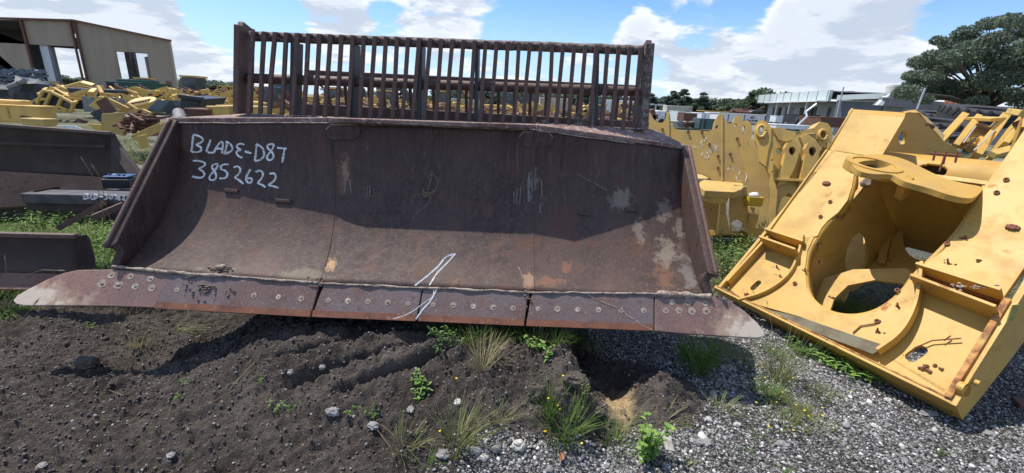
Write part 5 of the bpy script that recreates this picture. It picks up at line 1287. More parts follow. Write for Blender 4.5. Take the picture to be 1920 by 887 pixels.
# oval hood with grille
t = empty('oval_hood', (P(263, 196, 14).x, 14, 0), 'bright yellow oval hood with slotted top lying on the heap', 'machine hood')
oc = P(265, 189, 14); on_ = Vector((.05, -.55, 1)).normalized()
def OV(x, y): return UP(x, y, oc, on_)
MB().prism([[OV(x, y) for x, y in smooth_loop([(232, 196), (250, 184), (280, 180), (294, 182), (292, 188), (276, 194), (252, 200)], 2)]], -on_*.14).build('hood_top', m_oyel, t, bevel=.02)
mb = MB()
for i in range(9): a = OV(245+i*4.6, 190-i*.9+3); mb.beam(a, a+Vector((.02, -.25, -.06)), .03, .03)
mb.build('grille', m_brown, t)
sheetpiece('gabled_sheet', 'tan gabled panel just below the oval hood', 'scrap panel', [(222, 210), (240, 194), (262, 208), (250, 212)], 12.6, .08, m_tan, ret=.1)
sheetpiece('yellow_fender', 'yellow fender plate lying right of the tan gabled panel', 'fender', [(250, 206), (266, 204), (284, 212), (276, 219), (256, 218)], 12.2, .08, m_oyel, ret=.12)
# slate hood open at one side
t = empty('slate_hood', (P(303, 205, 12.5).x, 12.5, 0), 'slate blue folded hood tipped open in the middle of the heap', 'machine hood')
MB().prism([[P(x, y, 12.5) for x, y in [(276, 204), (294, 187), (320, 188), (303, 204), (292, 208)]]], Vector((0, .03, -.05))).build('hood_top', m_slate, t, bevel=.01)
MB().prism([[P(x, y, 12.45) for x, y in [(320, 188), (329, 200), (326, 212), (312, 214), (304, 204)]]], Vector((0, .5, 0))).build('hood_side', m_blk, t, bevel=.01)
# black bin tipped
t = empty('tipped_bin', (P(355, 205, 12).x, 12, 0), 'black steel bin tipped forward left of the barred rack', 'skip bin')
MB().prism([[P(x, y, 12) for x, y in [(334, 208), (338, 181), (379, 186), (372, 200), (364, 210), (350, 214)]]], Vector((.1, .9, .05))).build('bin_body', m_blk, t, bevel=.03)
MB().beam(P(336, 180, 11.95), P(381, 186, 11.95), .12, .10).build('bin_rim', m_slate if False else m_blk, t, bevel=.02)
MB().beam(P(345, 190, 11.93), P(370, 194, 11.93), .04, .05).build('bin_rib', m_blk, t)
# lower yellow and brown bits
sheetpiece('long_plate', 'long pale yellow plate sloping to the blade shoulder', 'scrap panel', [(246, 256), (300, 232), (318, 226), (310, 240), (292, 250), (262, 262)], 7.4, .06, m_oyel, ret=.08)
sheetpiece('short_plate', 'short upright yellow plate below the long pale plate', 'scrap panel', [(256, 256), (271, 252), (276, 276), (262, 280)], 7.0, .05, m_oyel)
sheetpiece('corner_plate', 'low orange yellow plate between dark blade and door panel', 'scrap panel', [(158, 232), (192, 233), (191, 246), (178, 246), (172, 238)], 9.9, .05, m_oyel)
sheetpiece('striker_plate', 'narrow bright yellow strip standing in the rusty heap', 'scrap panel', [(277, 221), (284, 221), (296, 234), (288, 236)], 9.6, .05, m_oyel)
sheetpiece('gabled_scrap', 'small brown gabled scrap by the gravel track', 'scrap panel', [(138, 228), (145, 221), (162, 226), (160, 232)], 11.8, .06, m_brown)
sheetpiece('white_sheet', 'torn white sheet lying on top of the dark blade edge', 'plastic sheet', [(104, 235), (140, 236), (154, 241), (150, 244), (110, 238)], 10, .01, m_white)
e_, c, w, h, ex = boxthing('brown_channel', 'brown steel channel lying just behind the blade shoulder', 'steel channel', 345, 206, 392, 217, 9.5, .5, m_brown)
e_, c, w, h, ex = boxthing('yellow_channel', 'tan yellow box end next to the brown channel', 'steel box', 386, 202, 404, 216, 9.6, .5, m_oyel)
e_, c, w, h, ex = boxthing('tan_weight', 'long tan counterweight left of the rack end post', 'counterweight', 405, 200, 470, 215, 10.5, .9, m_tan)
mb = MB(); rr = random.Random(21)
for i in range(170):
    x = rr.gauss(268, 16); y = rr.gauss(232, 9); p = P(x, y, 9.2+rr.uniform(-.5, .8)); d_ = Vector((rr.uniform(-.22, .22), rr.uniform(-.2, .2), rr.uniform(-.07, .07))); mb.beam(p-d_, p+d_, rr.uniform(.02, .08), rr.uniform(.01, .05))
o = mb.build('rusty_offcuts', m_brown, None, loc=tuple(P(268, 250, 9))); tag(o, 'heap of small rusty offcuts between door panel and long plate', 'scrap heap', kind='stuff')
# ---- lattice booms by the rack, yellow
def lattice(name, lab, x0, x1, yt0, yt1, hpx, Y, n_=7, mat=m_oyel):
    a0, a1 = P(x0, yt0, Y), P(x1, yt1, Y); b0, b1 = P(x0, yt0+hpx, Y), P(x1, yt1+hpx, Y)
    e_ = empty(name, ((a0.x+a1.x)/2, Y, 0), lab, 'lattice boom', 'yellow lattice booms')
    for (p, q) in ((a0, a1), (b0, b1)):
        for dy in (0, .8): MB().beam(p+Vector((0, dy, 0)), q+Vector((0, dy, 0)), .07, .07).build('chord', mat, e_)
    mb_ = MB()
    for i in range(n_+1):
        f = i/n_
        for dy in (0, .8): mb_.beam(a0.lerp(a1, f)+Vector((0, dy, 0)), b0.lerp(b1, f)+Vector((0, dy, 0)), .045, .045, (0, 1, 0))
        mb_.beam(a0.lerp(a1, f), a0.lerp(a1, f)+Vector((0, .8, 0)), .045, .045)
        if i < n_: mb_.beam((a0 if i % 2 else b0).lerp(a1 if i % 2 else b1, f), (b0 if i % 2 else a0).lerp(b1 if i % 2 else a1, (i+1)/n_), .04, .04)
    mb_.build('lacing', mat, e_); return e_
lattice('lattice_boom', 'upper yellow lattice boom section against the far trees by the rack', 408, 480, 161, 164, 12, 26, 6)
lattice('lattice_boom', 'middle yellow lattice boom section below the upper one', 392, 500, 175, 180, 12, 24, 9)
lattice('lattice_boom', 'lower yellow lattice boom section above the red poles', 412, 520, 187, 191, 12, 22, 9)
for (x0, y0, x1, y1, i) in ((372, 189, 412, 193, 0), (378, 195, 420, 199, 1)):
    mb = MB(); mb.tube(P(x0, y0, 21), P(x1, y1, 21), .06, 10); mb.tube(P(x0-.5, y0, 21), P(x0+3, y0+.3, 21), .09, 10)
    thing1(mb, 'red_pole', m_red, ['upper red pole lying left of the lattice booms', 'lower red pole lying left of the lattice booms'][i], 'pole', P(x1, y1+3, 21), 'red poles')
# ---- the open shed
SY = 42
t = empty('metal_shed', (P(200, 165, SY).x, SY, 0), 'large tan corrugated open metal shed at the left', 'shed')
m_shed = bpy.data.materials.new('tan_corrugated'); 
def corr_mat(mt, base, streak, sc_=9., vertical=True):
    mt.use_nodes = True; nt = mt.node_tree; N = nt.nodes; lk = nt.links.new; b = N['Principled BSDF']; b.inputs['Roughness'].default_value = .6
    tc = N.new('ShaderNodeTexCoord'); wv = N.new('ShaderNodeTexWave'); wv.bands_direction = 'X'; wv.inputs['Scale'].default_value = sc_; lk(tc.outputs['Object'], wv.inputs['Vector'])
    bp = N.new('ShaderNodeBump'); bp.inputs['Distance'].default_value = .06; bp.inputs['Strength'].default_value = .9; lk(wv.outputs['Fac'], bp.inputs['Height']); lk(bp.outputs[0], b.inputs['Normal'])
    mp = N.new('ShaderNodeMapping'); mp.inputs['Scale'].default_value = (1.2, 1.2, .15); lk(tc.outputs['Object'], mp.inputs[0]); nz = N.new('ShaderNodeTexNoise'); nz.inputs['Scale'].default_value = 1; nz.inputs['Detail'].default_value = 6; lk(mp.outputs[0], nz.inputs['Vector'])
    mr = N.new('ShaderNodeMapRange'); mr.inputs[1].default_value = .45; mr.inputs[2].default_value = .75; lk(nz.outputs[0], mr.inputs[0])
    mx = N.new('ShaderNodeMix'); mx.data_type = 'RGBA'; lk(mr.outputs[0], mx.inputs[0]); mx.inputs[6].default_value = (*base, 1); mx.inputs[7].default_value = (*streak, 1); lk(mx.outputs[2], b.inputs['Base Color'])
corr_mat(m_shed, (.50, .41, .30), (.40, .32, .22), 5.)
def SP(x, y): return P(x, y, SY)
def zx(x, y): p = SP(x, y); return p.x, p.z
xl = SP(-60, 100).x; xr = SP(322, 120).x
xr2, zr = zx(318, 77); xc, zcn = zx(142, 40); zL = SP(-60, 38).z
def shed_part(name, x0, x1, z0, z1, zt=None, mat=None, y=SY, th=.12):
    """wall piece, top may slope from z1 to zt"""
    zt = z1 if zt is None else zt
    return MB().prism([[Vector((x0, y, z0)), Vector((x1, y, z0)), Vector((x1, y, zt)), Vector((x0, y, z1))]], Vector((0, th, 0))).build(name, mat or m_shed, t)
def ztop(x): return zcn if x <= xc else zcn+(zr-zcn)*(x-xc)/(xr2-xc)
d1a, d1b = SP(-60, 0).x, zx(68, 90)[0]; d2b = zx(150, 95)[0]; z_op = zx(75, 84)[1]; z2 = zx(110, 86)[1]
w3a, w3b = zx(217, 100)[0], zx(276, 102)[0]; z3 = zx(245, 98)[1]
shed_part('wall_panel', xl, zx(52, 80)[0]-.1, z_op, zL+.15, ztop(0)); shed_part('wall_panel', zx(52, 80)[0]+.1, d2b-.25, z_op, zcn)
shed_part('wall_panel', d2b+.1, w3a, 0, ztop(d2b), ztop(w3a)); shed_part('wall_panel', w3a, w3b, z3, ztop(w3a), ztop(w3b)); shed_part('wall_panel', w3b, xr2, 0, ztop(w3b), zr)
MB().beam((xl, SY-.1, zL+.2), (xc, SY-.1, zcn+.05), .3, .16).build('roof_trim', m_brown, t); MB().beam((xc, SY-.1, zcn+.05), (xr2+.15, SY-.1, zr+.03), .3, .16).build('roof_trim', m_brown, t)
MB().beam((xr2, SY-.05, 0), (xr2, SY-.05, zr), .18, .18, (0, 1, 0)).build('corner_trim', m_shed, t)
MB().beam((zx(52, 80)[0], SY-.12, 0), (zx(52, 80)[0], SY-.12, zcn), .18, .14, (0, 1, 0)).build('downpipe', m_brown, t)
for dx in (0, .38): MB().beam((d2b-.2+dx, SY-.14, 0), (d2b-.2+dx, SY-.14, zcn), .13, .13, (0, 1, 0)).build('downpipe', m_brown, t)
for (x, w) in ((zx(80, 110)[0], .75), (zx(152, 130)[0]+.15, .22), (w3b, .2)): MB().beam((x, SY+.5, 0), (x, SY+.5, z_op+.3), w, .3, (0, 1, 0)).build('column', m_galv, t)
for x, y_ in ((P(104, 130, SY+7).x, SY+7), (P(246, 130, SY+7).x, SY+7), (P(253, 130, SY+7.4).x, SY+7.4)): MB().beam((x, y_, 0), (x, y_, 5.2), .5, .4, (0, 1, 0)).build('column', m_grey, t)
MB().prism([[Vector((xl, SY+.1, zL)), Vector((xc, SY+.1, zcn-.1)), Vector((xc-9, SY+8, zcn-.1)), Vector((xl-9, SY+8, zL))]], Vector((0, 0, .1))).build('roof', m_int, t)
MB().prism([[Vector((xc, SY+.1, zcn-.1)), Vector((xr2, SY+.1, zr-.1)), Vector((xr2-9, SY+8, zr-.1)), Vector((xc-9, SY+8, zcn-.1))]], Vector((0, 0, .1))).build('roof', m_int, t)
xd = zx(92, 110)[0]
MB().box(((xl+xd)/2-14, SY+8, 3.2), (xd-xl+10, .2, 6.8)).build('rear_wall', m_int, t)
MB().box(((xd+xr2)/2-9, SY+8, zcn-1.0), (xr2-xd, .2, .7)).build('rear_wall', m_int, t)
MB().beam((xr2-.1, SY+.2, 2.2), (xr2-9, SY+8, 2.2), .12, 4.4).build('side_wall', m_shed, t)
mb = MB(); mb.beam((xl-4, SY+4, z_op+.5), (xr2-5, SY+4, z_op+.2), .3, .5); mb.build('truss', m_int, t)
shed_part('low_wall', zx(80, 150)[0]-.4, zx(104, 150)[0], 0, zx(90, 152)[1], mat=m_tan, y=SY+.3)
# ---------------------------------------------------------------- shop buildings on the right
m_shopw = material('pale_grey_wall', (.27, .29, .31), [((1, 1, .2), 4, .5, .7, (.33, .36, .38))], rough=.7)
m_fascia = material('sage_grey_fascia', (.50, .56, .55), [((1, 1, .3), 4, .5, .7, (.42, .47, .46))], rough=.6)
m_dgrey = material('dark_grey_cladding', (.115, .125, .14), [((1, 1, .3), 4, .5, .7, (.09, .1, .11))], rough=.7)
t = empty('workshop', (38, 48, 0), 'pale grey workshop with flat panelled fascia and open bays behind the yellow frames', 'workshop')
A0 = P(1442, 199, 66); A1 = P(1583, 183, 47)
zF = (A0.z+A1.z)/2; up3 = 1.15
dirA = (Vector((A1.x, A1.y, 0))-Vector((A0.x, A0.y, 0))); LA = dirA.length; dirA.normalize(); nA = Vector((dirA.y, -dirA.x, 0))
if nA.dot(Vector((-A1.x, -A1.y, 0))) < 0: nA = -nA
def W(s_, z, o=0.): return Vector((A0.x, A0.y, 0))+dirA*s_+nA*o+Vector((0, 0, z))
zb, zt_ = zF, P(1583, 170, 47).z
def wbox(name, s0, s1, z0, z1, o0, o1, mat, par=None, bev=0):
    return MB().box(W((s0+s1)/2, (z0+z1)/2, (o0+o1)/2), (s1-s0, abs(o1-o0), z1-z0), dirA, nA).build(name, mat, par or t, bevel=bev)
wbox('fascia', -.3, LA+.3, zb, zt_, 1.6, 1.3, m_fascia)
n_ = 9
for i in range(n_+1): wbox('fascia_joint', LA*i/n_-.03, LA*i/n_+.03, zb, zt_, 1.64, 1.6, m_grey)
wbox('canopy_edge', LA*.28, LA+.3, zb-.12, zb, 2.6, 1.6, m_white)
wbox('soffit', -.3, LA+.3, zb-.1, zb-.02, 1.5, 0, m_grey)
bays = [(.08, .24, m_int), (.30, .44, m_grey), (.52, .74, m_int), (.86, .90, m_int)]
s_ = 0
for a, b, m_ in bays:
    wbox('wall', s_*LA, a*LA, 0, zb, 0, -.3, m_shopw); wbox('wall', a*LA, b*LA, zb-.55, zb, 0, -.3, m_shopw)
    wbox('bay_opening', a*LA, b*LA, 0, zb-.55, -.5, -.6, m_ if m_ is m_grey else m_int); s_ = b
wbox('wall', s_*LA, LA, 0, zb, 0, -.3, m_shopw)
for a in (.16, .64, .70): wbox('mullion', a*LA-.08, a*LA+.08, 0, zb-.55, -.1, -.3, m_grey)
for f in (.47, .66, .88): wbox('canopy_post', f*LA-.09, f*LA+.09, 0, zb-.1, 2.4, 2.2, m_galv)
wbox('roof_slab', 0, LA, zt_-.15, zt_-.05, 1.3, -14, m_grey)
wbox('side_awning', -2.2, -.2, zb-1.6, zb-1.45, 1.2, -.3, m_fascia)
wbox('side_wall', -.2, .1, 0, zb, 0, -14, m_shopw)
# roof ventilators are things bolted on, built as parts of their buildings
def vent(par, c, r_):
    mb_ = MB(); mb_.tube(c, c+Vector((0, 0, r_*.5)), r_*.9, 20); mb_.tube(c+Vector((0, 0, r_*.5)), c+Vector((0, 0, r_*1.5)), r_, 20)
    for k in range(3): mb_.tube(c+Vector((0, 0, r_*(.6+.3*k))), c+Vector((0, 0, r_*(.68+.3*k))), r_*1.07, 20)
    mb_.build('roof_vent', material('cream_vent', (.62, .58, .52), rough=.6), par, smooth='auto')
vent(t, P(1590, 184, 52), .5)
t2 = empty('grey_building', (50, 46, 0), 'long dark grey building with light eave and roof vent, partly behind the big tree', 'building')
B0 = P(1572, 186, 46.0); B1 = P(1662, 178, 42.0); B2 = P(2050, 205, 41.)
zB = 2.95
def seg3(name, p, q, z0, z1, th, mat, par=t2):
    a = Vector((p.x, p.y, 0)); b = Vector((q.x, q.y, 0)); d_ = (b-a); c = (a+b)/2+Vector((0, 0, (z0+z1)/2)); return MB().box(c, (d_.length, th, z1-z0), d_).build(name, mat, par)
hB0 = P(1575, 181, 46).z; hB1 = P(1662, 178, 42).z
seg3('wall', B0, B1, 0, hB1-.5, .3, m_dgrey)
MB().beam(P(1572, 183, 45.5), P(1660, 180, 41.5), .4, .45).build('eave', m_fascia, t2)
seg3('wall', B1, B2, 0, 2.9, .3, m_shopw)
MB().beam(P(1650, 190, 41.2), P(2050, 222, 40), .5, .7).build('eave', m_grey, t2)
MB().prism([[P(1664, 177, 42), P(1700, 179, 42), P(1706, 202, 41), P(1640, 197, 41)]], Vector((0, .3, 0))).build('gable_panel', m_dgrey, t2)
MB().prism([[P(1655, 180, 41.6), P(1664, 177, 41.6), P(1650, 198, 41.), P(1640, 197, 41.)]], Vector((0, -.3, 0))).build('eave_drop', m_fascia, t2)
MB().prism([[P(1572, 180, 46), P(1664, 176, 42), P(1730, 180, 46), P(1700, 174, 58), P(1600, 176, 62)]], Vector((0, 0, -.1))).build('roof', m_white, t2)
vent(t2, P(1671, 177, 44), .55)
for x0, x1 in ((1739, 1749), (1752, 1763)): MB().prism([[P(x, y, 40.6) for x, y in [(x0, 211), (x1, 212), (x1-2, 227), (x0-2, 226)]]], Vector((0, -.3, 0))).build('window', m_int, t2)
for x0, x1 in ((1778, 1795), (1815, 1826)): MB().prism([[P(x, y, 40.6) for x, y in [(x0, 213), (x1, 214), (x1, 218), (x0, 217)]]], Vector((0, -.3, 0))).build('window', m_int, t2)
o = MB().box(P(1820, 192, 38), (3.2, 1.2, .7)).build('orange_truck_bed', material('orange_red', (.30, .10, .05), rough=.6), None, loc=tuple(P(1820, 200, 38))); tag(o, 'faded orange truck bed seen through the big tree', 'truck bed')
sheetpiece('yellow_bucket', 'yellow machine bucket glimpsed through the big tree leaves', 'bucket', [(1802, 194), (1805, 184), (1812, 190), (1826, 188), (1828, 195)], 36, .5, m_oyel, ret=.2)
# posts
for (x0, y0, x1, y1, Y, lab, r_) in ((1582, 163, 1567, 222, 30, 'thin pale pole in front of the workshop corner', .04), (1735, 165, 1717, 210, 20, 'thin leaning whitish pole beside the big tree', .035)):
    a, b = P(x0, y0, Y), P(x1, y1, Y); d_ = (b-a).normalized(); b2 = a+d_*(a.z/(-d_.z)) if d_.z < 0 else b
    thing1(MB().tube(a, b2, r_, 8), 'metal_pole', m_galv, lab, 'pole', (b2.x, b2.y, 0))
mb = MB(); pts = [P(1531, 195, 26), P(1511, 210, 26), P(1513, 219, 25.5), P(1490, 240, 25)]; mb.path(pts, .06, 8); thing1(mb, 'bent_pipe', m_galv, 'zigzag pale pipe arm rising in front of the workshop', 'pipe', P(1490, 245, 25))
# white compressor boxes in front of the trees
def cont(x0, y0, x1, y1, Y, lab, mat=m_white, depth=2.4, name='white_container', text=None, door=True):
    e_, c, w, h, ex = boxthing(name, lab, 'container', x0, y0, x1, y1, Y, depth, mat, 'white boxes along the yard')
    if door:
        for dx in (-.3, .05): MB().box(c+Vector((w*dx, -depth/2-.02, 0)), (w*.02, .03, h*.85)).build('door_seam', m_grey, e_)
    return e_, c, w, h
cont(1225, 209, 1246, 219, 44, 'small white box left in the row beyond the tan frame')
cont(1272, 209, 1282, 232, 40, 'narrow cream unit beside the brown crate', m_fascia)
e_, c, w, h = cont(1282, 211, 1316, 232, 41, 'cream box unit behind the brown crate', m_white)
cont(1316, 212, 1345, 236, 40, 'white box left of the long lettered one')
e_, c, w, h = cont(1350, 212, 1432, 232, 38, 'long white box with dark company lettering and oval logo', depth=3)
# lettering LLAIR and the oval mark
def block(mb_, ch, x, y, s_, fn_, w):
    D_ = {'L': [[(0, 0), (0, 1), (.7, 1)]], 'A': [[(0, 1), (.4, 0), (.8, 1)], [(.2, .65), (.6, .65)]], 'I': [[(.3, 0), (.3, 1)]], 'R': [[(0, 1), (0, 0), (.6, .1), (.6, .45), (0, .5), (.7, 1)]], 'U': [[(0, 0), (0, 1), (.7, 1), (.7, 0)]], 'S': [[(.7, 0), (0, .1), (0, .5), (.7, .5), (.7, 1), (0, 1)]]}
    for st in D_[ch]: ribbon(mb_, [(x+a*s_, y+b*s_) for a, b in st], w, fn_)
fo2 = Vector((0, c.y-1.55, 0)); ffn = lambda x, y, o=0.: UP(x, y, fo2, Vector((0, -1, 0)))
mb = MB()
for i, ch in enumerate('SULLAIR'): 
    if i >= 1: block(mb, ch, 1396+i*3.6, 224.2+i*.18, 2.9, ffn, .09)
mb.build('lettering', m_dark, e_, recalc=False)
mb = MB(); ribbon(mb, [(1411+3.6*math.cos(a*.4), 220.5+1.4*math.sin(a*.4)) for a in range(17)], .07, ffn); mb.build('oval_logo', m_dark, e_, recalc=False)
o, c, w, h, ex = boxthing('brown_crate', 'brown metal crate standing on the cream machine bed', 'crate', 1283, 213, 1305, 229, 36, 1.5, m_brown)
o, c, w, h, ex = boxthing('machine_bed', 'cream engine skid behind the tan frame notch', 'engine skid', 1262, 228, 1345, 244, 30, 1.6, material('cream_paint', (.45, .42, .33), [(2, 5, .5, .7, (.25, .22, .17))], rough=.6))
for i in range(6): MB().rock(c+Vector((-1+.45*i, -.8, .1)), .22, i, (1, .5, 1)).build('engine_part', [m_grey, m_brown, m_blk][i % 3], o)
o, c, w, h, ex = boxthing('tinted_cab', 'small teal tinted cab left of the long white box', 'machine cab', 1314, 223, 1338, 243, 29, 1.3, material('teal_glass', (.07, .12, .13), rough=.2))
for dx in (-.5, -.15, .5): MB().box(c+Vector((dx*w, -.68, 0)), (.06, .04, h)).build('cab_pillar', m_blk, o)
o, c, w, h, ex = boxthing('yellow_trailer', 'flat yellow trailer deck along the tree line above the white box', 'trailer', 1321, 208, 1375, 212, 46, 2, m_oyel)
for i, (x, y) in enumerate(((1388, 210), (1412, 211))):
    c = P(x, y, 44); e_ = empty('scrap_loader', (c.x, c.y, 0), ['dark red scrap machine on the long white box, left one', 'dark red scrap machine on the long white box, right one'][i], 'machinery')
    MB().rock(c, .6, i, (1.6, 1, .5), 2).build('machine_body', [m_brown, m_blk][i], e_); MB().beam(c, c+Vector((1, 0, .6)), .12, .12).build('boom', m_brown, e_)
o, c, w, h, ex = boxthing('dark_truck', 'black truck body low in front of the workshop bays', 'truck', 1500, 215, 1535, 232, 34, 2, m_blk)
for dx in (-.3, .3): MB().tube(c+Vector((dx*w, -1.05, -h*.5)), c+Vector((dx*w, -.8, -h*.5)), .5, 18).build('wheel', m_rubber, o)
o, c, w, h, ex = boxthing('brown_dumpster', 'dark brown open dumpster between workshop and the big frame', 'dumpster', 1540, 220, 1582, 240, 26, 2, m_brown)
o, c, w, h, ex = boxthing('white_deck', 'low white flat deck before the workshop under the zigzag pipe', 'flatbed', 1456, 234, 1520, 244, 24, 1.2, m_white)
o, c, w, h, ex = boxthing('white_cabinet', 'small white cabinet at the left end of the workshop', 'cabinet', 1456, 218, 1466, 230, 40, 1, m_white)
# lamp mast far away
e_ = empty('lamp_mast', tuple(P(1229, 215, 70).xy)+(0,), 'distant lamp mast with two heads against the tree line', 'lamp mast')
p = P(1230, 196, 70); MB().tube((p.x, p.y, 0), p, .12, 8).build('mast', m_galv, e_)
for s_ in (-1, 1): MB().box(p+Vector((s_*.9, 0, 0)), (1.1, .4, .25)).build('lamp_head', m_galv, e_)
MB().beam(p-Vector((1, 0, 0)), p+Vector((1, 0, 0)), .1, .1).build('cross_arm', m_galv, e_)
# ---- machinery seen through the rack
rr = random.Random(31)
def machine(x, y, Y, s_, kind, lab, mat=None):
    c = P(x, y, Y); z0 = max(.3, c.z); mat = mat or m_oyel
    e_ = empty(['wheel_loader', 'dozer_hull', 'box_truck', 'chassis_scrap'][kind], (c.x, c.y, 0), lab, ['wheel loader', 'dozer', 'truck', 'machine frame'][kind], 'machines parked across the yard')
    g = Vector((c.x, c.y, 0))
    if kind == 0:
        MB().box(g+Vector((.3, 0, .75*s_)), (2.2*s_, 1*s_, .7*s_)).build('body', mat, e_, bevel=.06); MB().box(g+Vector((-.1, 0, 1.4*s_)), (.8*s_, .9*s_, .8*s_)).build('cab', m_glass, e_, bevel=.04); MB().box(g+Vector((-.1, 0, 1.85*s_)), (.95*s_, 1*s_, .1*s_)).build('cab_roof', mat, e_)
        for dx in (-.7, .9): MB().tube(g+Vector((dx*s_, -.75*s_, .4*s_)), g+Vector((dx*s_, -.4*s_, .4*s_)), .4*s_, 20).build('wheel', m_rubber, e_, smooth='auto')
        MB().beam(g+Vector((-.6*s_, -.3, .9*s_)), g+Vector((-1.7*s_, -.3, .5*s_)), .15, .22*s_).build('boom', mat, e_); MB().box(g+Vector((-1.9*s_, 0, .4*s_)), (.5*s_, 1.3*s_, .5*s_), (1, 0, .4)).build('bucket', mat, e_)
    elif kind == 1:
        MB().box(g+Vector((0, 0, .8*s_)), (2*s_, 1*s_, .5*s_)).build('hood', mat, e_, bevel=.06)
        for k in range(4): MB().tube(g+Vector(((-.75+.5*k)*s_, -.75*s_, .3*s_)), g+Vector(((-.75+.5*k)*s_, -.5*s_, .3*s_)), .24*s_, 14).build('roller', m_brown, e_)
        MB().box(g+Vector((0, -.6*s_, .3*s_)), (2.3*s_, .35*s_, .55*s_)).build('track', m_brown, e_, bevel=.08); MB().box(g+Vector((.5*s_, 0, 1.35*s_)), (.7*s_, .8*s_, .7*s_)).build('cab', m_glass, e_, bevel=.04)
        MB().box(g+Vector((-.8*s_, -.1, 1.15*s_)), (.2*s_, .2*s_, .6*s_)).build('exhaust', m_brown, e_)
    elif kind == 2:
        MB().box(g+Vector((.4*s_, 0, 1.2*s_)), (2.2*s_, 1.2*s_, 1.1*s_)).build('cargo_box', mat, e_, bevel=.03); MB().box(g+Vector((-1.1*s_, 0, .85*s_)), (.7*s_, 1.1*s_, .9*s_)).build('cab', m_white, e_, bevel=.06)
        for dx in (-1, .1, 1): MB().tube(g+Vector((dx*s_, -.7*s_, .3*s_)), g+Vector((dx*s_, -.45*s_, .3*s_)), .3*s_, 16).build('wheel', m_rubber, e_)
    else:
        MB().beam(g+Vector((-1.2*s_, 0, .4*s_)), g+Vector((1.2*s_, 0, .9*s_)), .3, .3*s_).build('side_beam', mat, e_, bevel=.03); MB().beam(g+Vector((-1.2*s_, .6, .4*s_)), g+Vector((1.2*s_, .6, .9*s_)), .3, .3*s_).build('side_beam', mat, e_, bevel=.03)
        MB().box(g+Vector((.9*s_, .3, .9*s_)), (.3*s_, .9, .9*s_), (1, 0, .3)).build('upright', mat, e_, bevel=.03); MB().box(g+Vector((-.8*s_, .3, .5*s_)), (.5*s_, .8, .7*s_)).build('box_end', [m_brown, m_tan][kind % 2], e_)
    return e_
m_cream = MATS['cream_paint']
ML = [(495, 195, 20, 1.0, 1, 'tan dozer hull behind the leftmost rack bars'), (520, 200, 17, .8, 3, 'low yellow frame at the foot of the second rack gap group', m_tan), (536, 185, 30, 1.2, 0, 'yellow loader half hidden by the left slate post'),
 (600, 196, 22, 1.0, 3, 'yellow frame just right of the left slate post'), (630, 190, 26, 1.0, 0, 'yellow loader with orange boom left of the second slate post'), (655, 185, 32, 1.2, 1, 'far dozer hull behind the second slate post'), (690, 192, 24, 1.0, 3, 'bright yellow frame right of the second slate post'),
 (705, 185, 36, 1.3, 1, 'yellow dozer hull in the middle distance under the mid rail'), (730, 194, 26, 1.0, 0, 'yellow loader between the second and third slate posts'), (760, 190, 30, 1.1, 1, 'tan dozer hull left of the third slate post', m_tan), (800, 194, 26, 1.0, 3, 'yellow frame right of the third slate post'),
 (830, 196, 30, 1.1, 0, 'yellow loader left of the pale blue white box'), (905, 198, 26, .9, 3, 'yellow frame with raised arm right of the pale boxes'), (935, 194, 32, 1.3, 1, 'orange yellow dozer hull at the centre of the rack'), (960, 196, 34, 1.1, 1, 'rusty dozer undercarriage beside the orange hull', m_brown),
 (1000, 196, 36, 1.3, 0, 'yellow loader with round hood before the dark trees'), (1030, 198, 38, 1.2, 2, 'cream truck with long body behind the right half of the rack', m_cream), (1060, 200, 30, 1.0, 3, 'rusty frame under the cream truck', m_brown), (1100, 203, 30, 1.1, 1, 'yellow dozer hull right of the clumped debris'),
 (1125, 205, 26, .9, 0, 'small yellow loader left of the last slate post'), (1150, 207, 34, 1.2, 2, 'pale truck behind the last slate post', m_white), (1178, 208, 30, 1.0, 0, 'mustard loader near the right end post'), (1200, 211, 36, 1.2, 3, 'brown frame beside the right end post', m_brown),
 (345, 170, 36, 1.3, 1, 'yellow dozer hull right of the shed wall'), (322, 170, 34, 1.0, 3, 'rusty yellow frame at the shed corner', m_brown), (370, 172, 32, 1.2, 0, 'yellow loader between shed corner and lattice booms'), (395, 176, 30, 1.0, 3, 'tan frame left of the lattice booms', m_tan),
 (275, 158, 38, 1.1, 0, 'yellow loader with rounded body seen through the shed window bay'), (300, 172, 30, .9, 3, 'dark bent frame below the shed wall', m_brown), (1260, 214, 48, 1.2, 2, 'cream truck between white boxes beyond the tan frame', m_cream)]
for a in ML: machine(*a)
cont(846, 185, 862, 206, 34, 'pale blue white box, left of the pair behind the rack', m_galv); cont(866, 187, 896, 210, 36, 'pale white box, right of the pair behind the rack', m_white)
cont(1040, 200, 1064, 206, 60, 'low white box far behind the rack in front of trees')
sheetpiece('excavator_boom', 'yellow excavator arm raised against dark trees behind the rack', 'excavator arm', [(864, 168), (868, 168), (882, 180), (880, 184)], 34, .4, m_oyel)
e_, c, w, h, ex = boxthing('long_roof', 'pale blue grey roof of a far building behind the rack', 'building', 600, 166, 716, 175, 120, 20, m_galv)
MB().box(c+Vector((0, 0, -h/2-1.5)), (w*.95, 18, 3)).build('wall', m_grey, e_)
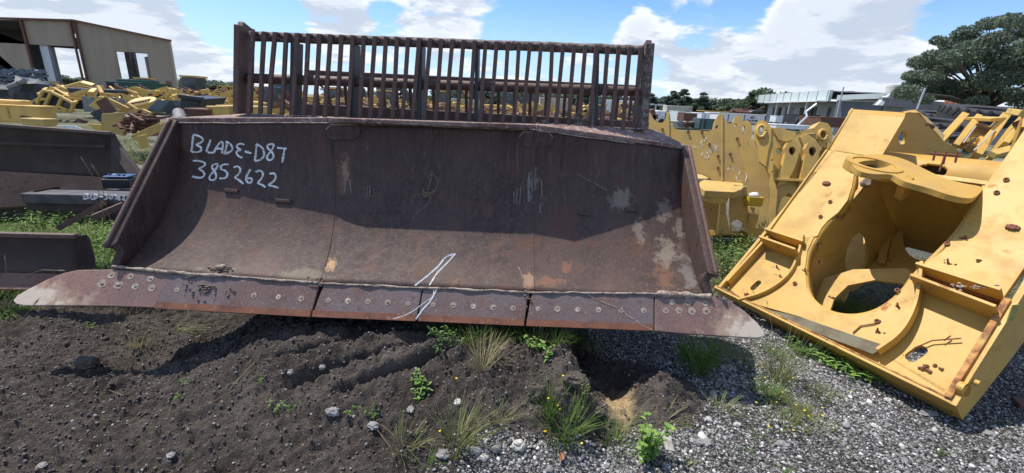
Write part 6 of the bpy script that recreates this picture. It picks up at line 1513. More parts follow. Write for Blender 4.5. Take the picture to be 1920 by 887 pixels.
# low yellow scrap band between the machines
mb = MB(); rr = random.Random(77)
for i in range(420):
    x = rr.uniform(330, 1215); y = 176+(x-330)*.040+rr.uniform(-6, 12); Y = rr.uniform(24, 48); p = P(x, y, Y); d_ = Vector((rr.uniform(-.9, .9), rr.uniform(-.3, .3), rr.uniform(-.5, .5))); mb.beam(p-d_*.5, p+d_*.5, rr.uniform(.06, .3), rr.uniform(.06, .3))
o = mb.build('yellow_scrap', m_tan, None, loc=tuple(P(760, 205, 30))); tag(o, 'mixed yellow scrap parts filling the yard behind the rack', 'scrap', kind='stuff')
mb = MB()
for i in range(300):
    x = rr.uniform(470, 1215); y = 184+(x-330)*.040+rr.uniform(-6, 14); Y = rr.uniform(18, 40); p = P(x, y, Y); d_ = Vector((rr.uniform(-.7, .7), rr.uniform(-.3, .3), rr.uniform(-.3, .3))); mb.beam(p-d_*.5, p+d_*.5, rr.uniform(.05, .2), rr.uniform(.05, .2))
o = mb.build('dark_scrap', m_brown, None, loc=tuple(P(800, 215, 28))); tag(o, 'dark rusty scrap parts strewn behind the rack', 'scrap', kind='stuff')
# near the blade back: few yellow offcuts under the rear beam
for i, (x, y) in enumerate(((700, 219), (720, 221), (745, 224), (765, 224), (806, 227), (878, 230), (640, 217))):
    p = P(x, y, 4.6); o = MB().rock((p.x, p.y, p.z), .06, i, (1.3, .8, .7), 1).build('yellow_offcut', [m_oyel, m_white, m_tan][i % 3], None, loc=(p.x, p.y, p.z-.05)); tag(o, 'small pale offcut lying behind the blade under the rear beam', 'offcut', 'offcuts behind the blade')
# ---------------------------------------------------------------- trees
def leafmat(name, c1, c2):
    mt = bpy.data.materials.new(name); mt.use_nodes = True; nt = mt.node_tree; N = nt.nodes; lk = nt.links.new
    g = N.new('ShaderNodeNewGeometry'); rp = N.new('ShaderNodeMix'); rp.data_type = 'RGBA'; lk(g.outputs['Random Per Island'], rp.inputs[0]); rp.inputs[6].default_value = (*c1, 1); rp.inputs[7].default_value = (*c2, 1)
    b = N['Principled BSDF']; b.inputs['Roughness'].default_value = .6; b.inputs['Specular IOR Level'].default_value = .3; lk(rp.outputs[2], b.inputs['Base Color'])
    tr = N.new('ShaderNodeBsdfTranslucent'); lk(rp.outputs[2], tr.inputs[0]); ms = N.new('ShaderNodeMixShader'); ms.inputs[0].default_value = .3; o = N['Material Output']; lk(b.outputs[0], ms.inputs[1]); lk(tr.outputs[0], ms.inputs[2]); lk(ms.outputs[0], o.inputs[0]); return mt
m_leafd = leafmat('dark_oak_leaf', (.09, .13, .08), (.14, .18, .11)); m_leafp = leafmat('pine_leaf', (.09, .135, .095), (.14, .18, .125)); m_leafo = leafmat('oak_leaf', (.11, .15, .10), (.18, .22, .15)); m_bark = material('bark', (.10, .08, .065), [(8, 5, .45, .7, (.05, .04, .035))], rough=.9)
def leaves(name, centers, radii, n, size, mat, par, seed, flat_=.7):
    rng = np.random.default_rng(seed); w = radii**2; w = w/w.sum(); k = rng.choice(len(centers), n, p=w)
    d = rng.normal(size=(n, 3)); d /= np.linalg.norm(d, axis=1)[:, None]; rad = rng.uniform(.35, 1.05, n)**.5
    c = centers[k]+d*(radii[k]*rad)[:, None]*np.array([1, 1, flat_])
    a = rng.normal(size=(n, 3)); a /= np.linalg.norm(a, axis=1)[:, None]; b = np.cross(a, rng.normal(size=(n, 3))); b /= np.linalg.norm(b, axis=1)[:, None]
    s = size*rng.uniform(.6, 1.3, n)[:, None]
    V = np.stack([c-a*s, c+b*s*.45, c+a*s, c-b*s*.45], 1).reshape(-1, 3); V -= np.array(root_of(par).location) if par else 0
    me = bpy.data.meshes.new(name); me.vertices.add(4*n); me.vertices.foreach_set('co', V.astype(np.float32).ravel()); me.loops.add(4*n); me.polygons.add(n)
    me.loops.foreach_set('vertex_index', np.arange(4*n, dtype=np.int32)); me.polygons.foreach_set('loop_start', np.arange(n, dtype=np.int32)*4); me.update(); me.materials.append(mat)
    o = bpy.data.objects.new(name, me); COL.objects.link(o); o.parent = par; return o
def tree(kind, loc, h, spread, lab, seed, n=2600, lsize=.35, group=None, cat='tree', nm=None, mat=None, trunk_r=None):
    rng = np.random.default_rng(seed); rr = random.Random(seed); t = empty(nm or kind, loc, lab, cat, group); L = Vector(loc); tr_ = trunk_r or h*.022
    cs, rs = [], []; mb_ = MB()
    if kind == 'pine_tree':
        mb_.path([L, L+Vector((rr.uniform(-.3, .3), 0, h*.5)), L+Vector((rr.uniform(-.4, .4), 0, h*.97))], [tr_, tr_*.7, tr_*.2], 8)
        for i in range(26):
            f = rr.uniform(.18, 1); a = rr.uniform(0, 6.28); q = spread*(1-f)**.6*rr.uniform(.3, 1)*(.75+.5*rr.random()); c = L+Vector((math.cos(a)*q, math.sin(a)*q, h*f)); cs.append(c); rs.append(spread*rr.uniform(.18, .36)*(1.15-f*.5))
            if f > .25: mb_.path([L+Vector((0, 0, h*f*.93)), c], [tr_*.25, tr_*.08], 4)
    else:
        top_ = L+Vector((0, 0, h*.32)); mb_.path([L, L+Vector((rr.uniform(-.1, .1), 0, h*.16)), top_], [tr_*1.3, tr_, tr_*.9], 10)
        for i in range(34):
            a = rr.uniform(0, 6.28); f = rr.uniform(0, 1); q = spread*math.sqrt(rr.uniform(.05, 1))*.85; zz = h*(.38+.52*f*(1-.55*(q/spread)**2)); c = L+Vector((math.cos(a)*q, math.sin(a)*q, zz)); cs.append(c); rs.append(spread*rr.uniform(.16, .30))
            mid = top_.lerp(c, .5)+Vector((0, 0, h*.03)); mb_.path([top_, mid, c], [tr_*.45, tr_*.25, tr_*.07], 5)
    mb_.build('trunk', m_bark, t, smooth=True)
    leaves('crown', np.array([tuple(c) for c in cs]), np.array(rs), n, lsize, mat or (m_leafp if kind == 'pine_tree' else m_leafd), t, seed); return t
# tree line: two prototypes of each kind, then copies
PT = [tree('pine_tree', (30+i*7, 90, 0), 9.0, 3.0, 'x', 100+i, 3400, .30, 'trees along the far edge of the yard') for i in range(3)]
BT = [tree('broad_tree', (60+i*9, 110, 0), 7.0, 4.2, 'x', 200+i, 3600, .34, 'trees along the far edge of the yard') for i in range(2)]
# (px, top px, distance, kind, label)
TL = [(1222, 176, 88, 0, 'pine just right of the rack end post'), (1245, 183, 92, 1, 'pine above the lamp mast'), (1262, 172, 86, 0, 'tall pine with ragged tip right of the lamp mast'), (1284, 170, 90, 2, 'tallest pine of the right tree line'), (1300, 182, 94, 3, 'round tree behind the tallest pine'),
 (1316, 176, 88, 1, 'slim pine left of the tree line gap'), (1332, 190, 92, 2, 'low pine left of the tree line gap'), (1346, 188, 96, 0, 'last pine before the gap in the tree line'), (1366, 200, 130, 4, 'small far tree in the gap of the tree line'),
 (1392, 182, 84, 3, 'broad grey green tree right of the gap'), (1408, 184, 88, 4, 'broad tree above the white lettered box'), (1432, 178, 80, 3, 'tall tree at the workshop end'), (1444, 168, 78, 4, 'tallest broad tree, just left of the workshop roof'),
 (1196, 180, 90, 2, 'pine behind the right end post'), (1176, 186, 92, 1, 'pine seen left of the right end post'), (1150, 180, 90, 0, 'dark pine behind the last slate post'), (1126, 182, 94, 3, 'round tree behind the rack, right part'), (1100, 176, 88, 2, 'pine showing over the mid rail right part'), (1074, 180, 90, 1, 'pine above the cream truck'),
 (1048, 176, 92, 0, 'dark pine right of the rack centre'), (1020, 178, 90, 4, 'dense tree above the round hooded loader'), (995, 174, 88, 2, 'dark pine over the orange dozer hull'), (968, 176, 90, 1, 'pine behind the rack centre bars'), (940, 174, 92, 3, 'round tree behind the rack centre'), (914, 172, 92, 0, 'pine right of the raised arm'),
 (888, 170, 94, 2, 'pine behind the raised excavator arm'), (860, 172, 96, 1, 'pine left of the raised excavator arm'), (834, 176, 110, 4, 'low far tree right of the third slate post'), (806, 178, 120, 3, 'small far tree near the third slate post'), (752, 162, 100, 0, 'lone pine left of the third slate post'), (734, 164, 104, 1, 'pine right of the pale roof'),
 (440, 155, 90, 4, 'round green tree beside the rack left post'), (418, 158, 96, 3, 'low tree left of the round green one'), (372, 154, 92, 4, 'broad tree behind the lattice booms'), (345, 153, 96, 3, 'broad tree right of the shed wall'), (266, 148, 98, 4, 'tree seen through the shed window bay'), (236, 146, 98, 3, 'tree at the left side of the shed window bay'),
 (122, 142, 90, 4, 'tree seen through the open shed doorway'), (138, 150, 100, 3, 'small tree low in the shed doorway'), (480, 162, 120, 3, 'far tree behind the first rack bars')]
hts = [9.0, 9.0, 9.0, 7.0, 7.0]
for i, (x, y, Y, k, lab) in enumerate(TL):
    src_ = (PT+BT)[k]; p = P(x, y, Y); s_ = p.z/hts[k]/(1.0 if k < 3 else .95)
    if 'used' not in src_: o = src_; src_['used'] = 1
    else: o = copy_tree(src_)
    o.location = (p.x, p.y, 0); o.rotation_euler = (0, 0, i*1.3); s2 = min(1.7, max(.8, s_*1.0)); o.scale = (s2*1.35, s2*1.35, s_*1.04); o['label'] = lab
for o in PT+BT: del o['used']
# undergrowth closing the tree line
rng = np.random.default_rng(8); cc = []
for x in list(range(830, 1360, 9))+list(range(1376, 1450, 9)): p = P(x, 200, 98+rng.uniform(-4, 6)); cc.append((p.x, p.y, 1.6+rng.uniform(-.3, 1.3))); cc.append((p.x+rng.uniform(-1, 1), p.y, 2.3+rng.uniform(-.4, .8)))
for x in list(range(330, 470, 10)): p = P(x, 170, 104); cc.append((p.x, p.y, 1.2+rng.uniform(-.3, .8)))
e_ = leaves('far_undergrowth', np.array(cc), np.full(len(cc), 2.4), 46000, .34, m_leafp, None, 5); tag(e_, 'dark green undergrowth along the foot of the tree line', 'undergrowth', kind='stuff')
# big tree at the right
bt = empty('oak_tree', (P(1850, 215, 27).x, 27, 0), 'big dark spreading oak at the right picture edge', 'tree')
rr = random.Random(5); TB = Vector(bt.location); cs, rs = [], []; mb = MB()
fork = P(1846, 206, 27); mb.path([TB, TB+Vector((0, 0, 1)), fork], [.5, .42, .36], 12)
for (x, y, r_) in [(1700, 172, 22), (1712, 140, 20), (1724, 118, 22), (1750, 100, 24), (1735, 150, 26), (1765, 130, 28), (1790, 84, 26), (1775, 165, 28), (1730, 185, 20), (1800, 120, 30), (1815, 60, 24), (1850, 46, 22), (1835, 95, 30), (1868, 76, 28), (1895, 40, 22), (1910, 62, 28), (1880, 112, 32), (1820, 160, 28), (1860, 150, 30), (1905, 140, 34), (1795, 182, 20), (1935, 100, 40), (1960, 50, 40), (1980, 140, 50), (1925, 185, 30), (1745, 172, 20), (1705, 158, 14), (1760, 75, 14), (1692, 176, 10), (1830, 186, 18), (1895, 178, 24), (1780, 108, 20)]:
    for k in range(2):
        Y = 27+rr.gauss(0, 1.7); q = P(x+rr.gauss(0, 3), y+rr.gauss(0, 3), Y); cs.append(q); rs.append(r_*(.58+.3*rr.random())/F*29*1.0)
        mid = fork.lerp(q, .5)+Vector((0, 0, .25)); mb.path([fork, mid, q], [.10, .05, .012], 6)
mb.build('trunk', m_bark, bt, smooth=True)
leaves('crown', np.array([tuple(c) for c in cs]), np.array(rs), 52000, .085, m_leafo, bt, 9, .62)
# ---------------------------------------------------------------- weeds, grass, stones lying about
def plantmat(name, c1, c2, tr_=.35):
    mt = leafmat(name, c1, c2); return mt
m_gr = plantmat('fresh_grass', (.075, .14, .022), (.17, .26, .06)); m_dry = plantmat('dry_grass', (.22, .19, .09), (.38, .33, .19)); m_mix = plantmat('mixed_grass', (.09, .14, .03), (.30, .29, .13))
m_wd = plantmat('bright_weed', (.14, .26, .045), (.26, .40, .10)); m_wd2 = plantmat('mid_green_weed', (.06, .13, .025), (.14, .24, .06)); m_fl = material('yellow_petal', (.75, .52, .02), rough=.7)
def GH(px, py):
    d = ray(px, py); t0 = t = .8
    while t < 12:
        p = CAMP+d*t
        if p.z < hz(p.x, p.y): break
        t0 = t; t += .05
    for _ in range(8):
        m_ = (t0+t)/2; p = CAMP+d*m_
        if p.z < hz(p.x, p.y): t = m_
        else: t0 = m_
    p = CAMP+d*t; return Vector((p.x, p.y, hz(p.x, p.y)))
def blade_(mb_, base, d, ln, w, droop, seg=5):
    """one grass blade: tapered, drooping ribbon with a slight fold"""
    pts = []; p = Vector(base); v = Vector(d).normalized()
    st = ln/seg
    for i in range(seg+1):
        pts.append(p.copy()); v = (v+Vector((0, 0, -droop/seg))).normalized(); p = p+v*st
    side = Vector((-d[1], d[0], 0)); side = side.normalized() if side.length > 1e-4 else Vector((1, 0, 0))
    n0 = len(mb_.v)
    for i, q in enumerate(pts):
        ww = w*(1-(i/seg)**1.6)*.5+.0003; mb_.v += [q-side*ww, q+side*ww]
    for i in range(seg): a = n0+2*i; mb_.f.append((a, a+1, a+3, a+2))
def leaf_(mb_, base, d, ln, w, droop=.3):
    d = Vector(d).normalized(); side = d.cross(Vector((0, 0, 1))); side = side.normalized() if side.length > 1e-3 else Vector((1, 0, 0)); b = Vector(base)
    m1 = b+d*ln*.35; m2 = b+d*ln*.7+Vector((0, 0, -droop*ln*.15)); e = b+d*ln+Vector((0, 0, -droop*ln*.4)); n0 = len(mb_.v); u_ = Vector((0, 0, w*.15))
    mb_.v += [b, m1-side*w*.5+u_, m1, m1+side*w*.5+u_, m2-side*w*.38+u_, m2, m2+side*w*.38+u_, e]
    mb_.f += [(n0, n0+2, n0+1), (n0, n0+3, n0+2), (n0+1, n0+2, n0+5, n0+4), (n0+2, n0+3, n0+6, n0+5), (n0+4, n0+5, n0+7), (n0+5, n0+6, n0+7)]
def tuft(x, y, n, hgt, spread, mat, lab, seed, lean=(0, 0), droop=.9, w=.004, group='grass clumps', seed_heads=0, flowers=0, upr=1.0):
    rr = random.Random(seed); c = GH(x, y); mb_ = MB()
    e_ = empty('grass_clump', tuple(c), lab, 'grass clump', group)
    for i in range(n):
        a = rr.uniform(0, 6.283); r_ = spread*rr.random()**.7; bx = c.x+math.cos(a)*r_*.5; by = c.y+math.sin(a)*r_*.5
        d_ = (math.cos(a)*rr.uniform(.1, .75)+lean[0], math.sin(a)*rr.uniform(.1, .75)+lean[1], upr)
        blade_(mb_, (bx, by, hz(bx, by)-.004), d_, hgt*rr.uniform(.45, 1.1), w*rr.uniform(.6, 1.2), droop*rr.uniform(.3, 1.4))
    mb_.build('blades', mat, e_, recalc=False)
    for i in range(seed_heads):
        a = rr.uniform(0, 6.283); v = Vector((math.cos(a)*.45+lean[0]*1.4, math.sin(a)*.45+lean[1]*1.4, 1)).normalized(); L_ = hgt*rr.uniform(1.0, 1.5); p0 = c; p1 = c+v*L_*.5; p2 = c+v*L_+Vector((lean[0]*.3*L_, 0, -.12*L_))
        MB().path([p0, p1, p2], [.0012, .001, .0007], 4).build('stalk', m_dry, e_); d_ = (p2-p1).normalized(); MB().path([p2, p2+d_*.012, p2+d_*.03], [.0015, .0032, .0008], 5).build('seed_head', m_dry, e_)
    for i in range(flowers):
        p = c+Vector((rr.gauss(0, spread*.5), rr.gauss(0, spread*.5), 0)); p.z = hz(p.x, p.y)+hgt*rr.uniform(.3, .7); MB().rock(p, .006, i, (1, 1, .5), 1).build('flower', m_fl, e_)
    return e_
def weed(x, y, n, hgt, spread, leaf, mat, lab, seed, lw=.4, dens_=7, group='leafy weeds', lean=(0, 0), name='leafy_weed', c=None, thin=.0012):
    rr = random.Random(seed); c = c or GH(x, y); e_ = empty(name, tuple(c), lab, 'weed', group); ms, ml = MB(), MB()
    for i in range(n):
        a = rr.uniform(0, 6.283); q = rr.random()**.6*spread; L_ = hgt*rr.uniform(.55, 1.1); b_ = c+Vector((math.cos(a)*q*.4, math.sin(a)*q*.4, 0)); b_.z = hz(b_.x, b_.y) if c.z < .4 and hgt < .5 else c.z
        tp = b_+Vector((math.cos(a)*q+lean[0]*L_, math.sin(a)*q+lean[1]*L_, L_)); md = b_.lerp(tp, .5)+Vector((rr.gauss(0, .1)*q, rr.gauss(0, .1)*q, L_*.08)); ms.path([b_, md, tp], [thin*1.6, thin, thin*.5], 4)
        for k in range(dens_):
            f = (k+1)/dens_; p = b_.lerp(md, f*2) if f < .5 else md.lerp(tp, f*2-1); t = rr.uniform(0, 6.283); leaf_(ml, p, (math.cos(t), math.sin(t), rr.uniform(-.1, .7)), leaf*rr.uniform(.6, 1.2), leaf*lw*rr.uniform(.7, 1.2), rr.uniform(.2, 1))
    ms.build('stems', mat, e_); ml.build('foliage', mat, e_, recalc=False); return e_
# along the front of the cutting edge
weed(848, 622, 5, .16, .03, .035, m_wd2, 'tall feathery weed standing against the cutting edge left of the grass strip', 1, .3, 11)
weed(835, 640, 9, .09, .07, .03, m_wd2, 'low feathery weed at the foot of the tall one by the cutting edge', 2, .25, 9)
for i, (x, y, m_, lab) in enumerate([(870, 640, m_gr, 'leftmost green grass clump under the cutting edge'), (900, 640, m_mix, 'second grass clump along the cutting edge'), (930, 640, m_gr, 'third grass clump along the cutting edge'), (965, 638, m_gr, 'fourth grass clump along the cutting edge'), (1000, 640, m_mix, 'fifth grass clump, by the pale stones'), (1040, 642, m_gr, 'grass clump right of the pale stones'), (1082, 645, m_gr, 'rightmost grass clump at the dark hollow')]):
    tuft(x, y, 130, .11, .13, m_, lab, 10+i, (0, -.1), .9, .0035)
tuft(905, 690, 70, .19, .08, m_dry, 'dry straw clump leaning forward below the grass strip', 21, (.05, .25), .7, .003); tuft(930, 672, 30, .12, .12, m_dry, 'sparse dry straws below the third clump', 22, (.3, -.1), .8, .0025, upr=.6)
weed(1003, 655, 6, .07, .04, .03, m_wd, 'bright small leafed weed amid the grass strip', 23, .45, 7); weed(1025, 668, 5, .04, .03, .025, m_wd, 'tiny bright weed on the pale stones', 24, .45, 6)
weed(790, 732, 14, .03, .05, .022, m_wd, 'bright lime weed rosette alone on the dark soil', 25, .5, 7); weed(702, 780, 5, .03, .03, .018, m_wd2, 'tiny green sprig left of the gravel wedge', 26); weed(660, 772, 4, .03, .03, .018, m_wd2, 'tiny sprig further left on the soil', 27)
# straw bunch under the left edge
tuft(262, 648, 44, .17, .08, m_dry, 'dry straw bunch in the shade under the left cutting edge', 31, (.15, 0), .6, .003, upr=.9); tuft(330, 618, 46, .22, .1, m_mix, 'long pale grass lying under the left cutting edge', 32, (.9, .1), .5, .0025, upr=.35)
for i, (x, y, lab) in enumerate([(350, 722, 'small pale sprout on the lower left soil'), (510, 770, 'thin sprout pair mid left on the soil'), (545, 765, 'light green sprout right of the sprout pair'), (335, 745, 'yellowish seedling on the left soil'), (215, 700, 'short seedling left of the dirt clod'), (170, 620, 'moss like sprig near the shadow tip'), (490, 715, 'thin creeping weed above the sprout pair')]):
    weed(x, y, 3, .03, .04, .02, m_wd if i % 2 else m_wd2, lab, 40+i, .3, 5)
# foreground clumps on the gravel wedge
tuft(858, 838, 120, .20, .12, m_mix, 'open grass clump with long seed stalks at the gravel wedge', 51, (.12, .05), .7, .0035, seed_heads=7, flowers=2)
tuft(800, 880, 14, .10, .05, m_gr, 'few green blades at the bottom edge left of centre', 52)
tuft(1058, 812, 150, .18, .16, m_gr, 'bushy green clump with yellow flowers in front of the soil lump', 53, (0, 0), .8, .004, seed_heads=2, flowers=6); tuft(1030, 776, 40, .20, .06, m_gr, 'upright green blades behind the flowering clump', 54, (-.1, 0), .4, .005)
weed(1092, 770, 3, .20, .02, .012, m_mix, 'tall spiky stalks beside the sand patch', 55, .5, 26, thin=.0018); tuft(1180, 800, 14, .22, .1, m_mix, 'long arching blades crossing toward the leafy plant', 56, (.9, .3), .7, .003, upr=.3)
weed(1212, 862, 16, .17, .075, .034, m_wd, 'broad leaved bright green plant beside the grey wood chip', 57, .62, 9, name='broadleaf_weed', thin=.0022)
tuft(1262, 790, 30, .15, .08, m_mix, 'straggly grass behind the broad leaved plant', 58, (.8, .2), .6, .0025, upr=.5); tuft(1280, 875, 22, .08, .09, m_mix, 'thin yellowing grass at the bottom right of the wood chip', 59)
# right of the hollow, under the end bit
for i, (x, y, lab) in enumerate([(1308, 700, 'dark grass clump in shade under the right end bit'), (1330, 680, 'second shaded clump under the right end bit'), (1290, 672, 'shaded clump left of it, by the hollow')]): tuft(x, y, 130, .2, .13, m_gr, lab, 60+i, (.05, 0), .9, .004)
tuft(1458, 712, 110, .34, .13, m_mix, 'tall pale grass clump between end bit and yellow frame', 64, (-.02, 0), .45, .003, seed_heads=3); tuft(1440, 748, 150, .13, .18, m_gr, 'low green tuft below the tall pale clump', 65, flowers=2)
for i, (x, y, lab) in enumerate([(1480, 770, 'spreading weed tuft with yellow flowers, upper of two'), (1515, 795, 'spreading weed tuft with yellow flowers, lower right of two'), (1470, 800, 'thin green tuft left of the flowering pair'), (1540, 745, 'wiry tuft in front of the leafy vine')]): tuft(x, y, 170, .085, .2, m_mix, lab, 70+i, w=.003, flowers=3)
for i, (x, y, lab) in enumerate([(1420, 820, 'small sprout on the right gravel'), (1400, 852, 'white topped sprout low on the gravel'), (1790, 778, 'small grass shoot beside the frame corner'), (1760, 850, 'short grass low on the right gravel'), (1880, 800, 'faint grass at the right picture edge'), (1462, 885, 'green leaf at the bottom edge')]): tuft(x, y, 16, .06, .05, m_wd2, lab, 80+i, group='small sprouts on the gravel')
for i, (x, y, lab) in enumerate([(1495, 655, 'leafy vine end nearest the end bit, under the frame lip'), (1525, 672, 'leafy vine stretch, second from the end bit'), (1560, 690, 'leafy vine stretch under the middle of the frame lip'), (1595, 702, 'broad leafy stretch of vine under the frame lip'), (1630, 712, 'last leafy vine stretch near the frame corner')]): weed(x, y, 9, .07, .09, .05, m_wd if i > 1 else m_wd2, lab, 90+i, .32, 7, name='creeping_weed', group='creeping weeds under the frame lip')
weed(1395, 552, 6, .05, .06, .03, m_wd, 'bright weed poking over the left end of the frame lip', 97, .4, 7, c=Q(1398, 566, .03)-Vector((0, .02, .03)))
# weeds between the blade and the frames
rng_ = random.Random(6)
for i in range(26):
    x = rng_.uniform(1338, 1440); y = rng_.uniform(445, 530); c = G(x, y, .03)
    if y > 540-(x-1338)*.9+20: continue
    weed(x, y, 9, rng_.uniform(.18, .42), .16, .045, [m_wd2, m_mix, m_wd][i % 3], 'bushy weed growing between the chalked blade and the yellow frames', 120+i, .3, 12, group='bushy weeds between blade and frames', c=Vector((c.x, c.y, .02)), name='bushy_weed')
weed(1432, 410, 12, .5, .2, .03, m_mix, 'airy seeded weed rising before the tan web plate', 160, .3, 14, c=Vector(G(1432, 452, .02)), name='bushy_weed')
# dense grass on the left: an uncountable sward plus a few countable weeds
def sward(name, lab, region, n, hgt, mat, seed, w=.006):
    rng = np.random.default_rng(seed); x0, x1, y0, y1 = region; V = []; Fc = []
    x = rng.uniform(x0, x1, n); y = rng.uniform(y0, y1, n); cl = fbm(x*2.2, y*2.2, 3, seed); keep = cl > -.12; x, y, cl = x[keep], y[keep], cl[keep]; n = len(x); z = height(x, y)-.01
    a = rng.uniform(0, 6.283, n); le = rng.uniform(.15, .9, n); L_ = hgt*rng.uniform(.4, 1.1, n)*(1+cl*1.2); seg = 4; ww = w*rng.uniform(.5, 1.3, n)
    px, py, pz = x.copy(), y.copy(), z.copy(); vx, vy, vz = np.cos(a)*le, np.sin(a)*le, np.ones(n); sx, sy = -np.sin(a), np.cos(a); P_ = []
    for i in range(seg+1):
        t = ww*(1-(i/seg)**1.5)*.5+.0003; P_.append(np.stack([px-sx*t, py-sy*t, pz], -1)); P_.append(np.stack([px+sx*t, py+sy*t, pz], -1))
        m_ = np.sqrt(vx**2+vy**2+vz**2); px += vx/m_*L_/seg; py += vy/m_*L_/seg; pz += vz/m_*L_/seg; vz = vz-.32*(1+rng.uniform(0, 1, n))
    V = np.stack(P_, 1).reshape(-1, 3); k = 2*(seg+1); b = (np.arange(n)*k)[:, None]; q = np.concatenate([b+np.array([[2*i, 2*i+1, 2*i+3, 2*i+2]]) for i in range(seg)], 0)
    me = bpy.data.meshes.new(name); me.vertices.add(len(V)); me.vertices.foreach_set('co', V.astype(np.float32).ravel()); me.loops.add(len(q)*4); me.polygons.add(len(q)); me.loops.foreach_set('vertex_index', q.astype(np.int32).ravel()); me.polygons.foreach_set('loop_start', np.arange(len(q), dtype=np.int32)*4); me.update(); me.materials.append(mat)
    o = bpy.data.objects.new(name, me); COL.objects.link(o); return tag(o, lab, 'grass', kind='stuff')
sward('tall_grass', 'thick green grass round the rusted blades at the left', (-5.0, -2.25, 2.85, 4.1), 30000, .34, m_gr, 301); sward('mixed_tall_grass', 'yellow green grass mixed into the thick left grass', (-5.0, -2.2, 2.85, 4.0), 12000, .36, m_mix, 302)
sward('fringe_grass', 'short grass fringe by the left end bit tip', (-4.3, -3.25, 2.5, 2.85), 3500, .12, m_gr, 303); sward('yard_grass', 'patchy grass in the scrap yard at the left', (-14, -4.5, 6, 12.5), 22000, .22, m_mix, 304, .012); sward('right_grass', 'patchy low grass behind the yellow frames', (1.5, 5.5, 3.2, 5.2), 9000, .12, m_mix, 305, .005)
sward('inner_grass', 'grass growing up inside the big frame opening', (2.3, 3.3, 2.9, 3.8), 7000, .14, m_gr, 306, .005)
for i in range(16):
    rr = random.Random(400+i); x = rr.uniform(20, 225); y = rr.uniform(400, 440)+(45 if x > 165 else 0); c = G(x, y+20, .05); weed(x, y, 8, .28, .16, .045, [m_wd, m_wd2, m_gr][i % 3], 'leafy weed in the thick grass round the left blades', 420+i, .4, 11, group='leafy weeds in the left grass', c=Vector((c.x, c.y, .04)))
for i, (pp, lab) in enumerate([([(0, 600), (8, 560), (40, 518), (80, 506), (108, 507)], 'long arching seed stalk in front of the low left blade'), ([(4, 560), (14, 530), (10, 490)], 'short upright seed stalk at the left edge'), ([(190, 380), (180, 340), (158, 305)], 'thin seed stalk before the old blade, left one'), ([(200, 372), (186, 330), (178, 318)], 'thin seed stalk before the old blade, right one'), ([(0, 660), (40, 600), (65, 570)], 'thin pale stalk at the lower left edge')]):
    Yd = [2.3, 2.3, 2.9, 2.9, 2.0][i]; q = [P(x, y, Yd) for x, y in pp]; q[0] = Vector((q[0].x, q[0].y, max(0, min(q[0].z, .05)))); e_ = empty('seed_stalk', tuple(q[0]), lab, 'grass stalk', 'seed stalks at the left'); MB().path(q, .0016, 4).build('stalk', m_dry, e_); d_ = (q[-1]-q[-2]).normalized(); MB().path([q[-1], q[-1]+d_*.02, q[-1]+d_*.045], [.002, .0045, .001], 6).build('seed_head', m_dry, e_)
for i, (x, y, m_, lab) in enumerate([(1340, 655, m_gr, 'grass clump directly behind the right end bit tip'), (1375, 668, m_mix, 'dry green clump just right of the shaded clumps'), (1410, 690, m_mix, 'wispy clump between shaded clumps and tall pale clump'), (1450, 668, m_gr, 'green clump close under the left end of the frame lip'), (1120, 668, m_mix, 'thin clump at the left rim of the hollow'), (760, 838, m_mix, 'sparse yellowing clump left on the gravel wedge'), (930, 790, m_mix, 'thin flattened grass between the two foreground clumps'), (1160, 840, m_gr, 'low green grass left of the broad leaved plant'), (1350, 770, m_mix, 'straggling grass alone on the right gravel')]):
    tuft(x, y, 60, .13, .13, m_, lab, 500+i, (.15, .05), .9, .003, upr=.8)
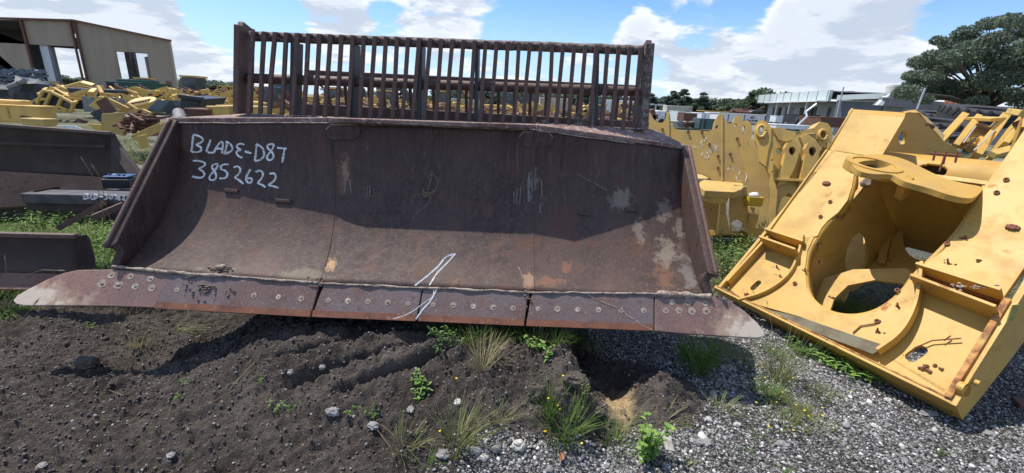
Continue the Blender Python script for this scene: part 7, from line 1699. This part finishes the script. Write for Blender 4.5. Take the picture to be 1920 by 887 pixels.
# single stones, clods, chips
m_pale = material('pale_limestone', (.52, .50, .44), [(20, 6, .45, .65, (.36, .33, .28)), (60, 4, .6, .7, (.2, .18, .15))], rough=.9, bump=[(30, .6, .01)]); m_gst = material('grey_limestone', (.22, .21, .20), [(20, 6, .45, .65, (.36, .35, .33)), (60, 4, .6, .7, (.1, .09, .09))], rough=.9, bump=[(30, .6, .01)])
for i, (x, y, r_, m_, sq, lab) in enumerate([(972, 838, .026, m_pale, (1.1, .9, .9), 'pale blocky stone, largest on the gravel wedge'), (908, 860, .017, m_pale, (1, .9, .9), 'cream stone left of the pale blocky one'), (830, 855, .023, m_gst, (1.3, .9, .7), 'dark flat stone by the open grass clump'), (857, 757, .018, m_pale, (1, 1, 1), 'whitish stone on the dark soil below centre'), (165, 685, .050, m_soilclod, (1.3, .9, .8), 'big dark clod lying left below the end bit'),
    (625, 775, .022, m_gst, (1.3, 1, .8), 'grey stone at the soil edge by the gravel wedge'), (770, 770, .016, m_gst, (1, 1, .8), 'round grey stone on the soil'), (1122, 775, .022, m_soilclod, (1.2, 1, 1), 'dark clod below the sand patch'), (1010, 745, .045, m_soilclod, (1, .7, 1.1), 'broken dark soil block beside the upright blades'), (1050, 750, .040, m_soilclod, (.9, .8, 1.2), 'second broken soil block right of the first'), (1080, 720, .045, m_soilclod, (1.2, .8, .9), 'soil block at the edge of the hollow'),
    (1318, 832, .024, m_gst, (1.5, 1, .5), 'flat grey stone right of the wood chip'), (1382, 798, .016, m_pale, (1, .9, .8), 'pale round stone on the right gravel'), (1664, 752, .018, m_pale, (1.1, .9, .8), 'cream stone below the frame lip'), (1740, 778, .028, m_gst, (1.7, .8, .5), 'long dark stone near the frame corner'), (1465, 836, .022, m_gst, (1.4, .9, .6), 'grey stone low between weeds on the right'), (1855, 815, .02, m_gst, (1.3, 1, .6), 'grey stone toward the right bottom corner'), (1640, 800, .014, m_pale, (1, 1, .8), 'small cream stone in the middle of the right gravel'), (1690, 838, .013, m_pale, (1, 1, .8), 'small cream stone lower on the right gravel'),
    (700, 800, .02, m_gst, (1.2, 1, .7), 'grey lump left on the gravel wedge'), (545, 700, .016, m_gst, (1, 1, .8), 'grey pebble beside the grooves'), (605, 690, .015, m_gst, (1, 1, .8), 'pebble in the grooves'), (80, 875, .016, m_gst, (1.2, 1, .7), 'grey pebble in the bottom left corner'), (320, 855, .014, m_gst, (1.2, 1, .7), 'brownish pebble low on the left soil')]):
    c = GH(x, y); o = MB().rock(c+Vector((0, 0, r_*.35)), r_, 50+i, sq, 3).build('loose_stone', m_, None, smooth=False, loc=tuple(c)); tag(o, lab, 'stone', 'single stones lying about')
c = GH(1248, 832); o = MB().prism([[c+Vector(p) for p in [(-.016, -.05, .012), (.022, -.055, .010), (.026, .02, .03), (.002, .05, .038), (-.02, .03, .034)]]], Vector((0, .002, -.010))).build('wood_chip', material('grey_wood', (.36, .34, .31), [((30, 30, 6), 5, .45, .65, (.22, .2, .18))], rough=.9), None, bevel=.002, loc=tuple(c)); tag(o, 'flat grey wood chip lying beside the broad leaved plant', 'wood chip')
c = GH(1057, 866); mb = MB(); leaf_(mb, c+Vector((-.02, -.02, .016)), (.35, .8, .2), .06, .026, .2); o = mb.build('fallen_leaf', material('dead_leaf', (.30, .14, .07), rough=.8), None, loc=tuple(c)); tag(o, 'reddish brown dead leaf on the gravel wedge', 'leaf')
c = GH(1912, 772); o = MB().box(c+Vector((.1, 0, .03)), (.2, .10, .025), (1, -.5, 0)).build('brown_board', m_brown, None, bevel=.004, loc=tuple(c)); tag(o, 'short brown board end at the right picture edge', 'board')
for i, (pp, lab) in enumerate([([(430, 735), (470, 690), (518, 648)], 'long dry straw lying over the left soil'), ([(395, 760), (440, 735), (470, 700)], 'dry straw end below the long one'), ([(1420, 715), (1560, 820), (1610, 870)], 'thin dry stem lying across the right gravel'), ([(220, 740), (232, 746), (205, 735)], 'short bent straw on the left soil'), ([(700, 800), (730, 840), (745, 880)], 'dry stem crossing the gravel wedge')]):
    q = [GH(*p)+Vector((0, 0, .012)) for p in pp]; o = MB().path(q, .0014, 4).build('dry_stem', m_dry, None, loc=tuple(q[0])); tag(o, lab, 'dry stem', 'dry stems on the ground')
